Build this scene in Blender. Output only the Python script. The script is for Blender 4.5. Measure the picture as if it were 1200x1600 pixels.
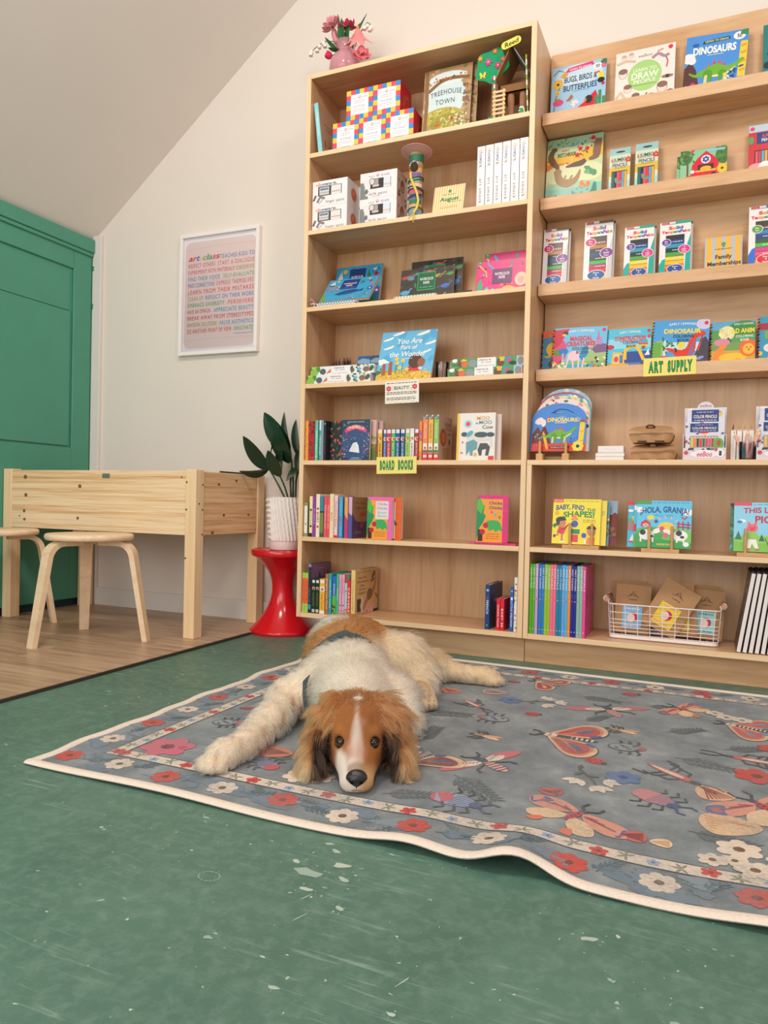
import bpy, bmesh, math, random
import numpy as np
from mathutils import Vector, Matrix, kdtree

for o in list(bpy.data.objects):
    bpy.data.objects.remove(o)
SC = bpy.context.scene
COL = SC.collection
R = math.radians
random.seed(7)
RNG = np.random.default_rng(7)

# ------------------------------------------------------------------ camera
cd = bpy.data.cameras.new('camera')
cam = bpy.data.objects.new('camera', cd)
COL.objects.link(cam)
cd.sensor_fit = 'VERTICAL'; cd.sensor_height = 36.0; cd.sensor_width = 27.0
cd.lens = 25.875; cd.clip_start = 0.05
_ya, _pi, _ro = -0.4165, -0.0152, 0.0223
_w = Vector((math.sin(_ya)*math.cos(_pi), math.cos(_ya)*math.cos(_pi), math.sin(_pi)))
_r0 = Vector((math.cos(_ya), -math.sin(_ya), 0)); _u0 = _r0.cross(_w)
_r = math.cos(_ro)*_r0 + math.sin(_ro)*_u0; _u = -math.sin(_ro)*_r0 + math.cos(_ro)*_u0
cam.matrix_world = Matrix(((_r.x, _u.x, -_w.x, 0), (_r.y, _u.y, -_w.y, 0), (_r.z, _u.z, -_w.z, 0.6096), (0, 0, 0, 1)))
SC.camera = cam

# ------------------------------------------------------------------ light
SC.view_settings.view_transform = 'Standard'; SC.view_settings.look = 'None'
SC.view_settings.gamma = 1.0; SC.view_settings.use_curve_mapping = False
SC.view_settings.exposure = 0.02
wd = bpy.data.worlds.new('world'); SC.world = wd; wd.use_nodes = True
bg = wd.node_tree.nodes['Background']
bg.inputs[0].default_value = (1.0, 0.955, 0.92, 1); bg.inputs[1].default_value = 0.70

def area(name, loc, target, sx, sy, power, colr):
    l = bpy.data.lights.new(name, 'AREA'); l.shape = 'RECTANGLE'; l.size = sx; l.size_y = sy
    l.energy = power; l.color = colr
    o = bpy.data.objects.new(name, l); COL.objects.link(o); o.location = loc
    o.rotation_euler = (Vector(target)-Vector(loc)).to_track_quat('-Z', 'Y').to_euler()
    return o
area('ceiling_lamp', (-1.15, 0.75, 3.1), (-1.2, 2.2, 0.4), 0.5, 0.5, 30, (1, 0.92, 0.84))
area('ceiling_lamp', (0.75, 0.75, 3.3), (0.0, 2.2, 0.4), 0.5, 0.5, 20, (1, 0.92, 0.84))
area('shop_window', (-0.6, -3.2, 1.7), (-0.8, 2.0, 0.9), 3.4, 2.2, 84, (1.0, 0.965, 0.94))
area('side_window', (-2.9, -1.2, 1.9), (-0.8, 1.6, 0.0), 1.2, 1.6, 36, (0.86, 0.95, 1.0))

# ------------------------------------------------------------------ helpers
def lin(h):
    if not isinstance(h, str): return h
    h = h.lstrip('#')
    if len(h) == 3: h = ''.join(c*2 for c in h)
    o = []
    for i in (0, 2, 4):
        c = int(h[i:i+2], 16)/255
        o.append(c/12.92 if c <= 0.04045 else ((c+0.055)/1.055)**2.4)
    return tuple(o)

class MB:
    """collects simple solids and links them as one mesh object"""
    def __init__(s): s.v = []; s.f = []; s.m = []; s.s = []
    def add(s, vs, fs, mi=0, smooth=False):
        b = len(s.v); s.v += [tuple(v) for v in vs]
        for f in fs: s.f.append([b+i for i in f]); s.m.append(mi); s.s.append(smooth)
        return s
    def box(s, x0, x1, y0, y1, z0, z1, mi=0, front=None):
        vs = [(x0,y0,z0),(x1,y0,z0),(x1,y1,z0),(x0,y1,z0),(x0,y0,z1),(x1,y0,z1),(x1,y1,z1),(x0,y1,z1)]
        fs = [(3,2,1,0),(4,5,6,7),(0,1,5,4),(1,2,6,5),(2,3,7,6),(3,0,4,7)]
        b = len(s.v); s.v += vs
        for i, f in enumerate(fs):
            s.f.append([b+j for j in f]); s.s.append(False)
            s.m.append(front if (front is not None and i == 2) else mi)
        return s
    def prism(s, pts, y0, y1, mi=0, smooth=False):
        """outline in x,z extruded from y0 to y1"""
        n = len(pts)
        vs = [(p[0], y0, p[1]) for p in pts]+[(p[0], y1, p[1]) for p in pts]
        s.add(vs, [list(range(n)), list(range(2*n-1, n-1, -1))], mi)
        s.add(vs, [(i, i+n, (i+1) % n+n, (i+1) % n) for i in range(n)], mi, smooth)
        return s
    def tube(s, pts, r, n=8, mi=0, cap=True, closed=False):
        P = [Vector(p) for p in pts]; m = len(P)
        rr = r if isinstance(r, (list, tuple)) else [r]*m
        up = None; vs = []
        for i, p in enumerate(P):
            a = P[i-1] if (i > 0 or closed) else p; b = P[(i+1) % m] if (i < m-1 or closed) else p
            t = (b-a).normalized()
            if up is None:
                up = Vector((0, 0, 1)) if abs(t.z) < 0.9 else Vector((1, 0, 0))
            x = t.cross(up).normalized(); up = x.cross(t).normalized()
            for k in range(n):
                a_ = 2*math.pi*k/n
                vs.append(p+(x*math.cos(a_)+up*math.sin(a_))*rr[i])
        fs = []
        for i in range(m if closed else m-1):
            j = (i+1) % m
            for k in range(n):
                fs.append((i*n+k, i*n+(k+1) % n, j*n+(k+1) % n, j*n+k))
        s.add(vs, fs, mi, True)
        if cap and not closed:
            b = len(s.v)-len(vs)
            s.f.append([b+k for k in range(n)][::-1]); s.m.append(mi); s.s.append(False)
            s.f.append([b+(m-1)*n+k for k in range(n)]); s.m.append(mi); s.s.append(False)
        return s
    def lathe(s, prof, cx=0, cy=0, n=32, mi=0, fn=None):
        vs = []
        for (r, z) in prof:
            for k in range(n):
                a = 2*math.pi*k/n
                rr = r if fn is None else fn(r, z, a)
                vs.append((cx+rr*math.cos(a), cy+rr*math.sin(a), z))
        fs = [(i*n+k, i*n+(k+1) % n, (i+1)*n+(k+1) % n, (i+1)*n+k) for i in range(len(prof)-1) for k in range(n)]
        s.add(vs, fs, mi, True)
        b = len(s.v)-len(vs)
        if prof[0][0] > 1e-4: s.f.append([b+k for k in range(n)][::-1]); s.m.append(mi); s.s.append(False)
        if prof[-1][0] > 1e-4: s.f.append([b+(len(prof)-1)*n+k for k in range(n)]); s.m.append(mi); s.s.append(False)
        return s
    def ball(s, c, rx, ry=None, rz=None, n=10, mi=0, rot=None):
        ry = ry or rx; rz = rz or rx; vs = [(0, 0, -1)]; fs = []
        h = max(4, n//2)
        for i in range(1, h):
            a = math.pi*i/h-math.pi/2
            for k in range(n):
                b = 2*math.pi*k/n; vs.append((math.cos(a)*math.cos(b), math.cos(a)*math.sin(b), math.sin(a)))
        vs.append((0, 0, 1)); L = len(vs)-1
        for k in range(n):
            fs.append((0, 1+(k+1) % n, 1+k)); fs.append((L, L-n+k, L-n+(k+1) % n))
        for i in range(h-2):
            for k in range(n):
                fs.append((1+i*n+k, 1+i*n+(k+1) % n, 1+(i+1)*n+(k+1) % n, 1+(i+1)*n+k))
        o = []
        for v in vs:
            q = Vector((v[0]*rx, v[1]*ry, v[2]*rz))
            if rot: q = rot @ q
            o.append((q.x+c[0], q.y+c[1], q.z+c[2]))
        return s.add(o, fs, mi, True)
    def build(s, name, mats, parent=None, loc=None, rot=None, bevel=0, sharp=40):
        me = bpy.data.meshes.new(name); me.from_pydata(s.v, [], s.f)
        if not isinstance(mats, (list, tuple)): mats = [mats]
        for m in mats: me.materials.append(m)
        me.polygons.foreach_set('material_index', s.m); me.polygons.foreach_set('use_smooth', s.s)
        me.update()
        if any(s.s): me.set_sharp_from_angle(angle=R(sharp))
        return link(name, me, parent, loc, rot, bevel)

def link(name, data, parent=None, loc=None, rot=None, bevel=0):
    o = bpy.data.objects.new(name, data); COL.objects.link(o)
    if parent is not None: o.parent = parent
    if loc is not None: o.location = loc
    if rot is not None: o.rotation_euler = rot
    if bevel:
        b = o.modifiers.new('bevel', 'BEVEL'); b.width = bevel; b.segments = 2; b.limit_method = 'ANGLE'
    return o

def thing(name, label, cat, loc=(0, 0, 0), rot=(0, 0, 0), group=None):
    o = bpy.data.objects.new(name, None); COL.objects.link(o); o.empty_display_size = 0.05
    o.location = loc; o.rotation_euler = rot
    return tag(o, label, cat, group)
def tag(o, label, cat, group=None):
    o['label'] = label; o['category'] = cat
    if group: o['group'] = group
    return o
def struct(o): o['kind'] = 'structure'; return o

# ------------------------------------------------------------------ materials
_mc = {}
def nodes(name):
    m = bpy.data.materials.new(name); m.use_nodes = True
    return m, m.node_tree.nodes, m.node_tree.links, m.node_tree.nodes['Principled BSDF']
def plain(h, rough=0.5, spec=0.5, metal=0, var=0.04, scale=60, bump=0.0, trans=0, alpha=1, sheen=0):
    key = (h, rough, spec, metal, var, scale, bump, trans, alpha, sheen)
    if key in _mc: return _mc[key]
    m, N, L, P = nodes('mat_'+str(len(_mc)))
    c = lin(h)
    P.inputs['Roughness'].default_value = rough; P.inputs['Specular IOR Level'].default_value = spec
    P.inputs['Metallic'].default_value = metal; P.inputs['Transmission Weight'].default_value = trans
    P.inputs['Alpha'].default_value = alpha
    if sheen: P.inputs['Sheen Weight'].default_value = sheen
    tc = N.new('ShaderNodeTexCoord'); nz = N.new('ShaderNodeTexNoise'); nz.inputs['Scale'].default_value = scale
    nz.inputs['Detail'].default_value = 3
    L.new(tc.outputs['Object'], nz.inputs['Vector'])
    mx = N.new('ShaderNodeMix'); mx.data_type = 'RGBA'
    mx.inputs['A'].default_value = (*[max(0, k*(1-var*2)) for k in c], 1); mx.inputs['B'].default_value = (*[min(1, k*(1+var*2)) for k in c], 1)
    L.new(nz.outputs['Fac'], mx.inputs['Factor']); L.new(mx.outputs['Result'], P.inputs['Base Color'])
    if bump:
        b = N.new('ShaderNodeBump'); b.inputs['Strength'].default_value = bump; b.inputs['Distance'].default_value = 0.004
        L.new(nz.outputs['Fac'], b.inputs['Height']); L.new(b.outputs['Normal'], P.inputs['Normal'])
    _mc[key] = m
    return m

def ramp(N, stops):
    r = N.new('ShaderNodeValToRGB'); e = r.color_ramp.elements
    while len(e) < len(stops): e.new(0.5)
    for i, (p, c) in enumerate(stops): e[i].position = p; e[i].color = (*lin(c), 1)
    return r

def wood(name, stops, scale=(1.5, 14, 14), rough=0.42, knots=None, strength=0.06, distort=0.6, rows=None, spec=0.4):
    """fine grain stretched along the axis with the small scale"""
    m, N, L, P = nodes(name)
    tc = N.new('ShaderNodeTexCoord'); oi = N.new('ShaderNodeObjectInfo')
    mp = N.new('ShaderNodeMapping'); mp.inputs['Scale'].default_value = scale
    ad = N.new('ShaderNodeVectorMath'); ad.operation = 'ADD'
    ml = N.new('ShaderNodeVectorMath'); ml.operation = 'SCALE'; ml.inputs['Scale'].default_value = 37.0
    cb = N.new('ShaderNodeCombineXYZ')
    for k in 'XYZ': L.new(oi.outputs['Random'], cb.inputs[k])
    L.new(cb.outputs[0], ml.inputs[0]); L.new(tc.outputs['Object'], mp.inputs['Vector'])
    L.new(mp.outputs[0], ad.inputs[0]); L.new(ml.outputs[0], ad.inputs[1])
    n1 = N.new('ShaderNodeTexNoise'); n1.inputs['Scale'].default_value = 1.0; n1.inputs['Detail'].default_value = 6
    n1.inputs['Roughness'].default_value = 0.6; n1.inputs['Distortion'].default_value = distort
    n2 = N.new('ShaderNodeTexNoise'); n2.inputs['Scale'].default_value = 6.0; n2.inputs['Detail'].default_value = 3
    L.new(ad.outputs[0], n1.inputs['Vector']); L.new(ad.outputs[0], n2.inputs['Vector'])
    mm = N.new('ShaderNodeMath'); mm.operation = 'MULTIPLY_ADD'; mm.inputs[1].default_value = 0.3
    L.new(n2.outputs['Fac'], mm.inputs[0]); 
    m3 = N.new('ShaderNodeMath'); m3.operation = 'MULTIPLY'; m3.inputs[1].default_value = 0.72
    L.new(n1.outputs['Fac'], m3.inputs[0]); L.new(m3.outputs[0], mm.inputs[2])
    rp = ramp(N, stops); L.new(mm.outputs[0], rp.inputs[0])
    outc = rp.outputs[0]
    if knots:
        vo = N.new('ShaderNodeTexVoronoi'); vo.inputs['Scale'].default_value = 1.0
        mk = N.new('ShaderNodeMapping'); mk.inputs['Scale'].default_value = knots[0]
        L.new(tc.outputs['Object'], mk.inputs['Vector'])
        a2 = N.new('ShaderNodeVectorMath'); a2.operation = 'ADD'
        L.new(mk.outputs[0], a2.inputs[0]); L.new(ml.outputs[0], a2.inputs[1]); L.new(a2.outputs[0], vo.inputs['Vector'])
        kr = N.new('ShaderNodeMapRange'); kr.inputs['From Min'].default_value = knots[1]*0.55; kr.inputs['From Max'].default_value = knots[1]
        kr.inputs['To Min'].default_value = 1; kr.inputs['To Max'].default_value = 0
        L.new(vo.outputs['Distance'], kr.inputs['Value'])
        mx = N.new('ShaderNodeMix'); mx.data_type = 'RGBA'; mx.inputs['B'].default_value = (*lin(knots[2]), 1)
        L.new(kr.outputs[0], mx.inputs['Factor']); L.new(outc, mx.inputs['A']); outc = mx.outputs['Result']
    L.new(outc, P.inputs['Base Color'])
    P.inputs['Roughness'].default_value = rough; P.inputs['Specular IOR Level'].default_value = spec
    b = N.new('ShaderNodeBump'); b.inputs['Strength'].default_value = strength; b.inputs['Distance'].default_value = 0.002
    L.new(mm.outputs[0], b.inputs['Height']); L.new(b.outputs['Normal'], P.inputs['Normal'])
    return m

def print_mat(name, rough, spec=0.5):
    m, N, L, P = nodes(name)
    a = N.new('ShaderNodeAttribute'); a.attribute_name = 'Col'
    L.new(a.outputs['Color'], P.inputs['Base Color'])
    P.inputs['Roughness'].default_value = rough; P.inputs['Specular IOR Level'].default_value = spec
    return m
PRINT = print_mat('printed_gloss', 0.32, 0.35)
PRINTM = print_mat('printed_matte', 0.75, 0.2)

PLYH = wood('maple_ply_along_x', [(0.25, '#b98558'), (0.5, '#d4a87d'), (0.72, '#e1bc95')], (1.2, 16, 9), rough=0.33)
PLYV = wood('maple_ply_upright', [(0.25, '#b98558'), (0.5, '#d3a77c'), (0.72, '#e0bb94')], (15, 9, 1.1), rough=0.33)
EDGE = wood('maple_edge', [(0.25, '#e0b98a'), (0.5, '#ecc99e'), (0.75, '#f2d5ae')], (1.5, 20, 30), rough=0.45)  # edge woods paler by nature, with direct light on front edges mixed in
EDGEV = wood('maple_edge_upright', [(0.25, '#e0b98a'), (0.5, '#ecc99e'), (0.75, '#f2d5ae')], (30, 20, 1.5), rough=0.45)
MAPLE = wood('maple_solid', [(0.3, '#c29064'), (0.5, '#d8ab80'), (0.72, '#e4c09a')], (1.3, 16, 12), rough=0.38)
PINE = wood('pine_along_x', [(0.36, '#cf9c6c'), (0.45, '#e2ba8c'), (0.53, '#efd0a8'), (0.64, '#f5ddba')], (0.9, 30, 52), rough=0.5, distort=0.4)
PINEY = wood('pine_along_y_shaded', [(0.36, '#bd8452'), (0.45, '#d4a272'), (0.53, '#e2b888'), (0.64, '#edcba2')], (30, 1.1, 52), rough=0.5, distort=0.4)  # same pine in darker stops, the side boards' shade held in the colour
PINEV = wood('pine_upright', [(0.3, '#dcae7c'), (0.45, '#eac699'), (0.7, '#f3d8b0')], (40, 40, 1.0), rough=0.5)
BIRCH = wood('birch', [(0.3, '#dcb892'), (0.5, '#e9caa6'), (0.7, '#f0d6b6')], (5, 26, 26), rough=0.45)
DOWEL = wood('beech_dowel', [(0.3, '#c08f5c'), (0.5, '#cf9f6b'), (0.7, '#dcb07e')], (20, 20, 20), rough=0.5)

# ------------------------------------------------------------------ flat print (covers, labels, signs, rug pattern)
_glyph = {}
def glyph(ch, bold):
    k = (ch, bold)
    if k in _glyph: return _glyph[k]
    def conv(t):
        c = bpy.data.curves.new('g', 'FONT'); c.body = t; c.size = 1; c.offset = bold; c.resolution_u = 3
        o = bpy.data.objects.new('g', c); me = o.to_mesh()
        v = [tuple(q.co[:2]) for q in me.vertices]; f = [tuple(p.vertices) for p in me.polygons]
        o.to_mesh_clear(); bpy.data.objects.remove(o); bpy.data.curves.remove(c)
        return v, f
    v, f = conv(ch)
    w = lambda V: max(p[0] for p in V) if V else 0
    adv = w(conv('I'+ch+'I')[0])-w(conv('II')[0]) if ch != ' ' else 0.28
    _glyph[k] = (v, f, adv)
    return _glyph[k]

class Art:
    """flat print on a W x H panel; x runs 0..1 and y 0..1; later shapes lie on top"""
    def __init__(s, W, H): s.W = W; s.H = H; s.P = []; s.n = 0
    def _a(s, pts, faces, c):
        s.n += 1
        s.P.append(([(min(max(x, 0), 1), min(max(y, 0), 1)) for x, y in pts], faces, lin(c), s.n)); return s
    def p(s, pts, c): return s._a(pts, [tuple(range(len(pts)))], c)
    def r(s, x0, y0, x1, y1, c): return s.p([(x0, y0), (x1, y0), (x1, y1), (x0, y1)], c)
    def e(s, cx, cy, rx, ry=None, c='#000', rot=0, n=14, a0=0, a1=360):
        """radii in units of the panel's height"""
        ry = ry or rx; k = s.H/s.W; q = []
        full = a1-a0 >= 360; m = n if full else n+1
        for i in range(m):
            a = R(a0+(a1-a0)*i/n); x = rx*math.cos(a); y = ry*math.sin(a)
            q.append((cx+(x*math.cos(R(rot))-y*math.sin(R(rot)))*k, cy+x*math.sin(R(rot))+y*math.cos(R(rot))))
        return s.p(q, c)
    def l(s, pts, w, c):
        k = s.H/s.W; f = []; V = []
        if len(pts) > 3:
            q = []; ws = w if isinstance(w, (list, tuple)) else [w]*len(pts); w = []
            for i in range(len(pts)-1):
                a, b, c_, d_ = pts[max(0, i-1)], pts[i], pts[i+1], pts[min(len(pts)-1, i+2)]
                for t_ in (0, 0.25, 0.5, 0.75):
                    q.append(tuple(0.5*(2*b[j]+(c_[j]-a[j])*t_+(2*a[j]-5*b[j]+4*c_[j]-d_[j])*t_*t_+(3*b[j]-a[j]-3*c_[j]+d_[j])*t_**3) for j in (0, 1))); w.append(ws[i]+(ws[i+1]-ws[i])*t_)
            pts = q+[pts[-1]]; w.append(ws[-1])
        for i, (x, y) in enumerate(pts):
            a = pts[max(0, i-1)]; b = pts[min(len(pts)-1, i+1)]
            dx = (b[0]-a[0])/k; dy = b[1]-a[1]; L_ = math.hypot(dx, dy) or 1
            ww = w[i] if isinstance(w, (list, tuple)) else w
            V += [(x-dy/L_*ww/2*k, y+dx/L_*ww/2), (x+dy/L_*ww/2*k, y-dx/L_*ww/2)]
        f = [(2*i+1, 2*i+3, 2*i+2, 2*i) for i in range(len(pts)-1)]
        return s._a(V, f, c)
    def fl(s, cx, cy, r, c, cc='#f7c948', n=5, rot=90):
        for i in range(n):
            a = R(rot+360*i/n); k = s.H/s.W
            s.e(cx+math.cos(a)*r*0.6*k, cy+math.sin(a)*r*0.6, r*0.48, r*0.4, c, rot=rot+360*i/n, n=9)
        return s.e(cx, cy, r*0.28, None, cc, n=8)
    def lf(s, x, y, L_, rot, c, w=0.35):
        q = [(0, 0), (0.25, w*0.42), (0.55, w*0.5), (0.8, w*0.3), (1, 0), (0.8, -w*0.3), (0.55, -w*0.5), (0.25, -w*0.42)]
        k = s.H/s.W; ca, sa = math.cos(R(rot)), math.sin(R(rot))
        return s.p([(x+(u*ca-v*sa)*L_*k, y+(u*sa+v*ca)*L_) for u, v in q], c)
    def t(s, txt, cx, cy, h, c, w=None, bold=0.0, rot=0, al='c', sx=0.8, arc=0, shear=0, sp=0.0):
        """h: cap height; w: fit to this width; arc: sagitta of a bowed baseline, all in panel units"""
        k = s.H/s.W; sc = h/0.72; x = 0; out = []
        cols = c if isinstance(c, (list, tuple)) and not isinstance(c[0], float) else [c]
        ink = []
        for ch in txt:
            v, f, a = glyph(ch, bold); out.append((x, v, f)); x += a+sp
        tot = x*sc*sx*k; fx = 1.0
        L_ = tot if abs(math.cos(R(rot))) > 0.5 else tot/k
        if w is not None and tot > 0: fx = w/(tot if abs(math.cos(R(rot))) > 0.5 else tot/k)
        off = {'c': -0.5, 'l': 0, 'r': -1}[al]*x
        i = 0
        for (gx, v, f) in out:
            if not f: continue
            cc = cols[i % len(cols)]; i += 1; q = []
            for (px, py) in v:
                ux = (gx+px+off+shear*py)*sc*sx*fx; uy = py*sc-h/2
                if arc:
                    hw = x*sc*sx*fx/2 or 1
                    uy += arc*(1-(ux/hw)**2)
                ca, sa = math.cos(R(rot)), math.sin(R(rot))
                q.append((cx+(ux*ca-uy*sa)*k, cy+ux*sa+uy*ca))
            s._a(q, f, cc); s.n -= 1
        s.n += 1
        return s
    def lines(s, x0, x1, y0, y1, n, c, w=0.012, seed=1):
        """rows of dashes where the photograph's small print cannot be read"""
        rr = random.Random(seed)
        for i in range(n):
            y = y1+(y0-y1)*(i+0.5)/n; x = x0
            while x < x1:
                L_ = rr.uniform(0.03, 0.1); s.r(x, y-w/2, min(x+L_, x1), y+w/2, c); s.n -= 1; x += L_+0.02
            s.n += 1
        return s
    def build(s, name, parent, mat=None, loc=(0, 0, 0), rot=None, eps=0.00008, fn=None, base=0.0004):
        """lies in the local x,z plane, facing -y; fn maps (x, y, layer) to 3D"""
        V = []; F = []; Cc = []
        if fn is None: eps = min(eps, 0.0012/max(1, s.n))
        for pts, faces, c, n in s.P:
            b = len(V)
            for (x, y) in pts:
                V.append((x*s.W, -(base+n*eps), y*s.H) if fn is None else fn(x*s.W, y*s.H, base+n*eps))
            for f in faces: F.append([b+i for i in f]); Cc += [(*c, 1)]*len(f)
        me = bpy.data.meshes.new(name); me.from_pydata(V, [], F); me.materials.append(mat or PRINT)
        at = me.color_attributes.new('Col', 'FLOAT_COLOR', 'CORNER')
        at.data.foreach_set('color', np.array(Cc, dtype=np.float32).ravel())
        me.update()
        return link(name, me, parent, loc, rot)
# ------------------------------------------------------------------ the room
WY = 3.045; WX = -3.105
WALL = plain('#e5dad0', 0.85, 0.2, var=0.012, scale=3, bump=0.05)
CEIL = plain('#f0e6df', 0.85, 0.2, var=0.012, scale=3, bump=0.08)
TRIMW = plain('#e2dad3', 0.55, 0.3, var=0.02, scale=12)

def floor_material():
    m, N, L, P = nodes('painted_concrete')
    tc = N.new('ShaderNodeTexCoord'); V = tc.outputs['Object']
    def noise(sc, det=4, dist=0.0, vec=V, rough=0.55):
        n = N.new('ShaderNodeTexNoise'); n.inputs['Scale'].default_value = sc; n.inputs['Detail'].default_value = det
        n.inputs['Distortion'].default_value = dist; n.inputs['Roughness'].default_value = rough
        L.new(vec, n.inputs['Vector']); return n.outputs['Fac']
    def rng(v, a, b, c=0, d=1):
        r = N.new('ShaderNodeMapRange'); r.inputs['From Min'].default_value = a; r.inputs['From Max'].default_value = b
        r.inputs['To Min'].default_value = c; r.inputs['To Max'].default_value = d; L.new(v, r.inputs['Value']); return r.outputs[0]
    def mix(f, a, b):
        x = N.new('ShaderNodeMix'); x.data_type = 'RGBA'
        L.new(f, x.inputs['Factor'])
        for k, q in (('A', a), ('B', b)):
            if isinstance(q, str): x.inputs[k].default_value = (*lin(q), 1)
            else: L.new(q, x.inputs[k])
        return x.outputs['Result']
    def mul(a, b):
        x = N.new('ShaderNodeMath'); x.operation = 'MULTIPLY'; L.new(a, x.inputs[0]); L.new(b, x.inputs[1]); return x.outputs[0]
    c = mix(rng(noise(2.2, 5, 0.6), 0.35, 0.65), '#4a6c5d', '#587a6a')
    c = mix(rng(noise(34, 8, 0.3, rough=0.7), 0.45, 0.78, 0, 0.6), c, '#7a9587')
    # brushed streaks of thin paint
    mp = N.new('ShaderNodeMapping'); mp.inputs['Rotation'].default_value = (0, 0, R(28)); mp.inputs['Scale'].default_value = (5, 70, 1)
    L.new(V, mp.inputs['Vector'])
    st = rng(noise(1.6, 5, 0.7, mp.outputs[0]), 0.58, 0.72, 0, 0.5)
    patch = rng(noise(3.1, 2), 0.46, 0.62)
    c = mix(mul(st, patch), c, '#a3b8ac')
    # worn-through chips
    mp2 = N.new('ShaderNodeMapping'); mp2.inputs['Scale'].default_value = (1, 1.6, 1); mp2.inputs['Rotation'].default_value = (0, 0, R(-20))
    L.new(V, mp2.inputs['Vector'])
    ch = rng(noise(13, 3, 0.8, mp2.outputs[0], 0.6), 0.70, 0.72)
    c = mix(ch, c, '#a9b7a4')
    ch2 = rng(noise(55, 2, 0.3, mp2.outputs[0], 0.5), 0.735, 0.75)
    c = mix(ch2, c, '#bcc4b0')
    dk = rng(noise(7, 4, 0.5), 0.63, 0.75, 0, 0.35)
    c = mix(dk, c, '#426256')
    L.new(c, P.inputs['Base Color'])
    L.new(rng(noise(9, 5, 0.5), 0.3, 0.7, 0.34, 0.55), P.inputs['Roughness'])
    P.inputs['Specular IOR Level'].default_value = 0.4
    b = N.new('ShaderNodeBump'); b.inputs['Strength'].default_value = 0.25; b.inputs['Distance'].default_value = 0.004
    L.new(noise(22, 6, 0.8), b.inputs['Height']); L.new(b.outputs['Normal'], P.inputs['Normal'])
    return m
FLOOR = struct(MB().box(-3.3, 3.2, -3.6, 3.2, -0.12, 0.0).build('floor', floor_material()))
def flakes():
    q = random.Random(11); A = Art(1, 1)
    A._a = lambda pts, faces, c: (A.P.append((pts, faces, lin(c), 1)), A)[1]
    def blob(x, y, rx, ry, rot, c):
        n = q.randint(7, 11); P_ = []
        for i in range(n):
            a = 2*math.pi*i/n; k = q.uniform(0.55, 1.15); u, v = rx*k*math.cos(a), ry*k*math.sin(a)
            P_.append((x+u*math.cos(rot)-v*math.sin(rot), y+u*math.sin(rot)+v*math.cos(rot)))
        A.p(P_, c)
    cs = ['#a9b7a6', '#b4bfae', '#98ab9c']
    # worn cluster in front of the rug, then scattered chips
    for (x, y, r) in ((-0.585, 1.045, 0.02), (-0.545, 1.09, 0.012), (-0.56, 1.0, 0.008), (-0.62, 1.07, 0.008), (-0.52, 1.05, 0.009), (-0.575, 1.13, 0.009), (-0.60, 1.15, 0.007), (-0.49, 0.975, 0.007), (-0.86, 1.14, 0.008), (-0.14, 1.06, 0.009), (-0.10, 0.98, 0.006), (-0.02, 0.93, 0.006), (-0.33, 0.80, 0.005), (-0.48, 0.78, 0.006), (0.0, 0.82, 0.006), (-0.62, 0.83, 0.006)):
        blob(x, y, r*1.5, r*0.7, q.uniform(-0.5, 0.5), q.choice(cs))
        for _ in range(5): blob(x+q.gauss(0, r*2.2), y+q.gauss(0, r*1.6), r*q.uniform(0.1, 0.35), r*q.uniform(0.06, 0.2), q.uniform(-0.6, 0.6), q.choice(cs))
    for _ in range(150): blob(q.uniform(-1.6, 0.5), q.uniform(0.45, 1.4), q.uniform(0.0008, 0.004), q.uniform(0.0006, 0.002), q.uniform(0, 3), q.choice(cs))
    for (x, y) in ((-0.55, 0.98), (-0.53, 0.93), (-0.34, 0.86)): blob(x, y, 0.016, 0.0012, 1.2, cs[1])
    for i in range(14): a = 2*math.pi*i/14; blob(-0.72+0.018*math.cos(a), 0.965+0.014*math.sin(a), 0.004, 0.0016, a+1.57, '#8fa396')
    o = A.build('paint_flakes', FLOOR, PRINTM, fn=lambda x, y, d: (x, y, 0.0004)); o['kind'] = 'stuff'
flakes()
struct(MB().box(-3.3, 3.2, WY, WY+0.12, 0.0, 4.9).build('wall_back', WALL))
struct(MB().box(WX-0.12, WX-0.03, -3.6, WY, 0.0, 2.02).build('wall_left', plain('#2a6b52', 0.6)))
# roof slope rising from the left wall
zc = lambda x: 2.005+0.783*(x+3.10)
x1 = 0.55
struct(MB().add([(-3.3, -3.6, zc(-3.3)), (x1, -3.6, zc(x1)), (x1, WY+.1, zc(x1)), (-3.3, WY+.1, zc(-3.3)),
                 (-3.3, -3.6, zc(-3.3)+.1), (x1, -3.6, zc(x1)+.1), (x1, WY+.1, zc(x1)+.1), (-3.3, WY+.1, zc(-3.3)+.1)],
                [(0, 1, 2, 3), (7, 6, 5, 4), (0, 4, 5, 1), (1, 5, 6, 2), (2, 6, 7, 3), (3, 7, 4, 0)]).build('ceiling', CEIL))
# baseboard and corner post
struct(MB().box(-3.05, -1.60, WY-0.014, WY, 0.0, 0.105).build('baseboard_back', TRIMW, bevel=0.003))
t = struct(MB().box(WX, -3.045, WY-0.02, WY, 0.0, 2.012).build('trim_1', TRIMW, bevel=0.003))
PAINTG = plain('#4c957c', 0.42, 0.5, var=0.035, scale=7, bump=0.06)
for (y, z, w, h) in ((3.026, 1.835, 0.012, 0.03), (3.026, 1.63, 0.008, 0.035)):
    MB().prism([(WX+0.003, z-h/2), (WX+0.003+w, z-h*0.3), (WX+0.003+w*0.7, z+h*0.1), (WX+0.003+w*1.2, z+h*0.3), (WX+0.003, z+h/2)], 3.0241, 3.0249).build('paint_splash', PAINTG, t)
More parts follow.
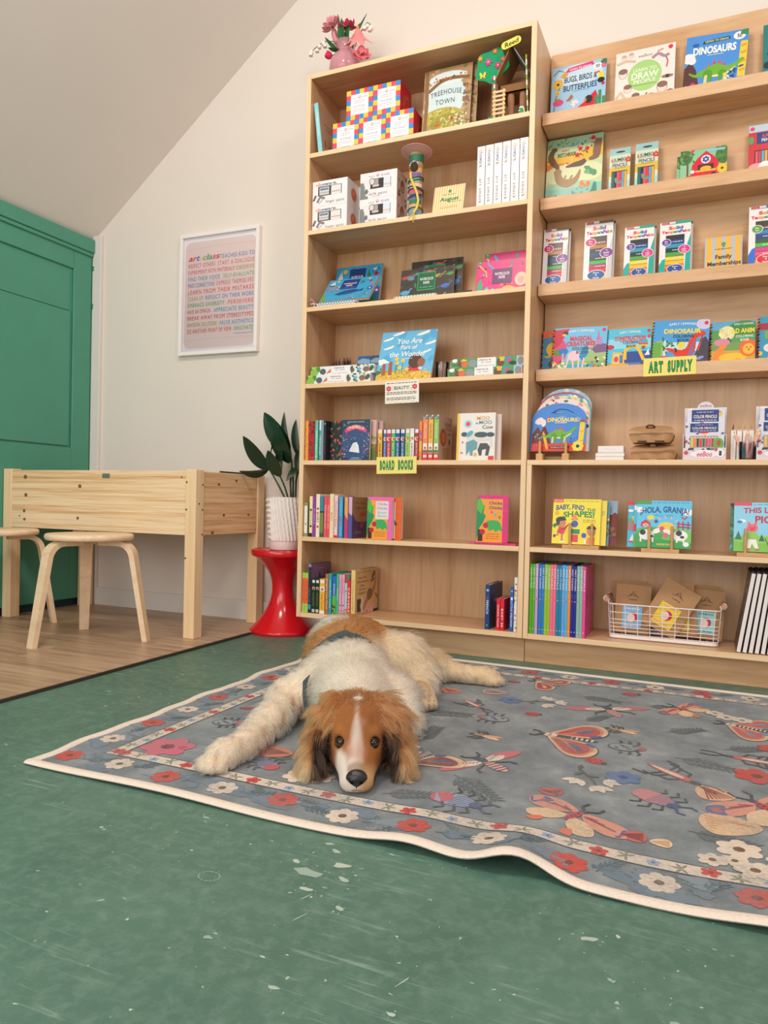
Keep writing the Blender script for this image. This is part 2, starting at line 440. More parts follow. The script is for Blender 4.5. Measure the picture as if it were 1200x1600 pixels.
# old panelled green door filling the left side: stiles and rails stand proud of the panels
d = MB().box(WX-0.03, WX-0.012, -1.0, 3.0445, 0.051, 1.96).build('door_1', PAINTG); struct(d)
for nm, a in (('stile', (WX-0.012, WX, 2.902, 3.0240, 0.051, 1.90)), ('stile', (WX-0.012, WX, 0.55, 0.68, 0.051, 1.90)),
              ('top_rail', (WX-0.012, WX, 0.68, 2.902, 1.80, 1.90)), ('bottom_rail', (WX-0.012, WX, 0.68, 2.902, 0.051, 0.852)),
              ('upper_panel', (WX-0.012, WX-0.0075, 0.70, 2.88, 1.575, 1.78)), ('lower_panel', (WX-0.012, WX-0.003, 0.70, 2.885, 0.862, 1.570))):
    MB().box(*a).build(nm, PAINTG, d, bevel=0.004)
for k, (za, zb, dx) in enumerate(((1.895, 1.915, 0.012), (1.915, 1.987, 0.02))):
    MB().box(WX-0.03, WX+dx, -1.0, 3.024, za, zb).build('cornice', PAINTG, d, bevel=0.004)
MB().box(WX-0.03, WX-0.02, -1.0, 3.04, 0.0, 0.05).build('gap_shade', plain('#15343a', 0.7), d)  # dark strip whose colour stands for the shade under the door

# laminate platform: planks laid along x
LAM = wood('laminate', [(0.34, '#8d6c54'), (0.46, '#a98a6e'), (0.56, '#bb9b7e'), (0.7, '#c8ab90')], (1.1, 16, 10), rough=0.36, distort=0.9, strength=0.03)
pf = struct(MB().box(WX-0.02, -1.861, 0.3, WY-0.001, 0.0, 0.0055).build('floor_platform', plain('#1c2b27', 0.7)))
pm = {}
yy = 0.31; row = 0
while yy < WY-0.02:
    y2 = min(yy+0.188, WY-0.015); cut = (-2.31, -2.72, -2.05, -2.50)[row % 4]
    if row == 9: cut = -2.315
    for (a, b) in ((WX-0.02, cut-0.0006), (cut+0.0006, -1.8612)):
        MB().box(a, b, yy+0.0005, y2-0.0005, 0.0055, 0.0115).build('plank', LAM, pf)
    yy = y2; row += 1
struct(MB().box(-1.8605, -1.855, 0.3, 2.75, 0.0, 0.0105).build('trim_2', plain('#3a332b', 0.6)))

# ------------------------------------------------------------------ bookcase on the left
FY = 2.76; BY = 3.03
SZ = [2.088, 1.76, 1.432, 1.104, 0.776, 0.448]
bc = thing('bookcase', 'tall pale maple bookcase of seven open bays beside the red stool', 'bookcase', (-1.137, 2.9, 0))
def bpart(name, x0, x1, y0, y1, z0, z1, mats, par, org, front=None, bev=0.0012):
    return MB().box(x0-org[0], x1-org[0], y0-org[1], y1-org[1], z0-org[2], z1-org[2], 0, front).build(name, mats, par, bevel=bev)
O = (-1.137, 2.9, 0)
XL, XR = -1.6055, -0.659
bpart('side_panel', -1.6265, XL, FY, BY+0.012, 0.10, 2.424, [PLYV, EDGEV], bc, O, 1)
bpart('side_panel', XR, -0.638, FY, BY+0.012, 0.10, 2.424, [PLYV, EDGEV], bc, O, 1)
bpart('top_panel', XL, XR, FY, BY+0.012, 2.405, 2.424, [PLYH, EDGE], bc, O, 1)
bpart('bottom_panel', XL, XR, FY, BY, 0.10, 0.12, [PLYH, EDGE], bc, O, 1)
for z in SZ: bpart('shelf', XL, XR, FY, BY, z-0.019, z, [PLYH, EDGE], bc, O, 1)
bpart('back_panel', XL, XR, BY, BY+0.012, 0.10, 2.405, PLYV, bc, O, bev=0)
bpart('plinth', -1.50, -0.642, FY+0.06, FY+0.078, 0.0, 0.10, MAPLE, bc, O)
# ------------------------------------------------------------------ low cabinet on the right
O2 = (0.0, 2.9, 0)
XR2 = 0.62
cb_ = thing('base_cabinet', 'low open maple cabinet with two shelves right of the bookcase', 'cabinet', O2)
bpart('side_panel', -0.636, -0.617, FY, BY+0.012, 0.10, 0.757, [PLYV, EDGEV], cb_, O2, 1)
bpart('side_panel', XR2-0.019, XR2, FY, BY+0.012, 0.10, 0.757, [PLYV, EDGEV], cb_, O2, 1)
bpart('top_panel', -0.636, XR2, FY, BY+0.012, 0.757, 0.776, [PLYH, EDGE], cb_, O2, 1)
bpart('shelf', -0.617, XR2-0.019, FY, BY, 0.429, 0.448, [PLYH, EDGE], cb_, O2, 1)
bpart('bottom_panel', -0.617, XR2-0.019, FY, BY, 0.10, 0.12, [PLYH, EDGE], cb_, O2, 1)
bpart('back_panel', -0.617, XR2-0.019, BY, BY+0.012, 0.10, 0.757, PLYV, cb_, O2, bev=0)
bpart('plinth', -0.640, XR2, FY+0.06, FY+0.078, 0.0, 0.10, MAPLE, cb_, O2)
# ------------------------------------------------------------------ display rack with four ledges on top of it
dr_ = thing('display_rack', 'maple face-out display rack with four deep ledges above the low cabinet', 'display rack', (0.0, 2.95, 0.776))
O3 = (0.0, 2.95, 0.776)
LZ = [2.123, 1.797, 1.465, 1.134]
tops = [2.425, LZ[0]-0.046, LZ[1]-0.046, LZ[2]-0.046]; bots = [LZ[0], LZ[1], LZ[2], 0.776]
bpart('back_panel', -0.634, XR2, 3.008, 3.022, LZ[3], 2.425, PLYH, dr_, O3, bev=0)
bpart('back_panel', -0.634, XR2, BY-0.012, BY, 0.7762, LZ[3]-0.046, PLYV, dr_, O3, bev=0)
for z in LZ:
    bpart('ledge', -0.634, XR2, 2.866, 3.008, z-0.046, z, [MAPLE], dr_, O3, bev=0.002)
# ------------------------------------------------------------------ raised planter table
PZ = 0.0115
T = thing('planter_table', 'pine planter table with deep boxed sides on four square legs', 'table', (-2.51, 2.755, PZ))
tx0, tx1, ty0, ty1 = -0.592, 0.548, -0.264, 0.254
zt = 0.708; zb = 0.434
def leg(x, y, sx, sy, h):
    """corner post made of two boards meeting at the arris"""
    MB().box(x if sx > 0 else x-0.055, x+0.055 if sx > 0 else x, y if sy > 0 else y-0.055, y+0.055 if sy > 0 else y, 0, h).build('leg', PINEV, T, bevel=0.003)
leg(tx0, ty0, 1, 1, zt+0.004); leg(tx1, ty0, -1, 1, zt+0.004); leg(tx0, ty1, 1, -1, zt); leg(tx1, ty1, -1, -1, zt)
MB().box(tx0+0.055, tx1-0.055, ty0+0.004, ty0+0.022, zb, zt-0.002).build('front_apron', PINE, T, bevel=0.002)
MB().box(tx0+0.055, tx1-0.055, ty1-0.022, ty1-0.004, zb, zt-0.002).build('rear_apron', PINE, T, bevel=0.002)
MB().box(tx0+0.006, tx0+0.024, ty0+0.055, ty1-0.055, zb, zt-0.002).build('side_apron', PINEY, T, bevel=0.002)
MB().box(tx1-0.024, tx1-0.006, ty0+0.055, ty1-0.055, zb, zt-0.002).build('side_apron', PINEY, T, bevel=0.002)
MB().box(tx0+0.025, tx1-0.025, ty0+0.023, ty1-0.023, zb+0.01, zb+0.022).build('bottom_board', PINE, T)
MB().box(tx0+0.4, tx0+0.47, ty0+0.05, ty1-0.05, zb-0.014, zb+0.01).build('cross_batten', PINE, T)
# dark liner: upright walls inside the box
ln = MB()
for a in ((tx0+0.03, tx1-0.03, ty0+0.024, ty0+0.028), (tx0+0.03, tx1-0.03, ty1-0.028, ty1-0.024)):
    ln.box(*a, zb+0.023, zt-0.008)
for a in ((tx0+0.026, tx0+0.030, ty0+0.028, ty1-0.028), (tx1-0.030, tx1-0.026, ty0+0.028, ty1-0.028)):
    ln.box(*a, zb+0.023, zt-0.008)
ln.box(tx1-0.030, tx1-0.026, ty0+0.2, ty1-0.03, zt-0.008, zt+0.006)
ln.build('liner', plain('#20242a', 0.6), T)
MB().box(tx0+0.622, tx0+0.665, ty0+0.0015, ty0+0.0045, zt-0.036, zt-0.016).build('maker_plate', plain('#8c9087', 0.4, metal=0.6), T, bevel=0.001)
SCR = plain('#4a3628', 0.6)
for (x, y, z, ax) in ((tx1-0.048, ty0-0.0006, zt-0.05, 0), (tx1-0.048, ty0-0.0006, zt-0.165, 0), (tx1-0.048, ty0-0.0006, zt-0.37, 0),
                      (tx1+0.0006, ty0+0.045, zt-0.06, 1), (tx1+0.0006, ty0+0.022, zt-0.14, 1), (tx1+0.0006, ty0+0.045, zt-0.165, 1), (tx1+0.0006, ty0+0.045, zt-0.27, 1),
                      (tx1-0.06, ty0+0.31, 0, 2)):
    if ax == 2: continue
    d_ = Vector((0, -1, 0)) if ax == 0 else Vector((1, 0, 0))
    p = Vector((x, y, z)); MB().tube([p-d_*0.001, p+d_*0.0004], 0.0042, 8).build('screw_hole', SCR, T)

KN = plain('#7d5233', 0.6, var=0.2, scale=200)
for (x, z, r) in ((-0.45, 0.685, 0.010), (-0.445, 0.60, 0.009), (-0.455, 0.525, 0.008), (-0.452, 0.485, 0.007), (-0.485, 0.50, 0.004), (-0.105, 0.645, 0.009), (-0.115, 0.50, 0.007), (0.47, 0.69, 0.004)):
    z -= 0.0115; MB().prism([(x+r*math.cos(a*0.524)*1.1, z+r*math.sin(a*0.524)) for a in range(12)], ty0+0.0034, ty0+0.0040).build('knot', KN, T)
for (y, z, r) in ((-0.10, 0.665, 0.006), (-0.06, 0.53, 0.006), (0.13, 0.53, 0.005), (-0.14, 0.455, 0.007), (0.03, 0.685, 0.006)):
    MB().prism([(y+r*math.cos(a*0.524)*1.5, z-0.0115+r*math.sin(a*0.524)) for a in range(12)], -0.0004, 0.0002).build('knot', KN, T, (tx1-0.006, 0, 0), (0, 0, R(90)))

# ------------------------------------------------------------------ bentwood stools
def bent_leg(ang, H, reach=0.245, w=0.052):
    """a bent plywood strip from under the seat out and down"""
    prof = []; th = 0.021
    ztop = H-0.026-th/2
    prof.append((0.045, ztop)); prof.append((0.118, ztop))
    cx, cz, rr = 0.125, ztop-0.062, 0.062
    for k in range(9):
        a = R(90-k*10.2); prof.append((cx+rr*math.cos(a), cz+rr*math.sin(a)))
    ex, ez = prof[-1]
    n = 6
    for k in range(1, n+1):
        f = k/n; prof.append((ex+(reach-ex)*f, ez*(1-f)))
    V = []; m = MB()
    for i, (u, z) in enumerate(prof):
        a = prof[max(0, i-1)]; b = prof[min(len(prof)-1, i+1)]
        tx, tz = b[0]-a[0], b[1]-a[1]; q = math.hypot(tx, tz); nx, nz = -tz/q, tx/q
        ww = w*(0.5 if i < 3 else 0.5-0.13*max(0, (i-8))/(len(prof)-9))
        if i == len(prof)-1: nx, nz = 1, 0
        for (s, k) in ((-ww, th/2), (ww, th/2), (ww, -th/2), (-ww, -th/2)):
            U = u+nx*k; Z = z+nz*k
            V.append((U*math.cos(ang)-s*math.sin(ang), U*math.sin(ang)+s*math.cos(ang), Z))
    F = []
    for i in range(len(prof)-1):
        for k in range(4): F.append((i*4+k, i*4+(k+1) % 4, (i+1)*4+(k+1) % 4, (i+1)*4+k))
    F.append((3, 2, 1, 0)); L_ = (len(prof)-1)*4; F.append((L_, L_+1, L_+2, L_+3))
    m.add(V, F, 0, True)
    return m
def stool(x, y, rot, label):
    H = 0.436
    t = thing('bentwood_stool', label, 'stool', (x, y, PZ), (0, 0, rot), 'round bentwood stools at the planter table')
    MB().lathe([(0.0, H-0.025), (0.166, H-0.025), (0.171, H-0.021), (0.173, H-0.012), (0.171, H-0.004), (0.166, H), (0.0, H)], n=48).build('seat', BIRCH, t)
    for k in range(3):
        bent_leg(R(-100+120*k), H).build('leg', BIRCH, t, sharp=35)
    return t
stool(-2.335, 2.285, R(0), 'birch stool with a round seat, standing clear in front of the planter table')
stool(-2.885, 2.285, R(163), 'birch stool half cut off, under the left end of the planter table')

# ------------------------------------------------------------------ red pedestal stool, pot and rubber plant
RED = plain('#d21422', 0.16, 0.6, var=0.01)
sx_, sy_ = -1.778, 2.895
rs = thing('pedestal_stool', 'glossy red plastic hourglass stool standing beside the bookcase', 'stool', (sx_, sy_, 0))
pr = []
for k in range(25):
    f = k/24; z = 0.018+f*(0.345-0.018); c = (f-0.56)
    r = 0.050+ (0.098*abs(c/0.56)**2.1 if c < 0 else 0.082*abs(c/0.44)**2.4)
    pr.append((r, z))
MB().lathe([(0.146, 0.0), (0.15, 0.006), (0.15, 0.016)]+pr[:], n=56).build('pedestal', RED, rs, sharp=50)
MB().lathe([(0.0, 0.345), (0.132, 0.345), (0.143, 0.349), (0.147, 0.356), (0.147, 0.372), (0.144, 0.378), (0.136, 0.378), (0.133, 0.3755), (0.0, 0.3755)], n=56).build('seat', RED, rs, sharp=50)

pt = thing('planter_pot', 'white ribbed ceramic pot on the red stool', 'pot', (sx_+0.005, sy_, 0.3765))
def rib(r, z, a):
    if z < 0.043 or z > 0.236 or r < 0.05: return r
    a = (a+math.pi*0.62) % (2*math.pi)-math.pi     # 0 at the side that faces the room
    split = (z-0.05)*2.6-0.10
    ph = z*420 if a > split else (z*420*0.55+(a-split)*26-(a-split)**2*6)
    return r+0.0032*math.sin(ph*0.62)
prof = [(0.0, 0.0), (0.066, 0.0), (0.070, 0.004), (0.0715, 0.036), (0.0725, 0.040)]
prof += [(0.0755+0.0135*(k/60)**0.9, 0.043+k*(0.194/60)) for k in range(61)]
prof += [(0.0895, 0.2395), (0.086, 0.2395), (0.084, 0.212), (0.0, 0.210)]
MB().lathe(prof, n=120, fn=rib).build('pot', plain('#ece3dc', 0.45, 0.4, var=0.01), pt, sharp=60)
MB().lathe([(0.083, 0.2095), (0.083, 0.214), (0.05, 0.217), (0.0, 0.216)], n=24).build('soil', plain('#4a3a2c', 0.95, 0.1, var=0.2, scale=120, bump=0.6), pt)
for a in (-70, 30, 170):
    MB().lathe([(0.009, -0.0005), (0.009, 0.002), (0, 0.002)], 0.052*math.cos(R(a)), 0.052*math.sin(R(a)), 8).build('foot', plain('#2a2626', 0.6), pt)

LEAF = plain('#1d3a26', 0.28, 0.5, var=0.12, scale=9)
LEAFB = plain('#2c3a28', 0.5, 0.3, var=0.1, scale=9)
STEM = plain('#3b4a30', 0.6, var=0.1)
plant = thing('rubber_plant', 'rubber plant with broad dark green leaves in the white pot', 'plant', (sx_+0.005, sy_, 0.589))
def leaf_mesh(base, tip, side, w, cup=0.10, bend=0.06):
    """a broad pointed leaf from base to tip; side is the leaf's width direction"""
    B = Vector(base); A = Vector(tip)-B; L_ = A.length; t_ = A.normalized()
    s_ = (Vector(side)-t_*Vector(side).dot(t_)).normalized(); n_ = s_.cross(t_)
    V = []; F = []; nu, nv = 14, 7
    for side_ in (0, 1):
        for i in range(nu+1):
            u = i/nu; ww = w*0.5*(math.sin(math.pi*min(1, u**0.85*0.97+0.015)))**0.75*(1 if u < 0.9 else 1-(u-0.9)*4)
            for j in range(nv):
                v = (j/(nv-1))*2-1
                p = B+t_*(u*L_)+s_*(v*ww)+n_*(cup*abs(v)*ww+bend*L_*math.sin(u*math.pi)-0.35*bend*L_*u*u-0.002*(abs(v) < 0.2)*(1-u))
                V.append(p-n_*0.0012*side_)
    k = (nu+1)*nv
    for i in range(nu):
        for j in range(nv-1):
            a = i*nv+j; F.append((a, a+1, a+nv+1, a+nv)); F.append((k+a, k+a+nv, k+a+nv+1, k+a+1))
    ed = [j for j in range(nv)]+[i*nv+nv-1 for i in range(1, nu+1)]+[nu*nv+j for j in range(nv-2, -1, -1)]+[i*nv for i in range(nu-1, 0, -1)]
    for i in range(len(ed)):
        a, b = ed[i], ed[(i+1) % len(ed)]; F.append((a, k+a, k+b, b))
    return MB().add(V, F, 0, True)
stems = {'a': [(0.015, -0.01, 0), (-0.03, -0.015, 0.08), (-0.075, -0.02, 0.15), (-0.088, -0.02, 0.165)],
         'b': [(0.02, 0.0, 0), (-0.005, 0.0, 0.07), (-0.035, -0.01, 0.14), (-0.03, -0.015, 0.22)],
         'c': [(0.035, -0.01, 0), (0.032, -0.015, 0.09), (0.04, -0.02, 0.17), (0.03, -0.025, 0.24)],
         'd': [(0.045, 0.01, 0), (0.052, 0.0, 0.1), (0.075, -0.01, 0.2)],
         'e': [(0.03, 0.015, 0), (0.028, 0.015, 0.1), (0.02, 0.01, 0.2)]}
for k, p in stems.items():
    MB().tube(p, [0.0052-0.0007*i for i in range(len(p))], 7).build('stem', STEM, plant)
for (b, tp, sd, w, c, bd) in (
        ((-0.078, -0.02, 0.150), (-0.205, -0.055, 0.302), (0.6, -0.4, 0.7), 0.090, 0.10, 0.05),
        ((-0.085, -0.02, 0.150), (-0.205, -0.075, 0.138), (0.15, -0.9, 0.5), 0.062, 0.22, 0.10),
        ((-0.074, -0.02, 0.160), (-0.045, -0.045, 0.285), (0.5, -0.8, 0.0), 0.062, 0.15, 0.03),
        ((-0.03, -0.015, 0.205), (-0.055, -0.06, 0.345), (0.75, -0.55, 0.1), 0.052, 0.2, 0.03),
        ((-0.02, -0.02, 0.120), (-0.058, -0.07, 0.235), (0.9, -0.3, 0.3), 0.082, 0.08, 0.04),
        ((0.03, -0.025, 0.235), (-0.062, -0.10, 0.402), (0.6, -0.1, 0.5), 0.092, 0.12, 0.08),
        ((0.03, -0.03, 0.18), (0.005, -0.1, 0.345), (0.8, -0.4, 0.4), 0.10, 0.08, 0.08),
        ((0.02, 0.01, 0.20), (-0.035, 0.02, 0.418), (0.8, -0.5, 0.3), 0.070, 0.12, 0.06),
        ((0.04, -0.02, 0.16), (0.055, -0.075, 0.10), (0.8, -0.5, 0.0), 0.072, 0.1, 0.1),
        ((0.075, -0.01, 0.20), (0.078, -0.06, 0.372), (0.75, -0.6, 0.1), 0.085, 0.12, 0.05),
        ((0.06, 0.0, 0.13), (0.10, -0.05, 0.25), (0.7, -0.6, 0.3), 0.07, 0.1, 0.05),
        ((-0.025, -0.015, 0.16), (0.018, -0.075, 0.225), (0.7, -0.4, -0.4), 0.075, 0.1, 0.06)):
    leaf_mesh(b, tp, sd, w, c, bd).build('leaf', LEAF if w != 0.09 else LEAFB, plant, sharp=75)

# ------------------------------------------------------------------ framed poster
po = thing('framed_poster', 'white framed word poster about art class on the back wall', 'poster', (-2.272, WY-0.0005, 1.325), (0, R(0.4), 0))
pw, ph = 0.478, 0.612; fd = 0.026
WF = plain('#f0e9e6', 0.4, 0.4, var=0.01)
for a in ((-pw/2, pw/2, 0, 0.018), (-pw/2, pw/2, ph-0.018, ph), (-pw/2, -pw/2+0.018, 0.018, ph-0.018), (pw/2-0.018, pw/2, 0.018, ph-0.018)):
    MB().box(a[0], a[1], -fd, 0, a[2], a[3]).build('frame_rail', WF, po, bevel=0.0015)
MB().box(-pw/2+0.016, pw/2-0.016, -0.008, -0.001, 0.016, ph-0.016).build('backing', plain('#ece4ec', 0.8, var=0.01), po)
A = Art(pw-0.036, ph-0.036)
def rrect(A, x0, y0, x1, y1, r, c):
    q = []; k = A.H/A.W
    for (cx, cy, a0) in ((x1-r*k, y1-r, 0), (x0+r*k, y1-r, 90), (x0+r*k, y0+r, 180), (x1-r*k, y0+r, 270)):
        for i in range(5):
            a = R(a0+i*22.5); q.append((cx+r*math.cos(a)*k, cy+r*math.sin(a)))
    return A.p(q, c)
A.r(0, 0, 1, 1, '#f4eef3'); rrect(A, 0.015, 0.03, 0.985, 0.965, 0.06, '#e9d5d1')
for i in range(9):
    A.l([(0.03, 0.10+i*0.1), (0.4, 0.112+i*0.1), (0.97, 0.105+i*0.1)], 0.006, '#e2cbc7')
rows = [[('TEACHES KIDS TO', 0.50, 0.97, '#4f7ec4')],
        [('RESPECT OTHERS', 0.06, 0.44, '#cf4a5c'), ('START A DIALOGUE', 0.47, 0.97, '#df5a4c')],
        [('EXPERIMENT WITH MATERIALS', 0.06, 0.70, '#d64860'), ('OBSERVE', 0.72, 0.97, '#a9a44e')],
        [('FIND THEIR VOICE', 0.06, 0.51, '#3f86b8'), ('SELF-EVALUATE', 0.55, 0.97, '#6aa77c')],
        [('MAKE CONNECTIONS', 0.06, 0.44, '#4a6fc0'), ('EXPRESS THEMSELVES', 0.46, 0.96, '#d4506e')],
        [('LEARN FROM THEIR MISTAKES', 0.06, 0.97, '#dc3f5a')],
        [('CLEAN UP', 0.06, 0.28, '#a8a060'), ('REFLECT ON THEIR WORK', 0.31, 0.97, '#4c82cc')],
        [('EMBRACE DIVERSITY', 0.06, 0.58, '#5f9f6c'), ('PERSEVERE', 0.62, 0.97, '#e0687a')],
        [('HAVE AN OPINION', 0.06, 0.39, '#d04a68'), ('APPRECIATE BEAUTY', 0.43, 0.97, '#43a0c4')],
        [('BREAK AWAY FROM STEREOTYPES', 0.06, 0.97, '#d63e5c')],
        [('ENVISION SOLUTIONS', 0.06, 0.48, '#a8984e'), ('VALUE AESTHETICS', 0.51, 0.97, '#4aa2d2')],
        [('SEE ANOTHER POINT OF VIEW', 0.06, 0.68, '#d85a58'), ('INNOVATE', 0.71, 0.97, '#62b08c')]]
for i, rw in enumerate(rows):
    y = 0.815-i*0.0575
    for (s, a, b, c) in rw: A.t(s, (a+b)/2, y, 0.037, c, w=b-a, bold=0.0, sp=0.10)
A.t('art class', 0.275, 0.825, 0.05, ['#d8405a', '#e05a48', '#4a80c8', '#b8ac4a', '#48a8a0', '#68b07a', '#e0608a', '#d8405a'], w=0.43, bold=0.012, shear=0.25)
A.r(0.71, 0.137, 0.97, 0.14, '#6a8fd0')
A.build('print', po, PRINTM, (-pw/2+0.018, -0.0085, 0.018))
gm, N, L, P = nodes('picture_glass')
P.inputs['Base Color'].default_value = (1, 1, 1, 1); P.inputs['Roughness'].default_value = 0.02
P.inputs['Transmission Weight'].default_value = 1.0; P.inputs['IOR'].default_value = 1.45
def thin_glass(name, tint='#ffffff', rough=0.02):
    m, N, L, P = nodes(name)
    out = N['Material Output']; tr = N.new('ShaderNodeBsdfTransparent'); gl = N.new('ShaderNodeBsdfGlossy'); fr = N.new('ShaderNodeFresnel')
    mx = N.new('ShaderNodeMixShader'); tr.inputs[0].default_value = (*lin(tint), 1); gl.inputs['Roughness'].default_value = rough
    fr.inputs['IOR'].default_value = 1.5
    L.new(fr.outputs[0], mx.inputs[0]); L.new(tr.outputs[0], mx.inputs[1]); L.new(gl.outputs[0], mx.inputs[2]); L.new(mx.outputs[0], out.inputs['Surface'])
    return m
PANE = thin_glass('pane')
MB().add([(-pw/2+0.017, -0.014, 0.017), (pw/2-0.017, -0.014, 0.017), (pw/2-0.017, -0.014, ph-0.017), (-pw/2+0.017, -0.014, ph-0.017)], [(0, 1, 2, 3)]).build('glass_pane', PANE, po)

# ------------------------------------------------------------------ vase of felt flowers on top of the bookcase
TOPZ = 2.4245
vx, vy = -1.495, 2.862
vs = thing('glass_vase', 'round pink glass vase on top of the bookcase', 'vase', (vx, vy, TOPZ))
PG = thin_glass('pink_glass', '#e9b6be', 0.03)
pgm, N, L, P = nodes('pink_glass_body')
P.inputs['Base Color'].default_value = (*lin('#e6a3ae'), 1); P.inputs['Roughness'].default_value = 0.05
P.inputs['Alpha'].default_value = 0.5
MB().lathe([(0.0, 0.0), (0.04, 0.0), (0.062, 0.018), (0.072, 0.05), (0.068, 0.082), (0.052, 0.108), (0.038, 0.122), (0.035, 0.135), (0.040, 0.152), (0.048, 0.163), (0.045, 0.164), (0.036, 0.150), (0.031, 0.135), (0.034, 0.12), (0.049, 0.105), (0.064, 0.08), (0.068, 0.05), (0.058, 0.02), (0.0, 0.006)], n=40).build('body', pgm, vs, sharp=80)
def flower_thing(label, head, parts, stem_to):
    t = thing('felt_flower', label, 'flower', (vx, vy, TOPZ+0.008), group='felt flowers in the pink vase')
    h = Vector(head)
    MB().tube([Vector(stem_to), Vector(stem_to)*0.4+Vector((0, 0, 0.13)), h*0.8+Vector((0, 0, 0.02)), h], 0.0028, 6).build('stem', plain('#4c7a4c', 0.8), t)
    for fn in parts: fn(t, h)
    return t
def petals(n, L_, w, hexs, tilt, axis=(0, 0, 1), droop=0.0, jit=0):
    def f(t, h):
        ax = Vector(axis).normalized(); q = ax.to_track_quat('Z', 'Y')
        rr = random.Random(n*7+int(L_*1000))
        for i in range(n):
            a = 2*math.pi*i/n+rr.uniform(-jit, jit); el = R(tilt)+rr.uniform(-jit, jit)*0.5
            d_ = q @ Vector((math.cos(a)*math.cos(el), math.sin(a)*math.cos(el), math.sin(el)))
            s_ = q @ Vector((-math.sin(a), math.cos(a), 0))
            b = h+d_*0.004; tp = h+d_*L_+Vector((0, 0, -droop))
            leaf_mesh(b, tp, s_, w, 0.25, 0.10).build('petal', plain(hexs, 0.9, 0.1, var=0.06, sheen=0.3), t, sharp=80)
    return f
def ball_(r, hexs, off=(0, 0, 0)):
    def f(t, h): MB().ball(h+Vector(off), r, n=10).build('flower_centre', plain(hexs, 0.9, 0.1, var=0.1), t)
    return f
flower_thing('large pale pink felt carnation leaning left in the pink vase', (-0.058, -0.02, 0.232),
             [petals(11, 0.052, 0.040, '#ee9aa6', 15, (-0.4, -0.5, 0.75), jit=0.2), petals(9, 0.044, 0.036, '#f0a6b0', 45, (-0.4, -0.5, 0.75), jit=0.3), petals(6, 0.036, 0.03, '#ee98a4', 70, (-0.4, -0.5, 0.75), jit=0.3), petals(3, 0.085, 0.034, '#ee9aa8', -60, (-0.2, -0.5, 0.8), droop=0.03)], (0, 0, 0))
flower_thing('deep pink felt flower in the middle of the pink vase', (0.018, -0.01, 0.213),
             [petals(6, 0.062, 0.036, '#dc3f68', 12, (0.05, -0.35, 0.9), jit=0.1), petals(4, 0.04, 0.03, '#d23360', 50, (0.05, -0.35, 0.9)), ball_(0.008, '#e8c34c')], (0.005, 0.003, 0))
flower_thing('coral pink felt lily drooping on the right of the pink vase', (0.076, -0.045, 0.182),
             [petals(6, 0.076, 0.032, '#ef8f8e', -38, (0.15, -0.6, 0.7), droop=0.02), ball_(0.007, '#d9b25a')], (0.01, -0.002, 0))
flower_thing('red-pink felt bloom hanging low on the right of the pink vase', (0.088, -0.03, 0.075),
             [petals(7, 0.045, 0.036, '#e0707c', 10, (0.4, -0.5, 0.3), jit=0.3), petals(5, 0.03, 0.028, '#e77f88', 50, (0.4, -0.5, 0.3))], (0.012, 0.004, 0))
flower_thing('small crimson felt bud low on the left of the pink vase', (-0.066, -0.035, 0.10), [ball_(0.016, '#d63a5e'), petals(4, 0.02, 0.02, '#cf3358', 40, (-0.5, -0.6, 0.2))], (-0.006, 0.002, 0))
def bells(pts, sp):
    t = thing('lily_sprig', sp, 'flower', (vx, vy, TOPZ+0.008), group='white sprigs in the pink vase')
    P0 = [Vector(p) for p in pts]
    MB().tube([Vector((0, 0.004, 0)), Vector((0, 0.0, 0.12))]+P0, 0.0022, 6).build('stem', plain('#4c7a4c', 0.8), t)
    for i, p in enumerate(P0[1:]):
        for k in range(2):
            q = p+Vector((random.uniform(-.012, .012), random.uniform(-.012, .004), -0.014-k*0.012))
            MB().tube([p, q], 0.0012, 5).build('stalk', plain('#4c7a4c', 0.8), t)
            MB().lathe([(0.0, 0.009), (0.006, 0.007), (0.0085, 0.0), (0.0075, -0.005), (0.0095, -0.008)], q.x, q.y, 10).build('bell', plain('#f2e6e0', 0.85, var=0.03), t, loc=(0, 0, q.z))
bells([(-0.05, -0.02, 0.165), (-0.085, -0.03, 0.168), (-0.11, -0.035, 0.158), (-0.135, -0.04, 0.14)], 'white bell flower sprig arching left out of the pink vase')
bells([(0.07, 0.0, 0.19), (0.105, -0.01, 0.215), (0.118, -0.01, 0.205)], 'small white bell flower sprig on the right of the pink vase')
fo = thing('felt_greenery', 'green felt leaves bunched in the neck of the pink vase', 'leaves', (vx, vy, TOPZ+0.008))
for (tp, w) in (((-0.02, -0.04, 0.25), 0.03), ((0.0, -0.05, 0.235), 0.04), ((0.03, -0.04, 0.22), 0.04), ((0.105, -0.02, 0.248), 0.03), ((-0.055, -0.06, 0.115), 0.026), ((0.05, 0.0, 0.205), 0.034), ((-0.09, -0.03, 0.185), 0.02)):
    leaf_mesh((tp[0]*0.3, tp[1]*0.3, 0.12), tp, (0.8, -0.5, 0.1), w, 0.15, 0.03).build('leaf', plain('#3f7048', 0.85, 0.1, var=0.15), fo, sharp=80)
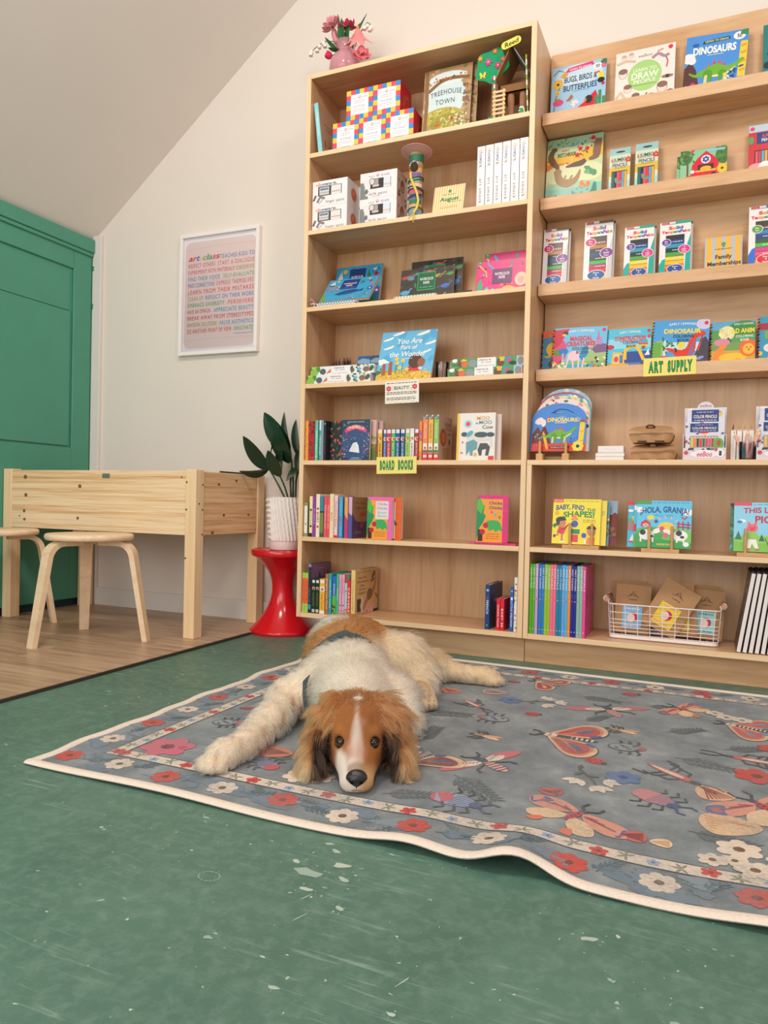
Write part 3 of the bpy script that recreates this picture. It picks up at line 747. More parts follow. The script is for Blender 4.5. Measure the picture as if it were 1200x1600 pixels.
# ------------------------------------------------------------------ rug
RX0, RX1, RY0 = -1.392, 0.74, 1.186
def ry1(x): return 2.690-0.022*(x+1.0)            # the far edge runs very slightly askew
def rug_h(x, y):
    h = 0.0075
    f = max(0.0, y-RY0)
    h += 0.030*math.exp(-((x+0.285)/0.062)**2)*math.exp(-(f/0.13)**1.3)
    h += 0.012*math.exp(-((x+0.47)/0.07)**2)*math.exp(-(f/0.10))
    h += 0.010*math.exp(-((x-0.12)/0.09)**2)*math.exp(-(f/0.16))
    e = max(0.0, x-RX0)
    h += 0.004*(0.5+0.5*math.sin(y*21))*math.exp(-e/0.06)*math.exp(-((y-2.0)/0.45)**2)
    h += 0.0015*math.sin(x*9+y*4)*math.exp(-f/0.5)
    h += 0.003*math.exp(-((x+0.17+0.35*(y-1.3))/0.05)**2)*math.exp(-((y-1.45)/0.25)**2)
    return h
def edge_y(x): return RY0-0.010*math.exp(-((x+0.33)/0.05)**2)+0.014*math.exp(-((x+0.235)/0.05)**2)+0.003*math.sin(x*11)
def edge_x(y): return RX0+0.005*math.sin(y*17)+0.003*math.sin(y*41)
rug = thing('rug', 'grey-blue rug printed with moths, beetles and flowers under the dog', 'rug', (-0.33, 1.94, 0))
ORG = Vector((-0.33, 1.94, 0))
def rp(u, v, dz=0.0):
    """u, v in 0..1 across the rug"""
    y = RY0+(ry1(0)-RY0)*v; x = RX0+(RX1-RX0)*u
    x0 = edge_x(y); x = x0+(RX1-x0)*u
    y0 = edge_y(x); y = y0+(ry1(x)-y0)*v
    return Vector((x, y, rug_h(x, y)+dz))-ORG
m, N, L, P = nodes('rug_ground')
tc = N.new('ShaderNodeTexCoord'); n1 = N.new('ShaderNodeTexNoise'); n1.inputs['Scale'].default_value = 7; n1.inputs['Detail'].default_value = 7; n1.inputs['Roughness'].default_value = 0.7
L.new(tc.outputs['Object'], n1.inputs['Vector'])
rpn = ramp(N, [(0.3, '#596064'), (0.45, '#6d7377'), (0.58, '#7f8487'), (0.72, '#999b9b')]); L.new(n1.outputs['Fac'], rpn.inputs[0])
n2 = N.new('ShaderNodeTexNoise'); n2.inputs['Scale'].default_value = 320; n2.inputs['Detail'].default_value = 2; L.new(tc.outputs['Object'], n2.inputs['Vector'])
mx = N.new('ShaderNodeMix'); mx.data_type = 'RGBA'; mx.blend_type = 'OVERLAY'; mx.inputs['Factor'].default_value = 0.25
L.new(rpn.outputs[0], mx.inputs['A']); L.new(n2.outputs['Color'], mx.inputs['B']); L.new(mx.outputs['Result'], P.inputs['Base Color'])
P.inputs['Roughness'].default_value = 0.95; P.inputs['Specular IOR Level'].default_value = 0.1; P.inputs['Sheen Weight'].default_value = 0.25
bp = N.new('ShaderNodeBump'); bp.inputs['Strength'].default_value = 0.4; bp.inputs['Distance'].default_value = 0.002; L.new(n2.outputs['Fac'], bp.inputs['Height']); L.new(bp.outputs['Normal'], P.inputs['Normal'])
RUGM = m
nu, nv = 330, 170
V = []; F = []
for j in range(nv+1):
    for i in range(nu+1): V.append(rp(i/nu, j/nv))
k = len(V); W1 = nu+1
for j in range(nv):
    for i in range(nu):
        a = j*W1+i; F.append((a, a+1, a+W1+1, a+W1))
# underside follows the folds, so that raised edges stay thin
for j in range(nv+1):
    for i in range(nu+1):
        q = rp(i/nu, j/nv); V.append(Vector((q.x, q.y, max(0.0005, q.z-0.006))))
for j in range(nv):
    for i in range(nu):
        a = k+j*W1+i; F.append((a, a+W1, a+W1+1, a+1))
ed = list(range(nu+1))+[j*W1+nu for j in range(1, nv+1)]+[nv*W1+i for i in range(nu-1, -1, -1)]+[j*W1 for j in range(nv-1, 0, -1)]
for i in range(len(ed)):
    a, b = ed[i], ed[(i+1) % len(ed)]; F.append((a, k+a, k+b, b))
MB().add(V, F, 0, True).build('rug_body', RUGM, rug, sharp=60)
# woven cream binding along the rim
bn = MB()
for pts in ([rp(i/160, 0.004, -0.001) for i in range(161)], [rp(0.004, j/120, -0.001) for j in range(121)], [rp(i/120, 0.996, -0.001) for i in range(121)], [rp(0.996, j/80, -0.001) for j in range(81)]):
    vv = []; n = 10
    for i, p in enumerate(pts):
        a = pts[max(0, i-1)]; b = pts[min(len(pts)-1, i+1)]; d_ = (b-a); d_.z = 0; d_.normalize(); s_ = Vector((-d_.y, d_.x, 0))
        for q in range(n):
            an = 2*math.pi*q/n; vv.append(p+s_*(math.cos(an)*0.013)+Vector((0, 0, math.sin(an)*0.0052)))
    ff = [(i*n+q, i*n+(q+1) % n, (i+1)*n+(q+1) % n, (i+1)*n+q) for i in range(len(pts)-1) for q in range(n)]
    bn.add(vv, ff, 0, True)
bn.build('edge_binding', plain('#e3d2c3', 0.95, 0.1, var=0.06, scale=220, bump=0.5), rug)

FADE = lin('#7d7a78')
class RugArt(Art):
    """print in world metres on the rug, finely divided so that it follows the folds"""
    def __init__(s): Art.__init__(s, 1, 1)
    def _a(s, pts, faces, c):
        s.n += 1; c = lin(c); s.P.append((list(pts), faces, tuple(0.74*a+0.26*b for a, b in zip(c, FADE)), s.n)); return s
def drape(x, y, d): return Vector((x, y, rug_h(x, y)+0.0007+d*0.6))-ORG
def fine(p0, p1, n=60): return [(p0[0]+(p1[0]-p0[0])*i/n, p0[1]+(p1[1]-p0[1])*i/n) for i in range(n+1)]
G = RugArt()
DK = '#353a40'; CR = '#ecd8c4'; RD = '#cf3f30'; PK = '#d9727a'; CO = '#e08a68'; BL = '#5577ab'; TE = '#4d6a78'; WN = '#8d2440'; NV = '#2f3d5c'
# bluish outer field: a ring between binding and strip
SX0, SX1, SY0, SY1 = -1.272, 0.62, 1.304, 2.568
rr = random.Random(3)
def blot(x, y, r, c):
    q = []; ph = rr.uniform(0, 6)
    for i in range(16):
        a = 2*math.pi*i/16; k_ = r*(1+0.3*math.sin(2*a+ph)+0.2*math.sin(5*a+ph*2)); q.append((x+k_*math.cos(a)*1.3, y+k_*math.sin(a)*0.7))
    G.p(q, c); G.n -= 0.98
def sprig(x, y, L_, rot, c, n=7, sp=38):
    G.n = 3
    ca, sa = math.cos(R(rot)), math.sin(R(rot))
    G.l([(x, y), (x+ca*L_*0.5-sa*L_*0.04, y+sa*L_*0.5+ca*L_*0.04), (x+ca*L_, y+sa*L_)], 0.003, c)
    for i in range(1, n+1):
        f = i/(n+1)
        for s_ in (1, -1):
            G.lf(x+ca*L_*f, y+sa*L_*f, L_*0.32*(1.1-0.5*f), rot+s_*sp, c, 0.26); G.n -= 0.9
for i in range(60):
    blot(rr.uniform(RX0+.05, 0.6), rr.uniform(1.215, 1.285), rr.uniform(.012, .03), rr.choice(['#6d8496', '#76899a', '#667c8e', '#8794a0']))
for i in range(40):
    blot(rr.uniform(-1.355, -1.30), rr.uniform(1.25, 2.6), rr.uniform(.012, .026), rr.choice(['#6d8496', '#76899a', '#667c8e', '#8794a0']))
for i in range(30): blot(rr.uniform(-1.3, .6), rr.uniform(2.60, 2.655), rr.uniform(.012, .022), rr.choice(['#6d8496', '#707a80']))
G.n += 1
# border flowers and sprigs
xs = [-1.332+0.1415*i for i in range(15)]
for i, x in enumerate(xs):
    c = RD if i % 2 == 0 else CR
    y = 1.255+0.008*math.sin(i*2.1)
    G.n = 8
    sprig(x+0.045, y-0.005, 0.075, 20+40*math.sin(i), TE, 5); sprig(x+0.085, y+0.015, 0.05, 160+30*math.sin(i*1.7), '#53707a', 4)
    G.n = 8; G.fl(x, y, 0.031, c, '#7a2b20' if c == RD else '#6a4a2a', n=7, rot=90+i*13)
    y = 2.622-0.02*(x+1); G.n = 8; G.fl(x+0.05, y, 0.030, RD if i % 2 else CR, '#6a3a24', n=6, rot=i*20)
    sprig(x+0.09, y, 0.05, 10, TE, 4)
for i in range(1, 10):
    y = 1.246+0.1425*i; c = CR if i % 2 else RD
    sprig(-1.338+0.01, y+0.045, 0.07, 60+30*math.sin(i*2), TE, 5)
    G.n = 8; G.fl(-1.332, y, 0.029, c, '#7a2b20' if c == RD else '#6a4a2a', n=7, rot=i*17)
# the narrow floral strip
ST = 0.036
def strip(p0, p1, n, out):
    dx, dy = p1[0]-p0[0], p1[1]-p0[1]; L_ = math.hypot(dx, dy); ux, uy = dx/L_, dy/L_; px, py = -uy, ux
    f = fine(p0, p1, n); G.n = 8+3*out
    G.l(f, ST, '#e9d7c6')
    for s_ in (1, -1): G.l([(x+px*s_*(ST/2+0.001), y+py*s_*(ST/2+0.001)) for x, y in f], 0.003, DK)
    k_ = int(L_/0.0455)
    for i in range(k_+1):
        t_ = (i+0.5)/(k_+1)*L_; x, y = p0[0]+ux*t_, p0[1]+uy*t_; w_ = 0.004*math.sin(i*2.3)
        x += px*w_; y += py*w_; G.n = 18
        if i % 4 == 0: G.fl(x, y, 0.0165, '#d23a30', '#8d2a20', n=5, rot=i*31)
        elif i % 4 == 2: G.fl(x, y, 0.0115, '#9ab0cf', '#3d4f78', n=5, rot=i*23); 
        else:
            for r_ in (20, 75, 130, 200, 260): G.lf(x, y, 0.019, r_+i*15, '#8f8f76', 0.3); G.n -= 1
            G.n += 1
strip((SX0+0.018, SY0+0.018), (SX1, SY0+0.018), 320, 0)
strip((SX0+0.018, SY0-0.002), (SX0+0.018, SY1), 160, 1)
strip((SX0, SY1-0.018), (SX1, SY1-0.018), 160, 0)

def loc(x, y, rot, s):
    G.n = 22; s *= 0.82
    ca, sa = math.cos(R(rot)), math.sin(R(rot))
    return lambda u, v: (x+(u*ca-v*sa)*s, y+(u*sa+v*ca)*s)
def poly(f, pts, c): G.p([f(*p) for p in pts], c)
def line(f, pts, w, c): G.l([f(*p) for p in pts], w, c)
def ell(f, cx, cy, rx, ry, c, n=16, rot=0): poly(f, [(cx+rx*math.cos(2*math.pi*i/n)*math.cos(R(rot))-ry*math.sin(2*math.pi*i/n)*math.sin(R(rot)), cy+rx*math.cos(2*math.pi*i/n)*math.sin(R(rot))+ry*math.sin(2*math.pi*i/n)*math.cos(R(rot))) for i in range(n)], c)
def mir(pts): return [(x, -y) for x, y in pts][::-1]
def smoothp(pts, n=5):
    """closed Catmull-Rom outline"""
    o = []; m_ = len(pts)
    for i in range(m_):
        a, b, c, d_ = pts[i-1], pts[i], pts[(i+1) % m_], pts[(i+2) % m_]
        for k_ in range(n):
            t_ = k_/n
            o.append(tuple(0.5*((2*b[q])+(-a[q]+c[q])*t_+(2*a[q]-5*b[q]+4*c[q]-d_[q])*t_*t_+(-a[q]+3*b[q]-3*c[q]+d_[q])*t_**3) for q in (0, 1)))
    return o
def both(f, pts, c, sm=True):
    q = smoothp(pts) if sm else pts
    poly(f, q, c); poly(f, mir(q), c)
def bl2(f, pts, w, c): line(f, pts, w, c); line(f, [(x, -y) for x, y in pts], w, c)
# (heads point along +u in every motif)
def moth(x, y, rot, s, ca=CO, cb='#c4443c', cc='#4b5f8e'):
    f = loc(x, y, rot, s)
    wing = [(0.30, 0.05), (0.12, 0.45), (-0.15, 0.86), (-0.42, 0.93), (-0.60, 0.72), (-0.62, 0.42), (-0.45, 0.16), (-0.1, 0.06)]
    both(f, wing, DK)
    sc = lambda P_, k_: [(-0.15+(p[0]+0.15)*k_, 0.4+(p[1]-0.4)*k_) for p in P_]
    both(f, sc(wing, 0.96), '#f0c69c'); both(f, sc(wing, 0.82), ca); 
    both(f, sc(wing, 0.70), cb)
    for a in (0.15, 0.3, 0.45, 0.6): bl2(f, [(0.16-a*0.2, 0.1+a*0.1), (-0.15-a*0.25, 0.18+a*0.75)], 0.008*s, '#efb58d')
    both(f, [(-0.1, 0.3), (-0.25, 0.55), (-0.38, 0.6), (-0.3, 0.4)], cc); both(f, [(-0.35, 0.2), (-0.5, 0.35), (-0.55, 0.28), (-0.45, 0.16)], cc)
    ell(f, -0.08, 0, 0.46, 0.085, DK)
    for i in range(7): poly(f, [(0.05-i*0.085, -0.06), (0.09-i*0.085, -0.06), (0.09-i*0.085, 0.06), (0.05-i*0.085, 0.06)], '#f0e3d0')
    ell(f, 0.27, 0, 0.13, 0.10, '#e9d8bf'); ell(f, 0.27, 0.04, 0.03, 0.025, RD); ell(f, 0.27, -0.04, 0.03, 0.025, RD); ell(f, 0.40, 0, 0.05, 0.06, DK)
    bl2(f, [(0.42, 0.03), (0.5, 0.14), (0.60, 0.13)], 0.008, DK)
def butterfly(x, y, rot, s):
    f = loc(x, y, rot, s)
    both(f, [(0.2, 0.05), (0.34, 0.35), (0.34, 0.72), (0.12, 0.95), (-0.12, 0.72), (-0.08, 0.3)], '#e59a84')
    both(f, [(0.22, 0.55), (0.28, 0.8), (0.10, 0.93), (-0.08, 0.75), (0.05, 0.68)], '#4d68a4'); both(f, [(0.16, 0.66), (0.20, 0.78), (0.08, 0.85), (0.02, 0.74)], '#c95a50')
    both(f, [(-0.05, 0.06), (-0.10, 0.42), (-0.36, 0.62), (-0.52, 0.42), (-0.34, 0.12)], '#efc9a0')
    for a in (0.2, 0.32, 0.44): bl2(f, [(0.12, 0.12), (0.28-a*0.4, a*1.6)], 0.005, '#a03a3a')
    both(f, [(-0.42, 0.30), (-0.62, 0.42), (-0.66, 0.26), (-0.52, 0.20)], '#e27a5c')
    ell(f, 0.02, 0, 0.24, 0.075, '#c73a44'); ell(f, 0.26, 0, 0.06, 0.06, '#3c4a70')
    for i in range(4): ell(f, 0.14-i*0.09, 0, 0.02, 0.03, '#2c2c34')
    bl2(f, [(0.3, 0.02), (0.45, 0.15), (0.62, 0.14)], 0.006, DK)
def bee(x, y, rot, s):
    f = loc(x, y, rot, s)
    both(f, [(0.15, 0.1), (0.28, 0.5), (0.22, 0.95), (0.08, 1.12), (-0.05, 0.75), (-0.02, 0.25)], '#d86a74')
    both(f, [(0.12, 0.08), (0.22, 0.38), (0.08, 0.62), (-0.06, 0.4), (-0.02, 0.12)], '#f0ddc8')
    for i in range(5): bl2(f, [(0.05+0.03*i, 0.18+0.07*i), (0.07+0.03*i, 0.19+0.07*i)], 0.010, WN)
    ell(f, -0.30, 0, 0.34, 0.15, '#e9aaa6')
    for i in range(5): poly(f, [(-0.10-i*0.11, -0.14), (-0.06-i*0.11, -0.14), (-0.06-i*0.11, 0.14), (-0.10-i*0.11, 0.14)], '#39404f')
    ell(f, 0.12, 0, 0.15, 0.12, NV); ell(f, 0.28, 0, 0.07, 0.08, NV)
    bl2(f, [(0.3, 0.04), (0.42, 0.2), (0.55, 0.22)], 0.006, DK); bl2(f, [(-0.1, 0.12), (-0.25, 0.45), (-0.42, 0.5)], 0.006, DK)
def beetle(x, y, rot, s, ca='#9fb2c9', cb='#d4586a', stripes=True):
    f = loc(x, y, rot, s)
    for u, w in ((0.25, 0.5), (0.0, 0.62), (-0.25, 0.55)): bl2(f, [(u, 0.2), (u+0.12, w*0.75), (u-0.02, w)], 0.006, DK)
    ell(f, -0.12, 0, 0.44, 0.29, ca); ell(f, -0.36, 0, 0.22, 0.26, cb)
    if stripes:
        for i in range(6): line(f, [(0.24, -0.2+i*0.08), (-0.15, -0.22+i*0.088)], 0.004, '#5a6f96')
    ell(f, 0.34, 0, 0.12, 0.15, '#42557f'); bl2(f, [(0.44, 0.05), (0.6, 0.22), (0.75, 0.18)], 0.006, '#42557f')
def ladybug(x, y, rot, s, c='#d0423a'):
    f = loc(x, y, rot, s); ell(f, 0, 0, 0.5, 0.36, c); ell(f, 0.45, 0, 0.12, 0.16, DK); line(f, [(0.4, 0), (-0.5, 0)], 0.003, WN)
    for u, v in ((0.2, 0.17), (-0.1, 0.2), (-0.3, 0.1)): ell(f, u, v, 0.06, 0.06, '#7a2028'); ell(f, u, -v, 0.06, 0.06, '#7a2028')
def spotted(x, y, rot, s):
    f = loc(x, y, rot, s)
    for u in (0.25, 0, -0.25): bl2(f, [(u, 0.25), (u+0.1, 0.5), (u+0.02, 0.6)], 0.006, DK)
    ell(f, -0.05, 0, 0.5, 0.34, DK); ell(f, -0.05, 0, 0.46, 0.30, '#9aa2ad')
    for u, v in ((0.2, 0.15), (0.05, -0.12), (-0.15, 0.12), (-0.3, -0.1), (0.25, -0.16), (-0.05, 0.02)): ell(f, u, v, 0.09, 0.055, DK, rot=u*200)
    ell(f, 0.40, 0, 0.12, 0.15, '#c64a44')
def cricket(x, y, rot, s, c='#d9605c'):
    f = loc(x, y, rot, s)
    for u, a in ((0.2, 0.5), (-0.05, 0.6), (-0.2, 0.75)): bl2(f, [(u, 0.05), (u-0.1, a*0.6), (u-0.38, a*0.62)], 0.006, DK)
    poly(f, smoothp([(0.5, 0.0), (0.3, 0.09), (-0.2, 0.10), (-0.62, 0.02), (-0.6, -0.03), (-0.2, -0.10), (0.3, -0.09)]), c)
    poly(f, smoothp([(0.2, 0.0), (0.0, 0.06), (-0.5, 0.03), (-0.5, -0.02), (0.0, -0.06)]), '#f1d9c5'); ell(f, 0.42, 0, 0.10, 0.07, NV)
    bl2(f, [(0.5, 0.02), (0.75, 0.12), (0.95, 0.1)], 0.005, DK)
def ant(x, y, rot, s):
    f = loc(x, y, rot, s)
    for u in (0.15, 0.0, -0.12): bl2(f, [(u, 0.03), (u+0.1, 0.3), (u+0.2, 0.36)], 0.006, DK)
    ell(f, -0.25, 0.06, 0.3, 0.10, '#f0cfa8', rot=-12); ell(f, -0.25, -0.06, 0.3, 0.10, '#e8a888', rot=12); ell(f, 0.15, 0, 0.16, 0.09, '#c08a5a'); ell(f, 0.35, 0, 0.08, 0.08, DK)
def fan(x, y, rot, s, c, c2):
    f = loc(x, y, rot, s)
    poly(f, smoothp([(0.5, 0.0), (0.2, 0.35), (-0.35, 0.45), (-0.55, 0.0), (-0.35, -0.45), (0.2, -0.35)]), c)
    for i in range(-3, 4): line(f, [(0.4, 0), (-0.42, i*0.11)], 0.004, c2)
def whites(x, y, rot, s):
    f = loc(x, y, rot, s); line(f, [(-0.8, 0), (0, 0.05), (0.5, 0)], 0.005, '#4f5a4a')
    for u, v, r_ in ((0.45, 0.0, 0), (0.1, 0.35, 40), (0.0, -0.3, -50)):
        for q in (-38, 0, 38):
            px, py = f(u, v); G.lf(px, py, 0.42*s, rot+r_+q, '#f0e0ce', 0.5)
    for u, v, r_ in ((-0.3, 0.0, 60), (-0.5, 0.0, -60), (-0.75, 0, 150)):
        px, py = f(u, v); G.lf(px, py, 0.3*s, rot+r_, '#59634e', 0.4)
moth(-0.325, 1.93, 178, 0.185)
bee(-0.46, 1.655, 148, 0.135)
butterfly(-0.225, 1.44, 62, 0.15)
fan(-0.29, 1.545, 175, 0.06, '#c95a4e', '#8d2c2c'); fan(-0.115, 1.41, 185, 0.06, '#d0605a', '#8d2c2c'); fan(-0.065, 1.405, 185, 0.045, '#efcfa8', '#d9a97c')
beetle(-0.445, 1.41, -8, 0.13)
beetle(-0.08, 1.61, -35, 0.125, '#e0858a', '#e0858a', True)
cricket(-0.055, 1.775, -38, 0.15); cricket(0.11, 1.965, 175, 0.15); cricket(-0.625, 2.11, -40, 0.11)
spotted(-0.54, 2.005, 178, 0.105); spotted(-0.172, 1.92, 5, 0.105)
ant(-0.52, 1.84, 172, 0.11); ant(-0.206, 2.06, 172, 0.11)
ladybug(-0.448, 2.10, 10, 0.055); ladybug(-0.232, 1.785, -25, 0.065); ladybug(-0.216, 2.47, 20, 0.07, '#c9525c'); ladybug(-0.59, 2.45, 0, 0.05, '#b83c40')
moth(-0.49, 2.48, 160, 0.12, '#d9756a', '#b5423f', '#e9b48d')
bee(-0.255, 2.25, 118, 0.14)
butterfly(-0.055, 2.36, 150, 0.13)
moth(0.10, 2.25, 165, 0.15, '#e08a78', '#d0605a', '#7d93b4')
butterfly(0.12, 1.66, 130, 0.17); fan(0.055, 1.54, 10, 0.13, '#efc59a', '#d9975f'); fan(0.02, 1.70, 120, 0.10, '#ecb890', '#a84440')
whites(-0.45, 2.24, 20, 0.10); whites(-0.225, 1.66, -60, 0.10)
G.n = 20; G.fl(-0.543, 2.215, 0.035, BL, '#33466e', n=6); G.fl(-0.16, 1.705, 0.038, BL, '#33466e', n=6)
G.fl(0.113, 1.85, 0.048, RD, '#7a2b20', n=6); G.fl(0.16, 2.08, 0.035, RD, '#7a2b20', n=6)
G.n = 20
for (x, y, r_) in ((0.063, 1.435, 0.038), (0.02, 1.375, 0.024), (0.055, 1.385, 0.022), (0.085, 1.36, 0.032), (0.14, 1.40, 0.038)): G.fl(x, y, r_, '#f0dcc6', '#7a4a30', n=6, rot=r_*4000)
for (x, y, r_) in ((0.06, 2.33, 0.03), (0.10, 2.32, 0.028), (0.03, 2.36, 0.026)): G.fl(x, y, r_, '#f0e0ce', '#8a6a4a', n=6)
for (x, y, L_, r_) in ((-0.745, 1.97, 0.15, 12), (-0.66, 1.72, 0.14, 85), (-0.50, 1.545, 0.16, -40), (-0.09, 2.10, 0.12, 40), (-0.06, 1.90, 0.14, -15), (-0.02, 1.48, 0.12, -10), (0.05, 2.02, 0.12, 30), (-0.30, 2.10, 0.10, 60), (-0.60, 1.33+.05, 0.12, 20), (-0.16, 2.35, 0.12, 10), (-0.36, 2.37, 0.13, -10), (-0.9, 1.45, 0.12, 60), (-1.12, 1.5, 0.14, 20), (-1.15, 1.85, 0.13, 70), (0.25, 1.7, 0.15, 30), (0.3, 2.2, 0.15, 120)):
    sprig(x, y, L_, r_, '#5b676b', 8, 42)
# left of and under the dog
G.n = 20; G.fl(-1.172, 1.40, 0.062, '#d8687c', '#7a2b40', n=6); f_ = loc(-1.172, 1.40, 20, 0.06)
for i in range(5): line(f_, [(0.2+0.12*i, 0.1-0.2*(i % 2)), (0.55+0.1*i, 0.0-0.2*(i % 2))], 0.004, '#5a2638')
spotted(-1.162, 1.625, 25, 0.09); fan(-1.11, 1.64, 195, 0.08, '#d4596a', '#ecd5c2'); ladybug(-1.19, 1.76, 200, 0.05, '#b23a48')
fan(-0.925, 1.49, 10, 0.10, '#e37f5e', '#8a4030'); beetle(-0.905, 1.415, 150, 0.09, '#8f8fb4', '#d0425a')
G.n = 20; G.fl(-0.80, 1.385, 0.035, '#f1dcc8', '#b0403a', n=6); G.fl(-0.757, 1.40, 0.033, '#f1dcc8', '#b0403a', n=6)
moth(-0.615, 1.60, 250, 0.15, '#e9c09a', '#8d2f30', '#3d5580')
fan(-0.745, 2.235, 150, 0.08, '#e78a66', '#a84a34'); fan(-0.61, 2.285, 10, 0.09, '#c9a79c', '#8d7068')
ladybug(-0.77, 2.06, 100, 0.05, '#c23a44')
RP = print_mat('rug_print', 0.95, 0.1); N = RP.node_tree.nodes; L = RP.node_tree.links
tc = N.new('ShaderNodeTexCoord'); nz = N.new('ShaderNodeTexNoise'); nz.inputs['Scale'].default_value = 150; nz.inputs['Detail'].default_value = 5; L.new(tc.outputs['Object'], nz.inputs['Vector'])
n2 = N.new('ShaderNodeTexNoise'); n2.inputs['Scale'].default_value = 9; n2.inputs['Detail'].default_value = 5; L.new(tc.outputs['Object'], n2.inputs['Vector'])
mm = N.new('ShaderNodeMath'); mm.operation = 'MULTIPLY'; L.new(nz.outputs['Fac'], mm.inputs[0]); L.new(n2.outputs['Fac'], mm.inputs[1])
mr = N.new('ShaderNodeMapRange'); mr.inputs['From Min'].default_value = 0.16; mr.inputs['From Max'].default_value = 0.42; mr.inputs['To Max'].default_value = 0.6; L.new(mm.outputs[0], mr.inputs['Value'])
mx = N.new('ShaderNodeMix'); mx.data_type = 'RGBA'; mx.inputs['B'].default_value = (*lin('#868786'), 1); L.new(mr.outputs[0], mx.inputs['Factor'])
L.new([n for n in N if n.bl_idname == 'ShaderNodeAttribute'][0].outputs['Color'], mx.inputs['A']); L.new(mx.outputs['Result'], N['Principled BSDF'].inputs['Base Color'])
G.build('printed_pattern', rug, RP, fn=drape, eps=0.00003, base=0.0)
# white scuffs drawn over the pattern
# ------------------------------------------------------------------ books and boxes: builders
PAGE = plain('#efe6d6', 0.9, 0.1, var=0.05, scale=300)
KRAFT = plain('#b98f68', 0.85, 0.15, var=0.05, scale=40, bump=0.1)
WHITE = plain('#efe9e6', 0.45, 0.4, var=0.01)
def rc(w, h, r, corners=(1, 1, 1, 1), x0=0.0, z0=0.0):
    """rectangle outline with rounded corners (br, tr, tl, bl)"""
    q = []
    for k, (cx, cz, a0) in enumerate(((w-r, r, 270), (w-r, h-r, 0), (r, h-r, 90), (r, r, 180))):
        if not corners[k]:
            q.append(((w, 0), (w, h), (0, h), (0, 0))[k]); continue
        for i in range(4):
            a = R(a0+i*30); q.append((cx+r*math.cos(a), cz+r*math.sin(a)))
    return [(x+x0, z+z0) for x, z in q]
def facing(name, label, cat, x0, x1, z, h, y, lean, art, side='#ddd', T=0.006, kind='soft', r=0.0, group=None, roll=0, turn=0, mat=None, coil=None, outline=None, backc=None):
    """a book, pad or card standing face out and leaning back; the front bottom edge lies at y"""
    W = x1-x0; a = R(lean)
    t = thing(name, label, cat, ((x0+x1)/2, y, z+T*math.sin(a)+0.0003+abs(math.sin(R(roll)))*W/2), (-a, R(-roll), R(turn)), group)
    ol = outline(W, h) if outline else (rc(W, h, r, (1, 1, 0, 0)) if r else [(W, 0), (W, h), (0, h), (0, 0)])
    ol = [(x-W/2, zz) for x, zz in ol]
    cm = plain(side, 0.4, 0.4, var=0.02)
    if kind == 'soft':
        MB().prism(ol, 0, T).build('cover', [cm], t)
    else:
        b = 0.0022
        m = MB().prism(ol, 0, b).prism(ol, T-b, T).box(-W/2, -W/2+0.0022, b, T-b, 0, h)
        m.build('cover', cm, t)
        i_ = 0.0005 if kind == 'board' else 0.003
        if r: pol = [(x-W/2+0.0025, zz+i_) for x, zz in rc(W-0.0025-i_, h-2*i_, r, (1, 1, 0, 0))]
        else: pol = [(-W/2+0.0025, i_), (W/2-i_, i_), (W/2-i_, h-i_), (-W/2+0.0025, h-i_)]
        MB().prism(pol, b, T-b).build('pages', PAGE, t)
    if coil:
        n = int(W/0.0065); mb = MB()
        for i in range(n):
            x = -W/2+0.006+i*(W-0.012)/(n-1)
            mb.tube([(x, 0.0045*math.cos(2*math.pi*k/8)+T/2, h-0.002+0.0045*math.sin(2*math.pi*k/8)) for k in range(8)], 0.0007, 4, closed=True)
        mb.build('spiral_binding', plain(coil, 0.4, var=0), t)
    if art:
        A = Art(W, h); art(A); wf = None
        if outline:
            top = lambda x: max(z_ for a, b in zip(ol, ol[1:]) for (x_, z_) in ([(x, a[1]+(b[1]-a[1])*(x-a[0])/(b[0]-a[0]))] if abs(b[0]-a[0]) > 1e-9 and min(a[0], b[0])-1e-6 <= x <= max(a[0], b[0])+1e-6 else [(0, 0.0)])) or h*0.55
            A.P = [(([(p[0]+(q_[0]-p[0])*k/8, p[1]+(q_[1]-p[1])*k/8) for p, q_ in zip(P_, P_[1:]+P_[:1]) for k in range(8)], [tuple(range(8*len(P_)))], c, n) if len(F_) == 1 else (P_, F_, c, n)) for P_, F_, c, n in A.P]
            def wf(x, y, d):
                yt = max(top(x-W/2), h*0.56)-0.0006
                return (x, -d, y if y < h*0.55 else h*0.55+(y-h*0.55)*(yt-h*0.55)/(h*0.45))
        A.build('printed_cover', t, mat or PRINT, (-W/2, 0, 0), fn=wf, eps=min(0.00008, 0.0012/max(1, A.n)))
    return t
def spine(label, x0, x1, z, h, c, art=None, y=2.772, D=0.16, cat='book', name='book', group=None, tilt=0, face=None, rough=0.4, pages=True, facec=None, cover=None):
    """a book standing spine out; face draws on the cover turned to the right"""
    w = x1-x0-0.0006
    t = thing(name, label, cat, ((x0+x1)/2, y, z+0.0003+abs(math.sin(R(tilt)))*w/2), (0, R(tilt), 0), group)
    cm = plain(c, rough, 0.4, var=0.02); b = min(0.0022, w*0.2)
    if cover: MB().prism(rc(w, h, 0.003, (1, 1, 1, 1), -w/2), 0, D).build('box', plain(c, rough), t)
    else:
        MB().box(-w/2, w/2, 0, 0.002, 0, h).box(-w/2, -w/2+b, 0.002, D, 0, h).box(w/2-b, w/2, 0.002, D, 0, h).build('cover', cm, t)
        MB().box(-w/2+b, w/2-b, 0.002, D-0.003, 0.003, h-0.003).build('pages', PAGE, t)
    if art:
        A = Art(w, h); art(A); A.build('printed_spine', t, PRINT, (-w/2, 0, 0))
    if face:
        A = Art(D, h); face(A); A.build('printed_cover', t, PRINT, (w/2, 0, 0), (0, 0, R(90)))
    return t
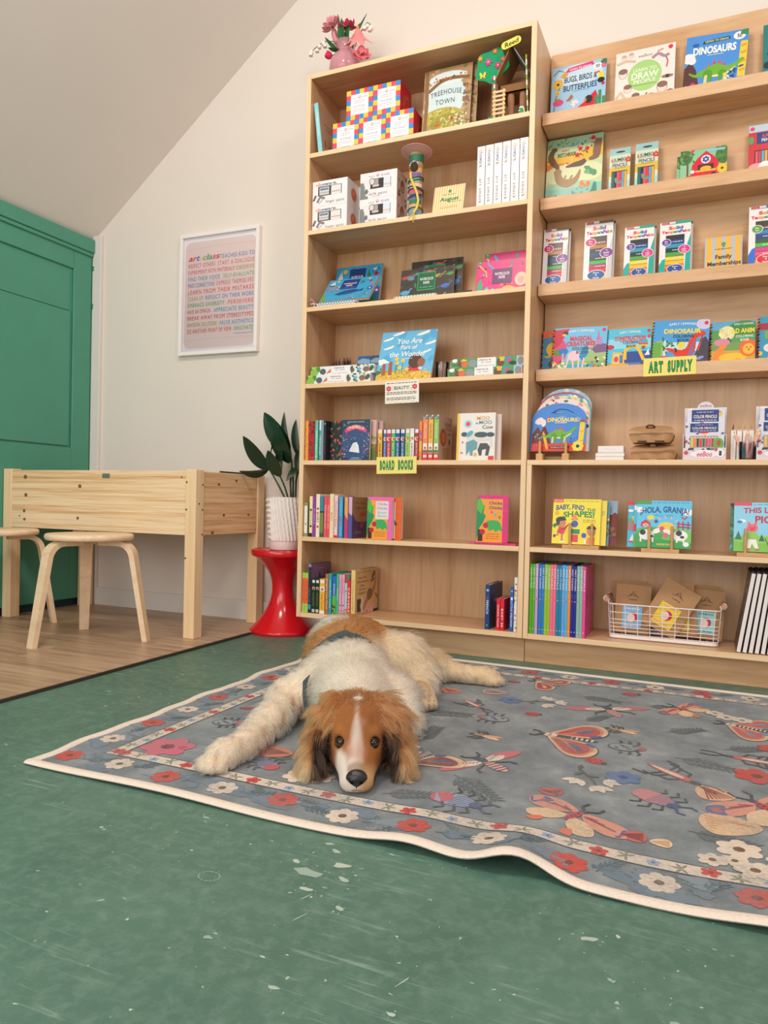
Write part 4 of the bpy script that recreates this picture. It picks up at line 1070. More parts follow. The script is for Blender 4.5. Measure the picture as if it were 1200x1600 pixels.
def carton(name, label, cat, x0, x1, y0, y1, z0, z1, c, front=None, sidefn=None, group=None, mat=None):
    t = thing(name, label, cat, ((x0+x1)/2, y0, z0+0.0003), (0, 0, 0), group)
    w = x1-x0-0.001; h = z1-z0-0.0005
    MB().box(-w/2, w/2, 0, y1-y0, 0, h).build('box', plain(c, 0.5, 0.3, var=0.01), t, bevel=0.001)
    if front: A = Art(w, h); front(A); A.build('printed_front', t, mat or PRINT, (-w/2, 0, 0))
    if sidefn: A = Art(y1-y0, h); sidefn(A); A.build('printed_side', t, mat or PRINT, (w/2, 0, 0), (0, 0, R(90)))
    return t
def stext(A, s, c, y=0.5, w=0.6, h=0.5, rot=-90, bold=0.01, x=0.5, sp=0.06):
    """title running down a spine; h is a share of the spine's width"""
    A.t(s, x, y, h*A.W/A.H, c, w=w, bold=bold, rot=rot, sp=sp); return A
def scat(A, n, cols, r, seed, x0=0, x1=1, y0=0, y1=1, kind='e'):
    q = random.Random(seed)
    for i in range(n):
        x, y, c, rr_ = q.uniform(x0, x1), q.uniform(y0, y1), q.choice(cols), r*q.uniform(0.6, 1.3)
        if kind == 'e': A.e(x, y, rr_, rr_*q.uniform(0.5, 1), c, rot=q.uniform(0, 180), n=8)
        elif kind == 'l': A.lf(x, y, rr_*2, q.uniform(0, 360), c)
        elif kind == 'f': A.fl(x, y, rr_, c, q.choice(cols))
    return A
def sticker(A, s, x, y, rx, ry, c, tc, hs, gap=1.0):
    A.e(x, y, rx+0.008, ry+0.008, '#f6f0ee', n=18); A.e(x, y, rx, ry, c, n=18)
    for i, q in enumerate(s): A.t(q, x, y+(len(s)-1-2*i)*hs*0.75*gap, hs, tc, bold=0.02, sx=0.7, sp=0.03)
    return A
ZA, ZB, ZC, ZD, ZE, ZF = SZ; ZG = 0.12
MULTI = ['#e8a13c', '#d8433c', '#3f7fc4', '#4f9e48', '#7a4fa0', '#e07a2e']
SHOP = ['#e9a23a', '#e0603c', '#3f7fc4', '#5a4fa0', '#48a048', '#d84f3c', '#c8a030', '#555']

# ------------------------------------------------------------------ top bay
def f(A):
    A.r(0, 0, 1, 1, '#b99a7c'); A.t('A PICTURESQUE', 0.50, 0.66, 0.045, '#3a2c26', w=0.62); A.t('CASTLE', 0.5, 0.58, 0.055, '#3a2c26', w=0.42)
    for x, y in ((0.18, 0.22), (0.42, 0.18), (0.6, 0.12)): A.e(x, y+0.07, 0.02, 0.03, '#3a2a26'); A.e(x, y, 0.025, 0.05, '#8a3a30')
    A.e(0.75, 0.8, 0.035, 0.03, '#4a5a40')
spine('slim book with a turquoise spine leaning on the left side of the top bay', -1.5765, -1.5565, ZA, 0.225, '#b99a7c', lambda A: (A.r(0, 0, 1, 1, '#8fd3dc'), stext(A, 'A PICTURESQUE CASTLE', '#eef6f4', 0.62, 0.5, 0.4)), y=2.785, D=0.19, tilt=-7.2, face=f)
def ecodough(A):
    cs = ['#3f8fd0', '#f3c94a', '#e8506a']; k = 0
    n = 6; s = 1/n
    for (x, y) in {(x, y) for x in range(n) for y in range(n) if x in (0, n-1) or y in (0, n-1)}:
        A.r(x*s, y*s, x*s+s, y*s+s, cs[(x+2*y+k) % 3]); A.n -= 1
    A.n += 1
    A.r(s, s*0.95, 1-s, 1-s*0.95, '#f4eff0'); 
    A.t('eco', 0.33, 0.73, 0.055, '#9aa0b0', w=0.16); A.t('kids', 0.70, 0.73, 0.07, '#8f9ac0', w=0.2); A.e(0.5, 0.735, 0.05, 0.05, '#d8606a', n=10); A.e(0.5, 0.74, 0.03, 0.03, '#f4eff0', n=8)
    A.lines(0.3, 0.7, 0.52, 0.65, 2, '#b5b4c4', 0.02); A.t('eco-dough', 0.5, 0.44, 0.06, '#8f94c8', w=0.44); A.lines(0.25, 0.75, 0.24, 0.36, 2, '#c0bcc8', 0.018, 3)
def ecoside(A):
    A.r(0, 0, 1, 1, '#d8283c'); A.e(0.5, 0.5, 0.3, 0.2, '#c9552e', rot=40); A.e(0.5, 0.5, 0.24, 0.14, '#d8283c', rot=40); A.l([(0.3, 0.3), (0.5, 0.62), (0.72, 0.7)], 0.03, '#d09038')
for i, (x0, z0, lb) in enumerate(((-1.515, ZA, 'left of the lower three, checker-edged modelling dough box'), (-1.391, ZA, 'middle of the lower three, checker-edged modelling dough box'), (-1.267, ZA, 'right of the lower three, checker-edged dough box with red side'),
                                  (-1.452, ZA+0.1245, 'left of the two upper checker-edged modelling dough boxes'), (-1.328, ZA+0.1245, 'right of the two upper checker-edged dough boxes, red side showing'))):
    carton('dough_box', lb, 'box', x0, x0+0.1235, 2.795, 2.915, z0, z0+0.1245, '#d8283c', ecodough, ecoside, 'checker-edged dough boxes in the top bay')
def treehouse(A):
    A.r(0, 0, 1, 1, '#b08d68'); scat(A, 90, ['#9a7650', '#c49f78', '#cfb08c', '#8a7848', '#a89858'], 0.03, 5)
    A.e(0.46, 0.55, 0.30, 0.32, '#cfdfe0', n=20); A.e(0.5, 0.84, 0.28, 0.10, '#d7e4e4'); A.l([(0.1, 0.68), (0.35, 0.80), (0.6, 0.83), (0.95, 0.80)], 0.05, '#8a6238')
    A.e(0.42, 0.28, 0.30, 0.14, '#b7a94a'); A.e(0.55, 0.2, 0.28, 0.12, '#9c9440'); scat(A, 60, ['#c9bc5c', '#a8a048', '#8f8a3c', '#d8cc80'], 0.022, 6, 0.15, 0.75, 0.12, 0.38)
    scat(A, 30, ['#c9683c', '#e9d8c0', '#7a4a38', '#c0503c'], 0.016, 8, 0.2, 0.9, 0.8, 0.9); scat(A, 40, ['#d8c8b0', '#7d5a48', '#b0604a', '#e8dcc8'], 0.016, 9, 0.7, 0.98, 0.1, 0.3)
    scat(A, 24, ['#9a6f56', '#b88868', '#7f6048'], 0.022, 11, 0.84, 1, 0.4, 0.75); A.l([(0.06, 0), (0.08, 0.5), (0.05, 1)], 0.05, '#8d6a48')
    A.e(0.32, 0.17, 0.05, 0.02, '#c9622f'); A.e(0.62, 0.24, 0.018, 0.03, '#c23a50')
    A.t('TREEHOUSE', 0.48, 0.615, 0.075, '#4a4658', w=0.66, arc=0.03, sp=0.06); A.t('TOWN', 0.47, 0.505, 0.075, '#4a4658', w=0.42, sp=0.08); A.r(0.3, 0.1, 0.6, 0.105, '#e8e0c8')
facing('picture_book', 'large brown treehouse picture book facing out, front copy of two', 'book', -1.121, -0.916, ZA, 0.292, 2.825, 6, treehouse, '#6a5238', 0.012, 'hard', group='treehouse picture books')
facing('picture_book', 'second treehouse picture book, mostly hidden behind the front copy', 'book', -1.103, -0.898, ZA, 0.292, 2.848, 6, treehouse, '#4c4a30', 0.012, 'hard', group='treehouse picture books')

# cardboard tree house craft
hx, hy, hz = -0.74, 2.79, ZA
H = thing('cardboard_house', 'cardboard model house with a green foam tree, ladder and striped straws', 'craft model', (hx, hy, hz))
CB = plain('#a87a50', 0.85, 0.15, var=0.04, scale=30); CBD = plain('#8d6440', 0.85, 0.15, var=0.05, scale=30)
def slab(p0, p1, y0, y1, th, nm, m, par):
    a = Vector((p0[0], 0, p0[1])); b = Vector((p1[0], 0, p1[1])); d_ = (b-a).normalized(); n_ = Vector((-d_.z, 0, d_.x))*th/2
    q = [a-n_, b-n_, b+n_, a+n_]
    return MB().prism([(v.x, v.z) for v in q], y0, y1).build(nm, m, par)
slab((-0.062, 0.165), (-0.003, 0.285), 0.0, 0.13, 0.003, 'roof_panel', CB, H)
slab((-0.003, 0.285), (0.058, 0.185), 0.0, 0.13, 0.003, 'roof_panel', plain('#7d9490', 0.6), H)
MB().box(-0.05, 0.06, 0.03, 0.13, 0.118, 0.122).box(-0.05, 0.06, 0.126, 0.13, 0.122, 0.22).box(-0.05, 0.06, 0.03, 0.034, 0.118, 0.15).build('house_box', CBD, H)
for (x, y) in ((-0.012, 0.05), (0.035, 0.05), (-0.075, 0.04)):
    MB().tube([(x, y, 0.0005), (x, y, 0.118 if x > -0.05 else 0.17)], 0.0135, 14).build('cardboard_tube', plain('#a5765c', 0.8, 0.15, var=0.05), H)
q = []
for i in range(40):
    a = 2*math.pi*i/40; r = 0.066*(1+0.10*math.cos(5*a+0.6)); q.append((-0.088+r*math.cos(a)*0.98, 0.236+r*math.sin(a)))
ft = MB().prism(q, 0.03, 0.034).build('foam_tree', plain('#2f9e6c', 0.9, 0.1, var=0.03), H)
for (x, z, r, c) in ((-0.134, 0.272, 0.011, '#e79a45'), (-0.075, 0.290, 0.011, '#e58a4c'), (-0.101, 0.252, 0.015, '#d94fa0'), (-0.062, 0.232, 0.014, '#d6407c'), (-0.043, 0.252, 0.011, '#e0566a'), (-0.078, 0.184, 0.010, '#dc4f90')):
    pts = []
    for i in range(24):
        a = 2*math.pi*i/24; rr_ = r*(0.8+0.25*math.cos(6*a)); pts.append((x+rr_*math.cos(a), z+rr_*math.sin(a)))
    fl_ = MB().prism(pts, 0.0265, 0.030).build('foam_flower', plain(c, 0.9, 0.1, var=0.02), ft)
    MB().ball((x, 0.026, z), r*0.3, r*0.2, r*0.3, 8).build('flower_centre', plain('#f0c060', 0.8), ft)
bt = MB()
for s_ in (1, -1): bt.prism([(-0.123+s_*p[0], 0.205+p[1]) for p in ((0, -0.002), (0.006, 0.011), (0.013, 0.012), (0.012, 0.001), (0.009, -0.004), (0.010, -0.012), (0.004, -0.011))][::s_], 0.0265, 0.030)
bt.build('foam_butterfly', plain('#f0d24a', 0.9, 0.1), ft)
lb_ = thing; YW = plain('#e9b84a', 0.6); WDN = plain('#e8c49c', 0.7)
for dx in (-0.018, 0.018):
    MB().prism(rc(0.008, 0.112, 0.0038, (1, 1, 1, 1), -0.043+dx-0.004, 0.002), -0.014, -0.012).build('ladder_rail', YW, H)
for k in range(6):
    MB().box(-0.068, -0.018, -0.016, -0.014, 0.018+k*0.0165, 0.026+k*0.0165).build('ladder_rung', WDN, H)
for (x, z0, z1, tl) in ((-0.068, 0.0005, 0.195, 0), (0.066, 0.0005, 0.235, -0.012)):
    mb = MB(); n = 12
    for k in range(n):
        a = k/n; b = (k+1)/n
        mb.tube([(x+tl*a, 0.005, z0+(z1-z0)*a), (x+tl*b, 0.005, z0+(z1-z0)*b)], 0.0034, 8, mi=k % 2, cap=False)
    mb.build('striped_straw', [plain('#f0eee4', 0.5), plain('#8fae4a' if x > 0 else '#3f8f5a', 0.5)], H)
A = Art(0.078, 0.03); rrect(A, 0, 0, 1, 1, 0.48, '#f2e36a'); A.t('Reed', 0.5, 0.5, 0.6, '#23211f', w=0.72, bold=0.02, shear=0.15)
tg = MB().prism([(x-0.039, z-0.015) for x, z in rc(0.078, 0.03, 0.0145)], 0, 0.0015).build('name_tag', plain('#f2e36a', 0.7), H, (-0.001, -0.012, 0.283), (0, R(-14), 0)); A.build('tag_print', tg, PRINTM, (-0.039, 0, -0.015))
dn = [(0.0, 0.0), (0.006, 0.0), (0.007, 0.010), (0.014, 0.010), (0.015, 0.0), (0.021, 0.0), (0.022, 0.014), (0.020, 0.026), (0.017, 0.032), (0.008, 0.033), (0.004, 0.028), (0.008, 0.024), (0.002, 0.020), (0.007, 0.016)]
MB().prism([(0.03+x*1.25-0.003, z*1.2+0.001) for x, z in dn], 0.0005, 0.0015).build('dinosaur_backing', WHITE, H)
MB().prism([(0.03+x, z+0.002) for x, z in dn], -0.0010, 0.0002).build('dinosaur_cutout', plain('#3f9a4a', 0.7), H)
MB().box(-0.09, -0.06, 0.0, 0.03, 0.0005, 0.022).build('green_block', plain('#2f8f7a', 0.8), H)

# ------------------------------------------------------------------ second bay
def finger(A):
    A.r(0, 0, 1, 1, '#efe9ea'); A.t('elseware.', 0.40, 0.87, 0.13, ['#e9a23a', '#d8433c', '#e07a3c', '#3f7fc4', '#3a3f4a', '#5a4fa0', '#48a048', '#7a5a3c', '#555'], w=0.62, bold=0.02)
    A.r(0.16, 0.40, 0.84, 0.78, '#4f4a48'); A.r(0.2, 0.44, 0.48, 0.74, '#d9d3cf'); A.r(0.54, 0.40, 0.82, 0.76, '#e6e1de'); A.r(0.2, 0.5, 0.48, 0.55, '#b9b0a8'); A.r(0.22, 0.62, 0.46, 0.7, '#6a86a8'); A.r(0.56, 0.50, 0.80, 0.54, '#c9a898')
    A.l([(0.03, 0.24), (0.10, 0.45)], 0.09, '#6f6a6a'); A.l([(0.14, 0.16), (0.22, 0.36), (0.36, 0.30)], 0.10, '#8a8484'); A.l([(0.18, 0.10), (0.3, 0.26)], 0.05, '#c9c2c2')
    A.t('finger paint', 0.66, 0.16, 0.12, '#6a6464', w=0.54, sp=0.12)
def fingside(A): A.r(0, 0, 1, 1, '#e6dcd8'); A.e(0.55, 0.5, 0.30, 0.30, '#d9cfc8'); A.e(0.55, 0.5, 0.24, 0.24, '#d2693a'); A.e(0.52, 0.55, 0.10, 0.10, '#e08a50')
def milk(A):
    A.r(0, 0, 1, 1, '#efe6e8'); A.t('eco', 0.32, 0.86, 0.09, '#7f8a80', w=0.17); A.t('kids', 0.68, 0.86, 0.11, '#7f86b0', w=0.24, shear=0.2); A.e(0.48, 0.87, 0.06, 0.06, '#c8505a'); A.e(0.48, 0.88, 0.035, 0.035, '#efe6e8')
    A.p([(0, 0), (0.22, 0), (0.2, 0.25), (0.13, 0.45), (0.08, 0.70), (0, 0.66)], '#7d8683'); A.p([(0.05, 0.72), (0.32, 0.78), (0.30, 0.45), (0.24, 0.12), (0.16, 0.10), (0.12, 0.3), (0.14, 0.55)], '#e9dfe0'); A.e(0.17, 0.28, 0.08, 0.10, '#6f7a7c'); A.e(0.05, 0.66, 0.07, 0.03, '#e9dfe0')
    A.r(0.28, 0.36, 0.84, 0.74, '#3c3a38'); A.r(0.34, 0.42, 0.50, 0.72, '#a9a29e'); A.r(0.64, 0.36, 0.83, 0.74, '#dbe0ea'); A.r(0.34, 0.44, 0.52, 0.50, '#d9c0b8'); A.r(0.64, 0.44, 0.83, 0.50, '#d8c4c0'); A.e(0.33, 0.64, 0.12, 0.14, '#2f2d2c', n=12); A.e(0.33, 0.64, 0.10, 0.12, '#d9d0d0', n=12)
    A.t('milk paint', 0.5, 0.17, 0.11, '#6a6464', w=0.5, sp=0.12); A.r(0.34, 0.06, 0.56, 0.075, '#c0b6b6')
def milkside(A):
    A.r(0, 0, 1, 1, '#d9b3a4'); scat(A, 12, ['#2d2624'], 0.09, 4); A.e(0.5, 0.5, 0.34, 0.34, '#d9c0b4'); A.e(0.5, 0.48, 0.22, 0.26, '#8f4a30'); A.e(0.52, 0.4, 0.12, 0.12, '#b8a86a')
pos = ('lower front', 'upper front', 'lower rear', 'upper rear')
for k in range(4):
    dz = (k % 2)*0.1075; dy = (k//2)*0.116; dx = (k//2)*0.018
    carton('finger_paint_box', pos[k]+' white finger paint box in the second bay', 'box', -1.603+dx, -1.435+dx, 2.787+dy, 2.899+dy, ZB+dz, ZB+dz+0.1075, '#e6dfe0', finger, fingside, 'white finger paint boxes')
    carton('milk_paint_box', pos[k]+' cow-patterned milk paint box in the second bay', 'box', -1.376+dx, -1.208+dx, 2.789+dy, 2.901+dy, ZB+dz, ZB+dz+0.1075, '#e3dadc', milk, milkside, 'cow-patterned milk paint boxes')
tx, ty = -1.128, 2.797
tt = thing('decorated_tube', 'decorated cardboard tube with a pink paper brim and yellow yarn', 'craft model', (tx, ty, ZB))
MB().lathe([(0.0, 0.001), (0.0285, 0.001), (0.0285, 0.268), (0.027, 0.268), (0.027, 0.21), (0, 0.21)], n=28).build('cardboard_tube', plain('#b08a68', 0.8, 0.15), tt, sharp=50)
q = random.Random(5)
for k in range(9):
    z = 0.01+k*0.021; a0 = R(-150+q.uniform(0, 30)); n = 7; V = []; cs = ['#6aa0c0', '#d8a87a', '#2f7a5a', '#3f4f9e', '#d9507a', '#e8b8a8', '#8fae8a', '#7a5aa0', '#d9a04a']
    for i in range(n+1):
        a = a0+R(110)*i/n; V += [(0.029*math.cos(a), 0.029*math.sin(a), z), (0.029*math.cos(a), 0.029*math.sin(a), z+0.018)]
    MB().add(V, [(2*i, 2*i+2, 2*i+3, 2*i+1) for i in range(n)], 0, True).build('paper_patch', plain(cs[k], 0.7, var=0.05), tt)
for z in (0.03, 0.085, 0.105, 0.118, 0.148, 0.155): MB().tube([(0.0305*math.cos(a*0.3), 0.0305*math.sin(a*0.3), z+0.006*math.sin(a*0.3+z*90)) for a in range(21)], 0.0022, 6, closed=True).build('green_band', plain('#1f5a3c', 0.6), tt)
MB().lathe([(0.030, 0.222), (0.030, 0.25)], n=28).build('green_collar', plain('#1f6b48', 0.6), tt)
hole = MB(); hole.ball((0.002, -0.0265, 0.197), 0.017, 0.006, 0.021, 14); hole.build('dark_opening', plain('#3a2c20', 0.9), tt)
for k in range(9):
    a = R(20+k*20); MB().ball((0.002+0.019*math.cos(a), -0.0300, 0.197+0.023*math.sin(a)), 0.003, n=8).build('bead', plain(['#9fc4d8', '#e8e8ee', '#d86a8a'][k % 3], 0.25), tt)
MB().lathe([(0.0295, 0.0), (0.045, 0.006), (0.064, 0.006), (0.0645, 0.0072), (0.045, 0.0075), (0.0295, 0.003)], n=36, fn=lambda r, z, a: r*(1+0.06*math.cos(2*a+1))).build('paper_brim', plain('#e9b3ae', 0.8, 0.1), tt, rot=(R(-7), R(3), 0), loc=(0.0, 0.0, 0.262))
yp = [(-0.012, -0.031, 0.175), (-0.008, -0.033, 0.15), (0.006, -0.034, 0.12), (0.018, -0.032, 0.09), (0.024, -0.030, 0.06), (0.020, -0.034, 0.03), (0.008, -0.038, 0.008)]
MB().tube(yp, 0.0048, 8).build('yarn', plain('#eccb62', 0.9, 0.1, var=0.15, scale=300, bump=0.5), tt)
for (dx, L_) in ((-0.014, 0.014), (0.0, 0.022), (0.003, 0.03), (0.01, 0.018)):
    MB().tube([(0.008, -0.038, 0.008), (0.006+dx, -0.041, -0.004), (0.004+dx*1.3, -0.0415, -L_)], 0.0012, 5).build('yarn_end', plain('#eccb62', 0.9, 0.1, var=0.15, scale=300, bump=0.5), tt)
def august(A):
    A.r(0, 0, 1, 1, '#f3e6c4')
    for i in range(13): A.r(i/13+0.01, 0, i/13+0.045, 1, '#eebd70'); A.n -= 1
    A.n += 1
    A.e(0.52, 0.82, 0.05, 0.045, '#3f9a5a'); A.r(0.49, 0.76, 0.54, 0.82, '#3f9a5a'); A.lines(0.28, 0.72, 0.69, 0.73, 1, '#6a8a5a', 0.02)
    A.t('August', 0.52, 0.57, 0.12, '#2f8f4e', w=0.60, bold=0.035, shear=0.1); A.lines(0.5, 0.92, 0.44, 0.48, 1, '#7a7a50', 0.018, 2); A.lines(0.25, 0.8, 0.26, 0.34, 2, '#b09a60', 0.014, 4); A.lines(0.06, 0.5, 0.12, 0.16, 1, '#b09a60', 0.014, 5)
facing('counter_sign', 'small striped August sign board standing in the second bay', 'sign', -1.068, -0.937, ZB, 0.142, 2.825, 14, august, '#efe6da', 0.009)
def smock(A):
    A.r(0, 0, 1, 1, '#f0eae9'); A.t('elseware.', 0.5, 0.80, 0.5*A.W/A.H, ['#e9a23a', '#d8433c', '#e0703c', '#3f7fc4', '#3a3f4a', '#5a4fa0', '#48a048', '#7a5a3c', '#555'], w=0.30, rot=-90, bold=0.015); A.lines(0.46, 0.50, 0.53, 0.62, 8, '#a8a2a2', 0.004)
    A.t('art smock', 0.5, 0.28, 0.42*A.W/A.H, '#6a6464', w=0.40, rot=-90, sp=0.14)
for k, w in enumerate(('first', 'second', 'third', 'fourth', 'fifth', 'sixth')):
    x = -0.868+k*0.0338
    spine(w+' from the left of six white art smock boxes', x, x+0.0315, ZB, 0.241+0.001*k, '#efe9e9', smock, y=2.79, D=0.19, cat='box', name='smock_box', group='white art smock boxes', cover=True, tilt=0)

# ------------------------------------------------------------------ third bay: watercolour pads
def bluepad(A):
    A.r(0, 0, 1, 1, '#3f9fc9'); A.p([(0, 0), (0, 0.5), (0.06, 0.3), (0.1, 0)], '#6f9a4a'); scat(A, 10, ['#7fc4dd', '#2f86b4'], 0.03, 2)
    A.r(0.30, 0.50, 0.65, 0.94, '#27407f'); A.t('WATERCOLOR', 0.47, 0.76, 0.07, '#f0e4e4', w=0.26, bold=0.01); A.t('PAPER', 0.47, 0.66, 0.07, '#f0e4e4', w=0.13, bold=0.01); A.lines(0.33, 0.62, 0.54, 0.58, 1, '#7a8ab8', 0.015)
    A.e(0.10, 0.72, 0.09, 0.03, '#3c2f2a'); A.p([(0.05, 0.74), (0.10, 0.90), (0.11, 0.74)], '#eadfce'); A.p([(0.11, 0.74), (0.12, 0.94), (0.16, 0.74)], '#eadfce')
    A.e(0.20, 0.90, 0.045, None, '#efb63c'); A.p([(0.68, 0.70), (0.72, 0.92), (0.76, 0.74)], '#3f7a4a'); A.fl(0.88, 0.80, 0.06, '#b23a3c', '#2d2a2a', 4); A.e(0.84, 0.92, 0.04, 0.04, '#e8e0d0', a0=200, a1=380)
    scat(A, 16, ['#c9453c', '#d86a4a', '#ecdccc'], 0.028, 3, 0.03, 0.3, 0.35, 0.65)
    A.p([(0.25, 0.28), (0.42, 0.42), (0.62, 0.46), (0.74, 0.40), (0.80, 0.48), (0.80, 0.34), (0.72, 0.34), (0.55, 0.26), (0.35, 0.22)], '#2f4f86'); A.l([(0.86, 0.2), (0.9, 0.5)], 0.03, '#4a9a5a'); A.fl(0.93, 0.45, 0.09, '#5a5fa8', '#e8e0f0', 6)
    scat(A, 26, ['#d86a8a', '#e89a7a', '#4fb8a0', '#6a5fa8', '#e8c85a'], 0.035, 6, 0.4, 0.95, 0.02, 0.2, 'l'); A.p([(0.92, 0.6), (0.95, 0.78), (0.97, 0.6)], '#e0703c')
def dinopad(A):
    A.r(0, 0, 1, 1, '#4a443e'); scat(A, 26, ['#5a544a', '#3c3834'], 0.05, 2)
    for (x, y, s, c) in ((0.18, 0.78, 0.12, '#6f8fa8'), (0.34, 0.86, 0.10, '#5f8a9a'), (0.10, 0.40, 0.13, '#5fa8d0'), (0.72, 0.78, 0.10, '#d8904a'), (0.85, 0.50, 0.12, '#4f74b8'), (0.30, 0.16, 0.13, '#d8c05a'), (0.75, 0.22, 0.12, '#7fa84a'), (0.55, 0.90, 0.08, '#d86a5a'), (0.93, 0.80, 0.09, '#5f9a5a'), (0.10, 0.14, 0.08, '#e07a8a'), (0.92, 0.14, 0.10, '#5f9fd0'), (0.08, 0.80, 0.08, '#b84a48')):
        A.e(x, y, s, s*0.45, c, rot=20*math.sin(x*30)); A.l([(x+0.05, y), (x+0.10, y+s*0.7), (x+0.13, y+s*0.75)], s*0.25, c); A.l([(x-0.05, y), (x-0.14, y-s*0.3)], [s*0.3, 0.01], c)
        A.r(x-0.03, y-s*0.6, x-0.015, y, c); A.r(x+0.02, y-s*0.6, x+0.035, y, c)
    scat(A, 14, ['#2f6a4a', '#3f8a5a', '#244f3a'], 0.07, 7, kind='l')
    A.r(0.325, 0.42, 0.665, 0.90, '#3f9a5f'); A.r(0.34, 0.45, 0.65, 0.87, '#2d6a4a'); A.t('WATERCOLOR', 0.495, 0.72, 0.07, '#f0eee4', w=0.25, bold=0.015); A.t('PAPER', 0.495, 0.62, 0.07, '#f0eee4', w=0.12, bold=0.015); A.lines(0.37, 0.62, 0.48, 0.53, 1, '#8fb89a', 0.014)
def pinkpad(A):
    A.r(0, 0, 1, 1, '#e0307c'); scat(A, 50, ['#c0205f', '#f0609a', '#3f3a6a', '#d84a90', '#e88ab0'], 0.028, 4); scat(A, 14, ['#3f9a6a', '#5fb8d0', '#e8b83c', '#ee7a50'], 0.05, 5, kind='f')
    A.l([(0.2, 0.95), (0.35, 0.7), (0.45, 0.4)], 0.05, '#5f9fd8'); A.l([(0.05, 0.9), (0.18, 0.7), (0.2, 0.55)], 0.035, '#e8b84a')
    A.e(0.83, 0.42, 0.17, 0.19, '#e8cdb0'); A.e(0.83, 0.40, 0.09, 0.10, '#d8b49a'); A.e(0.6, 0.14, 0.2, 0.13, '#e8b43a'); A.p([(0.04, 0.1), (0.02, 0.35), (0.09, 0.5), (0.14, 0.3), (0.11, 0.08)], '#3fae7a'); A.e(0.95, 0.2, 0.08, 0.14, '#2f9ab0')
    A.r(0.30, 0.34, 0.66, 0.76, '#6a2f66'); A.t('WATERCOLOR', 0.48, 0.62, 0.08, '#f4e4ea', w=0.27, bold=0.015); A.t('PAPER', 0.48, 0.52, 0.08, '#f4e4ea', w=0.12, bold=0.015)
facing('watercolour_pad', 'blue sea-life watercolour pad standing upright at the back of the third bay', 'drawing pad', -1.578, -1.350, ZC, 0.232, 2.930, 13, bluepad, '#d9cbb8', 0.012, group='watercolour pads')
facing('watercolour_pad', 'blue sea-life watercolour pad tipped far back in front of the upright one', 'drawing pad', -1.556, -1.322, ZC+0.0152, 0.158, 2.778, 41, bluepad, '#c9b8a4', 0.012, group='watercolour pads')
def flatpad(label, x0, x1, z, c, cc, n=16, y=2.766, D=0.14):
    t = thing('watercolour_pad', label, 'drawing pad', ((x0+x1)/2, y, z+0.0003), group='watercolour pads')
    w = x1-x0; MB().box(-w/2, w/2, 0.003, D, 0.001, 0.0065).build('pages', PAGE, t)
    MB().box(-w/2, w/2, 0.002, D, 0.0066, 0.0074).box(-w/2, w/2, 0.002, D, 0.0, 0.0008).build('cover', plain(c, 0.5), t)
    mb = MB()
    for i in range(n):
        x = -w/2+0.005+i*(w-0.01)/(n-1)
        mb.tube([(x, 0.0032+0.003*math.cos(2*math.pi*k/8), 0.0036+0.0032*math.sin(2*math.pi*k/8)) for k in range(8)], 0.0012, 5, closed=True)
    mb.build('spiral_binding', plain(cc, 0.4, var=0), t)
flatpad('lower of two pale blue spiral pads lying flat at the bay edge', -1.577, -1.380, ZC, '#9fd0e8', '#4a7fb0'); flatpad('upper of two pale blue spiral pads lying flat at the bay edge', -1.570, -1.374, ZC+0.0076, '#8fc4de', '#4a7fb0')
facing('watercolour_pad', 'dark dinosaur watercolour pad, front one of two in the third bay', 'drawing pad', -1.242, -1.002, ZC, 0.17, 2.915, 8, dinopad, '#c9b094', 0.010, group='watercolour pads')
facing('watercolour_pad', 'dark dinosaur watercolour pad, the taller rear one of two', 'drawing pad', -1.208, -0.976, ZC, 0.212, 2.950, 6, dinopad, '#b89a7c', 0.010, group='watercolour pads')
flatpad('lower of two white-green spiral pads lying flat below the dinosaur pads', -1.212, -1.030, ZC, '#e8ece4', '#3f9a6a', 14, 2.78, 0.11); flatpad('upper of two white-green spiral pads lying flat below the dinosaur pads', -1.208, -1.026, ZC+0.0076, '#e8ece4', '#3f9a6a', 14, 2.782, 0.11)
facing('watercolour_pad', 'hot pink watercolour pad, lower front one of two at the right', 'drawing pad', -0.896, -0.672, ZC+0.0078, 0.152, 2.89, 9, pinkpad, '#e0a0b8', 0.008, group='watercolour pads')
facing('watercolour_pad', 'hot pink watercolour pad, taller rear one of two at the right', 'drawing pad', -0.875, -0.666, ZC, 0.202, 2.925, 7, pinkpad, '#d88aa8', 0.008, group='watercolour pads')
flatpad('pink and white spiral pad lying flat at the right of the third bay', -0.852, -0.667, ZC, '#e8b0c8', '#d8607a', 16, 2.785, 0.10)
def bands(label, x, y, cols, dark):
    t = thing('cord_bracelet', label, 'bracelet', (x, y, ZC+0.0005), group='small bracelets lying in the third bay')
    q = random.Random(int(-x*1000))
    for k, c in enumerate(cols):
        if dark: pts = [(0.030*math.cos(a*0.4)*(1+0.06*k), 0.016*math.sin(a*0.4)+k*0.003, 0.004+k*0.006+0.004*math.sin(a*0.4+k)) for a in range(16)]
        else:
            pts = [(-0.012+0.030*f_, -0.004-0.004*math.sin(f_*3+k), 0.004+(0.034-0.004*k)*(1-f_)*(1-0.2*f_)+0.006*math.sin(f_*3.1)) for f_ in [i/10 for i in range(11)]]
        MB().tube(pts, 0.0032, 7, closed=dark).build('band', plain(c, 0.6), t)
bands('bundle of colourful looped bands at the left end of the third bay', -1.580, 2.775, ['#d86a8a', '#3f9a6a', '#e8a050', '#5a6fb8', '#c83c4a', '#8a4a6a', '#e8d0b0'], False)
bands('dark cord bracelets between the blue and dinosaur pads', -1.292, 2.80, ['#5a3a30', '#3a302c'], True)
bands('dark cord bracelets left of the pink pads', -0.915, 2.80, ['#4a3836', '#2e2826'], True)

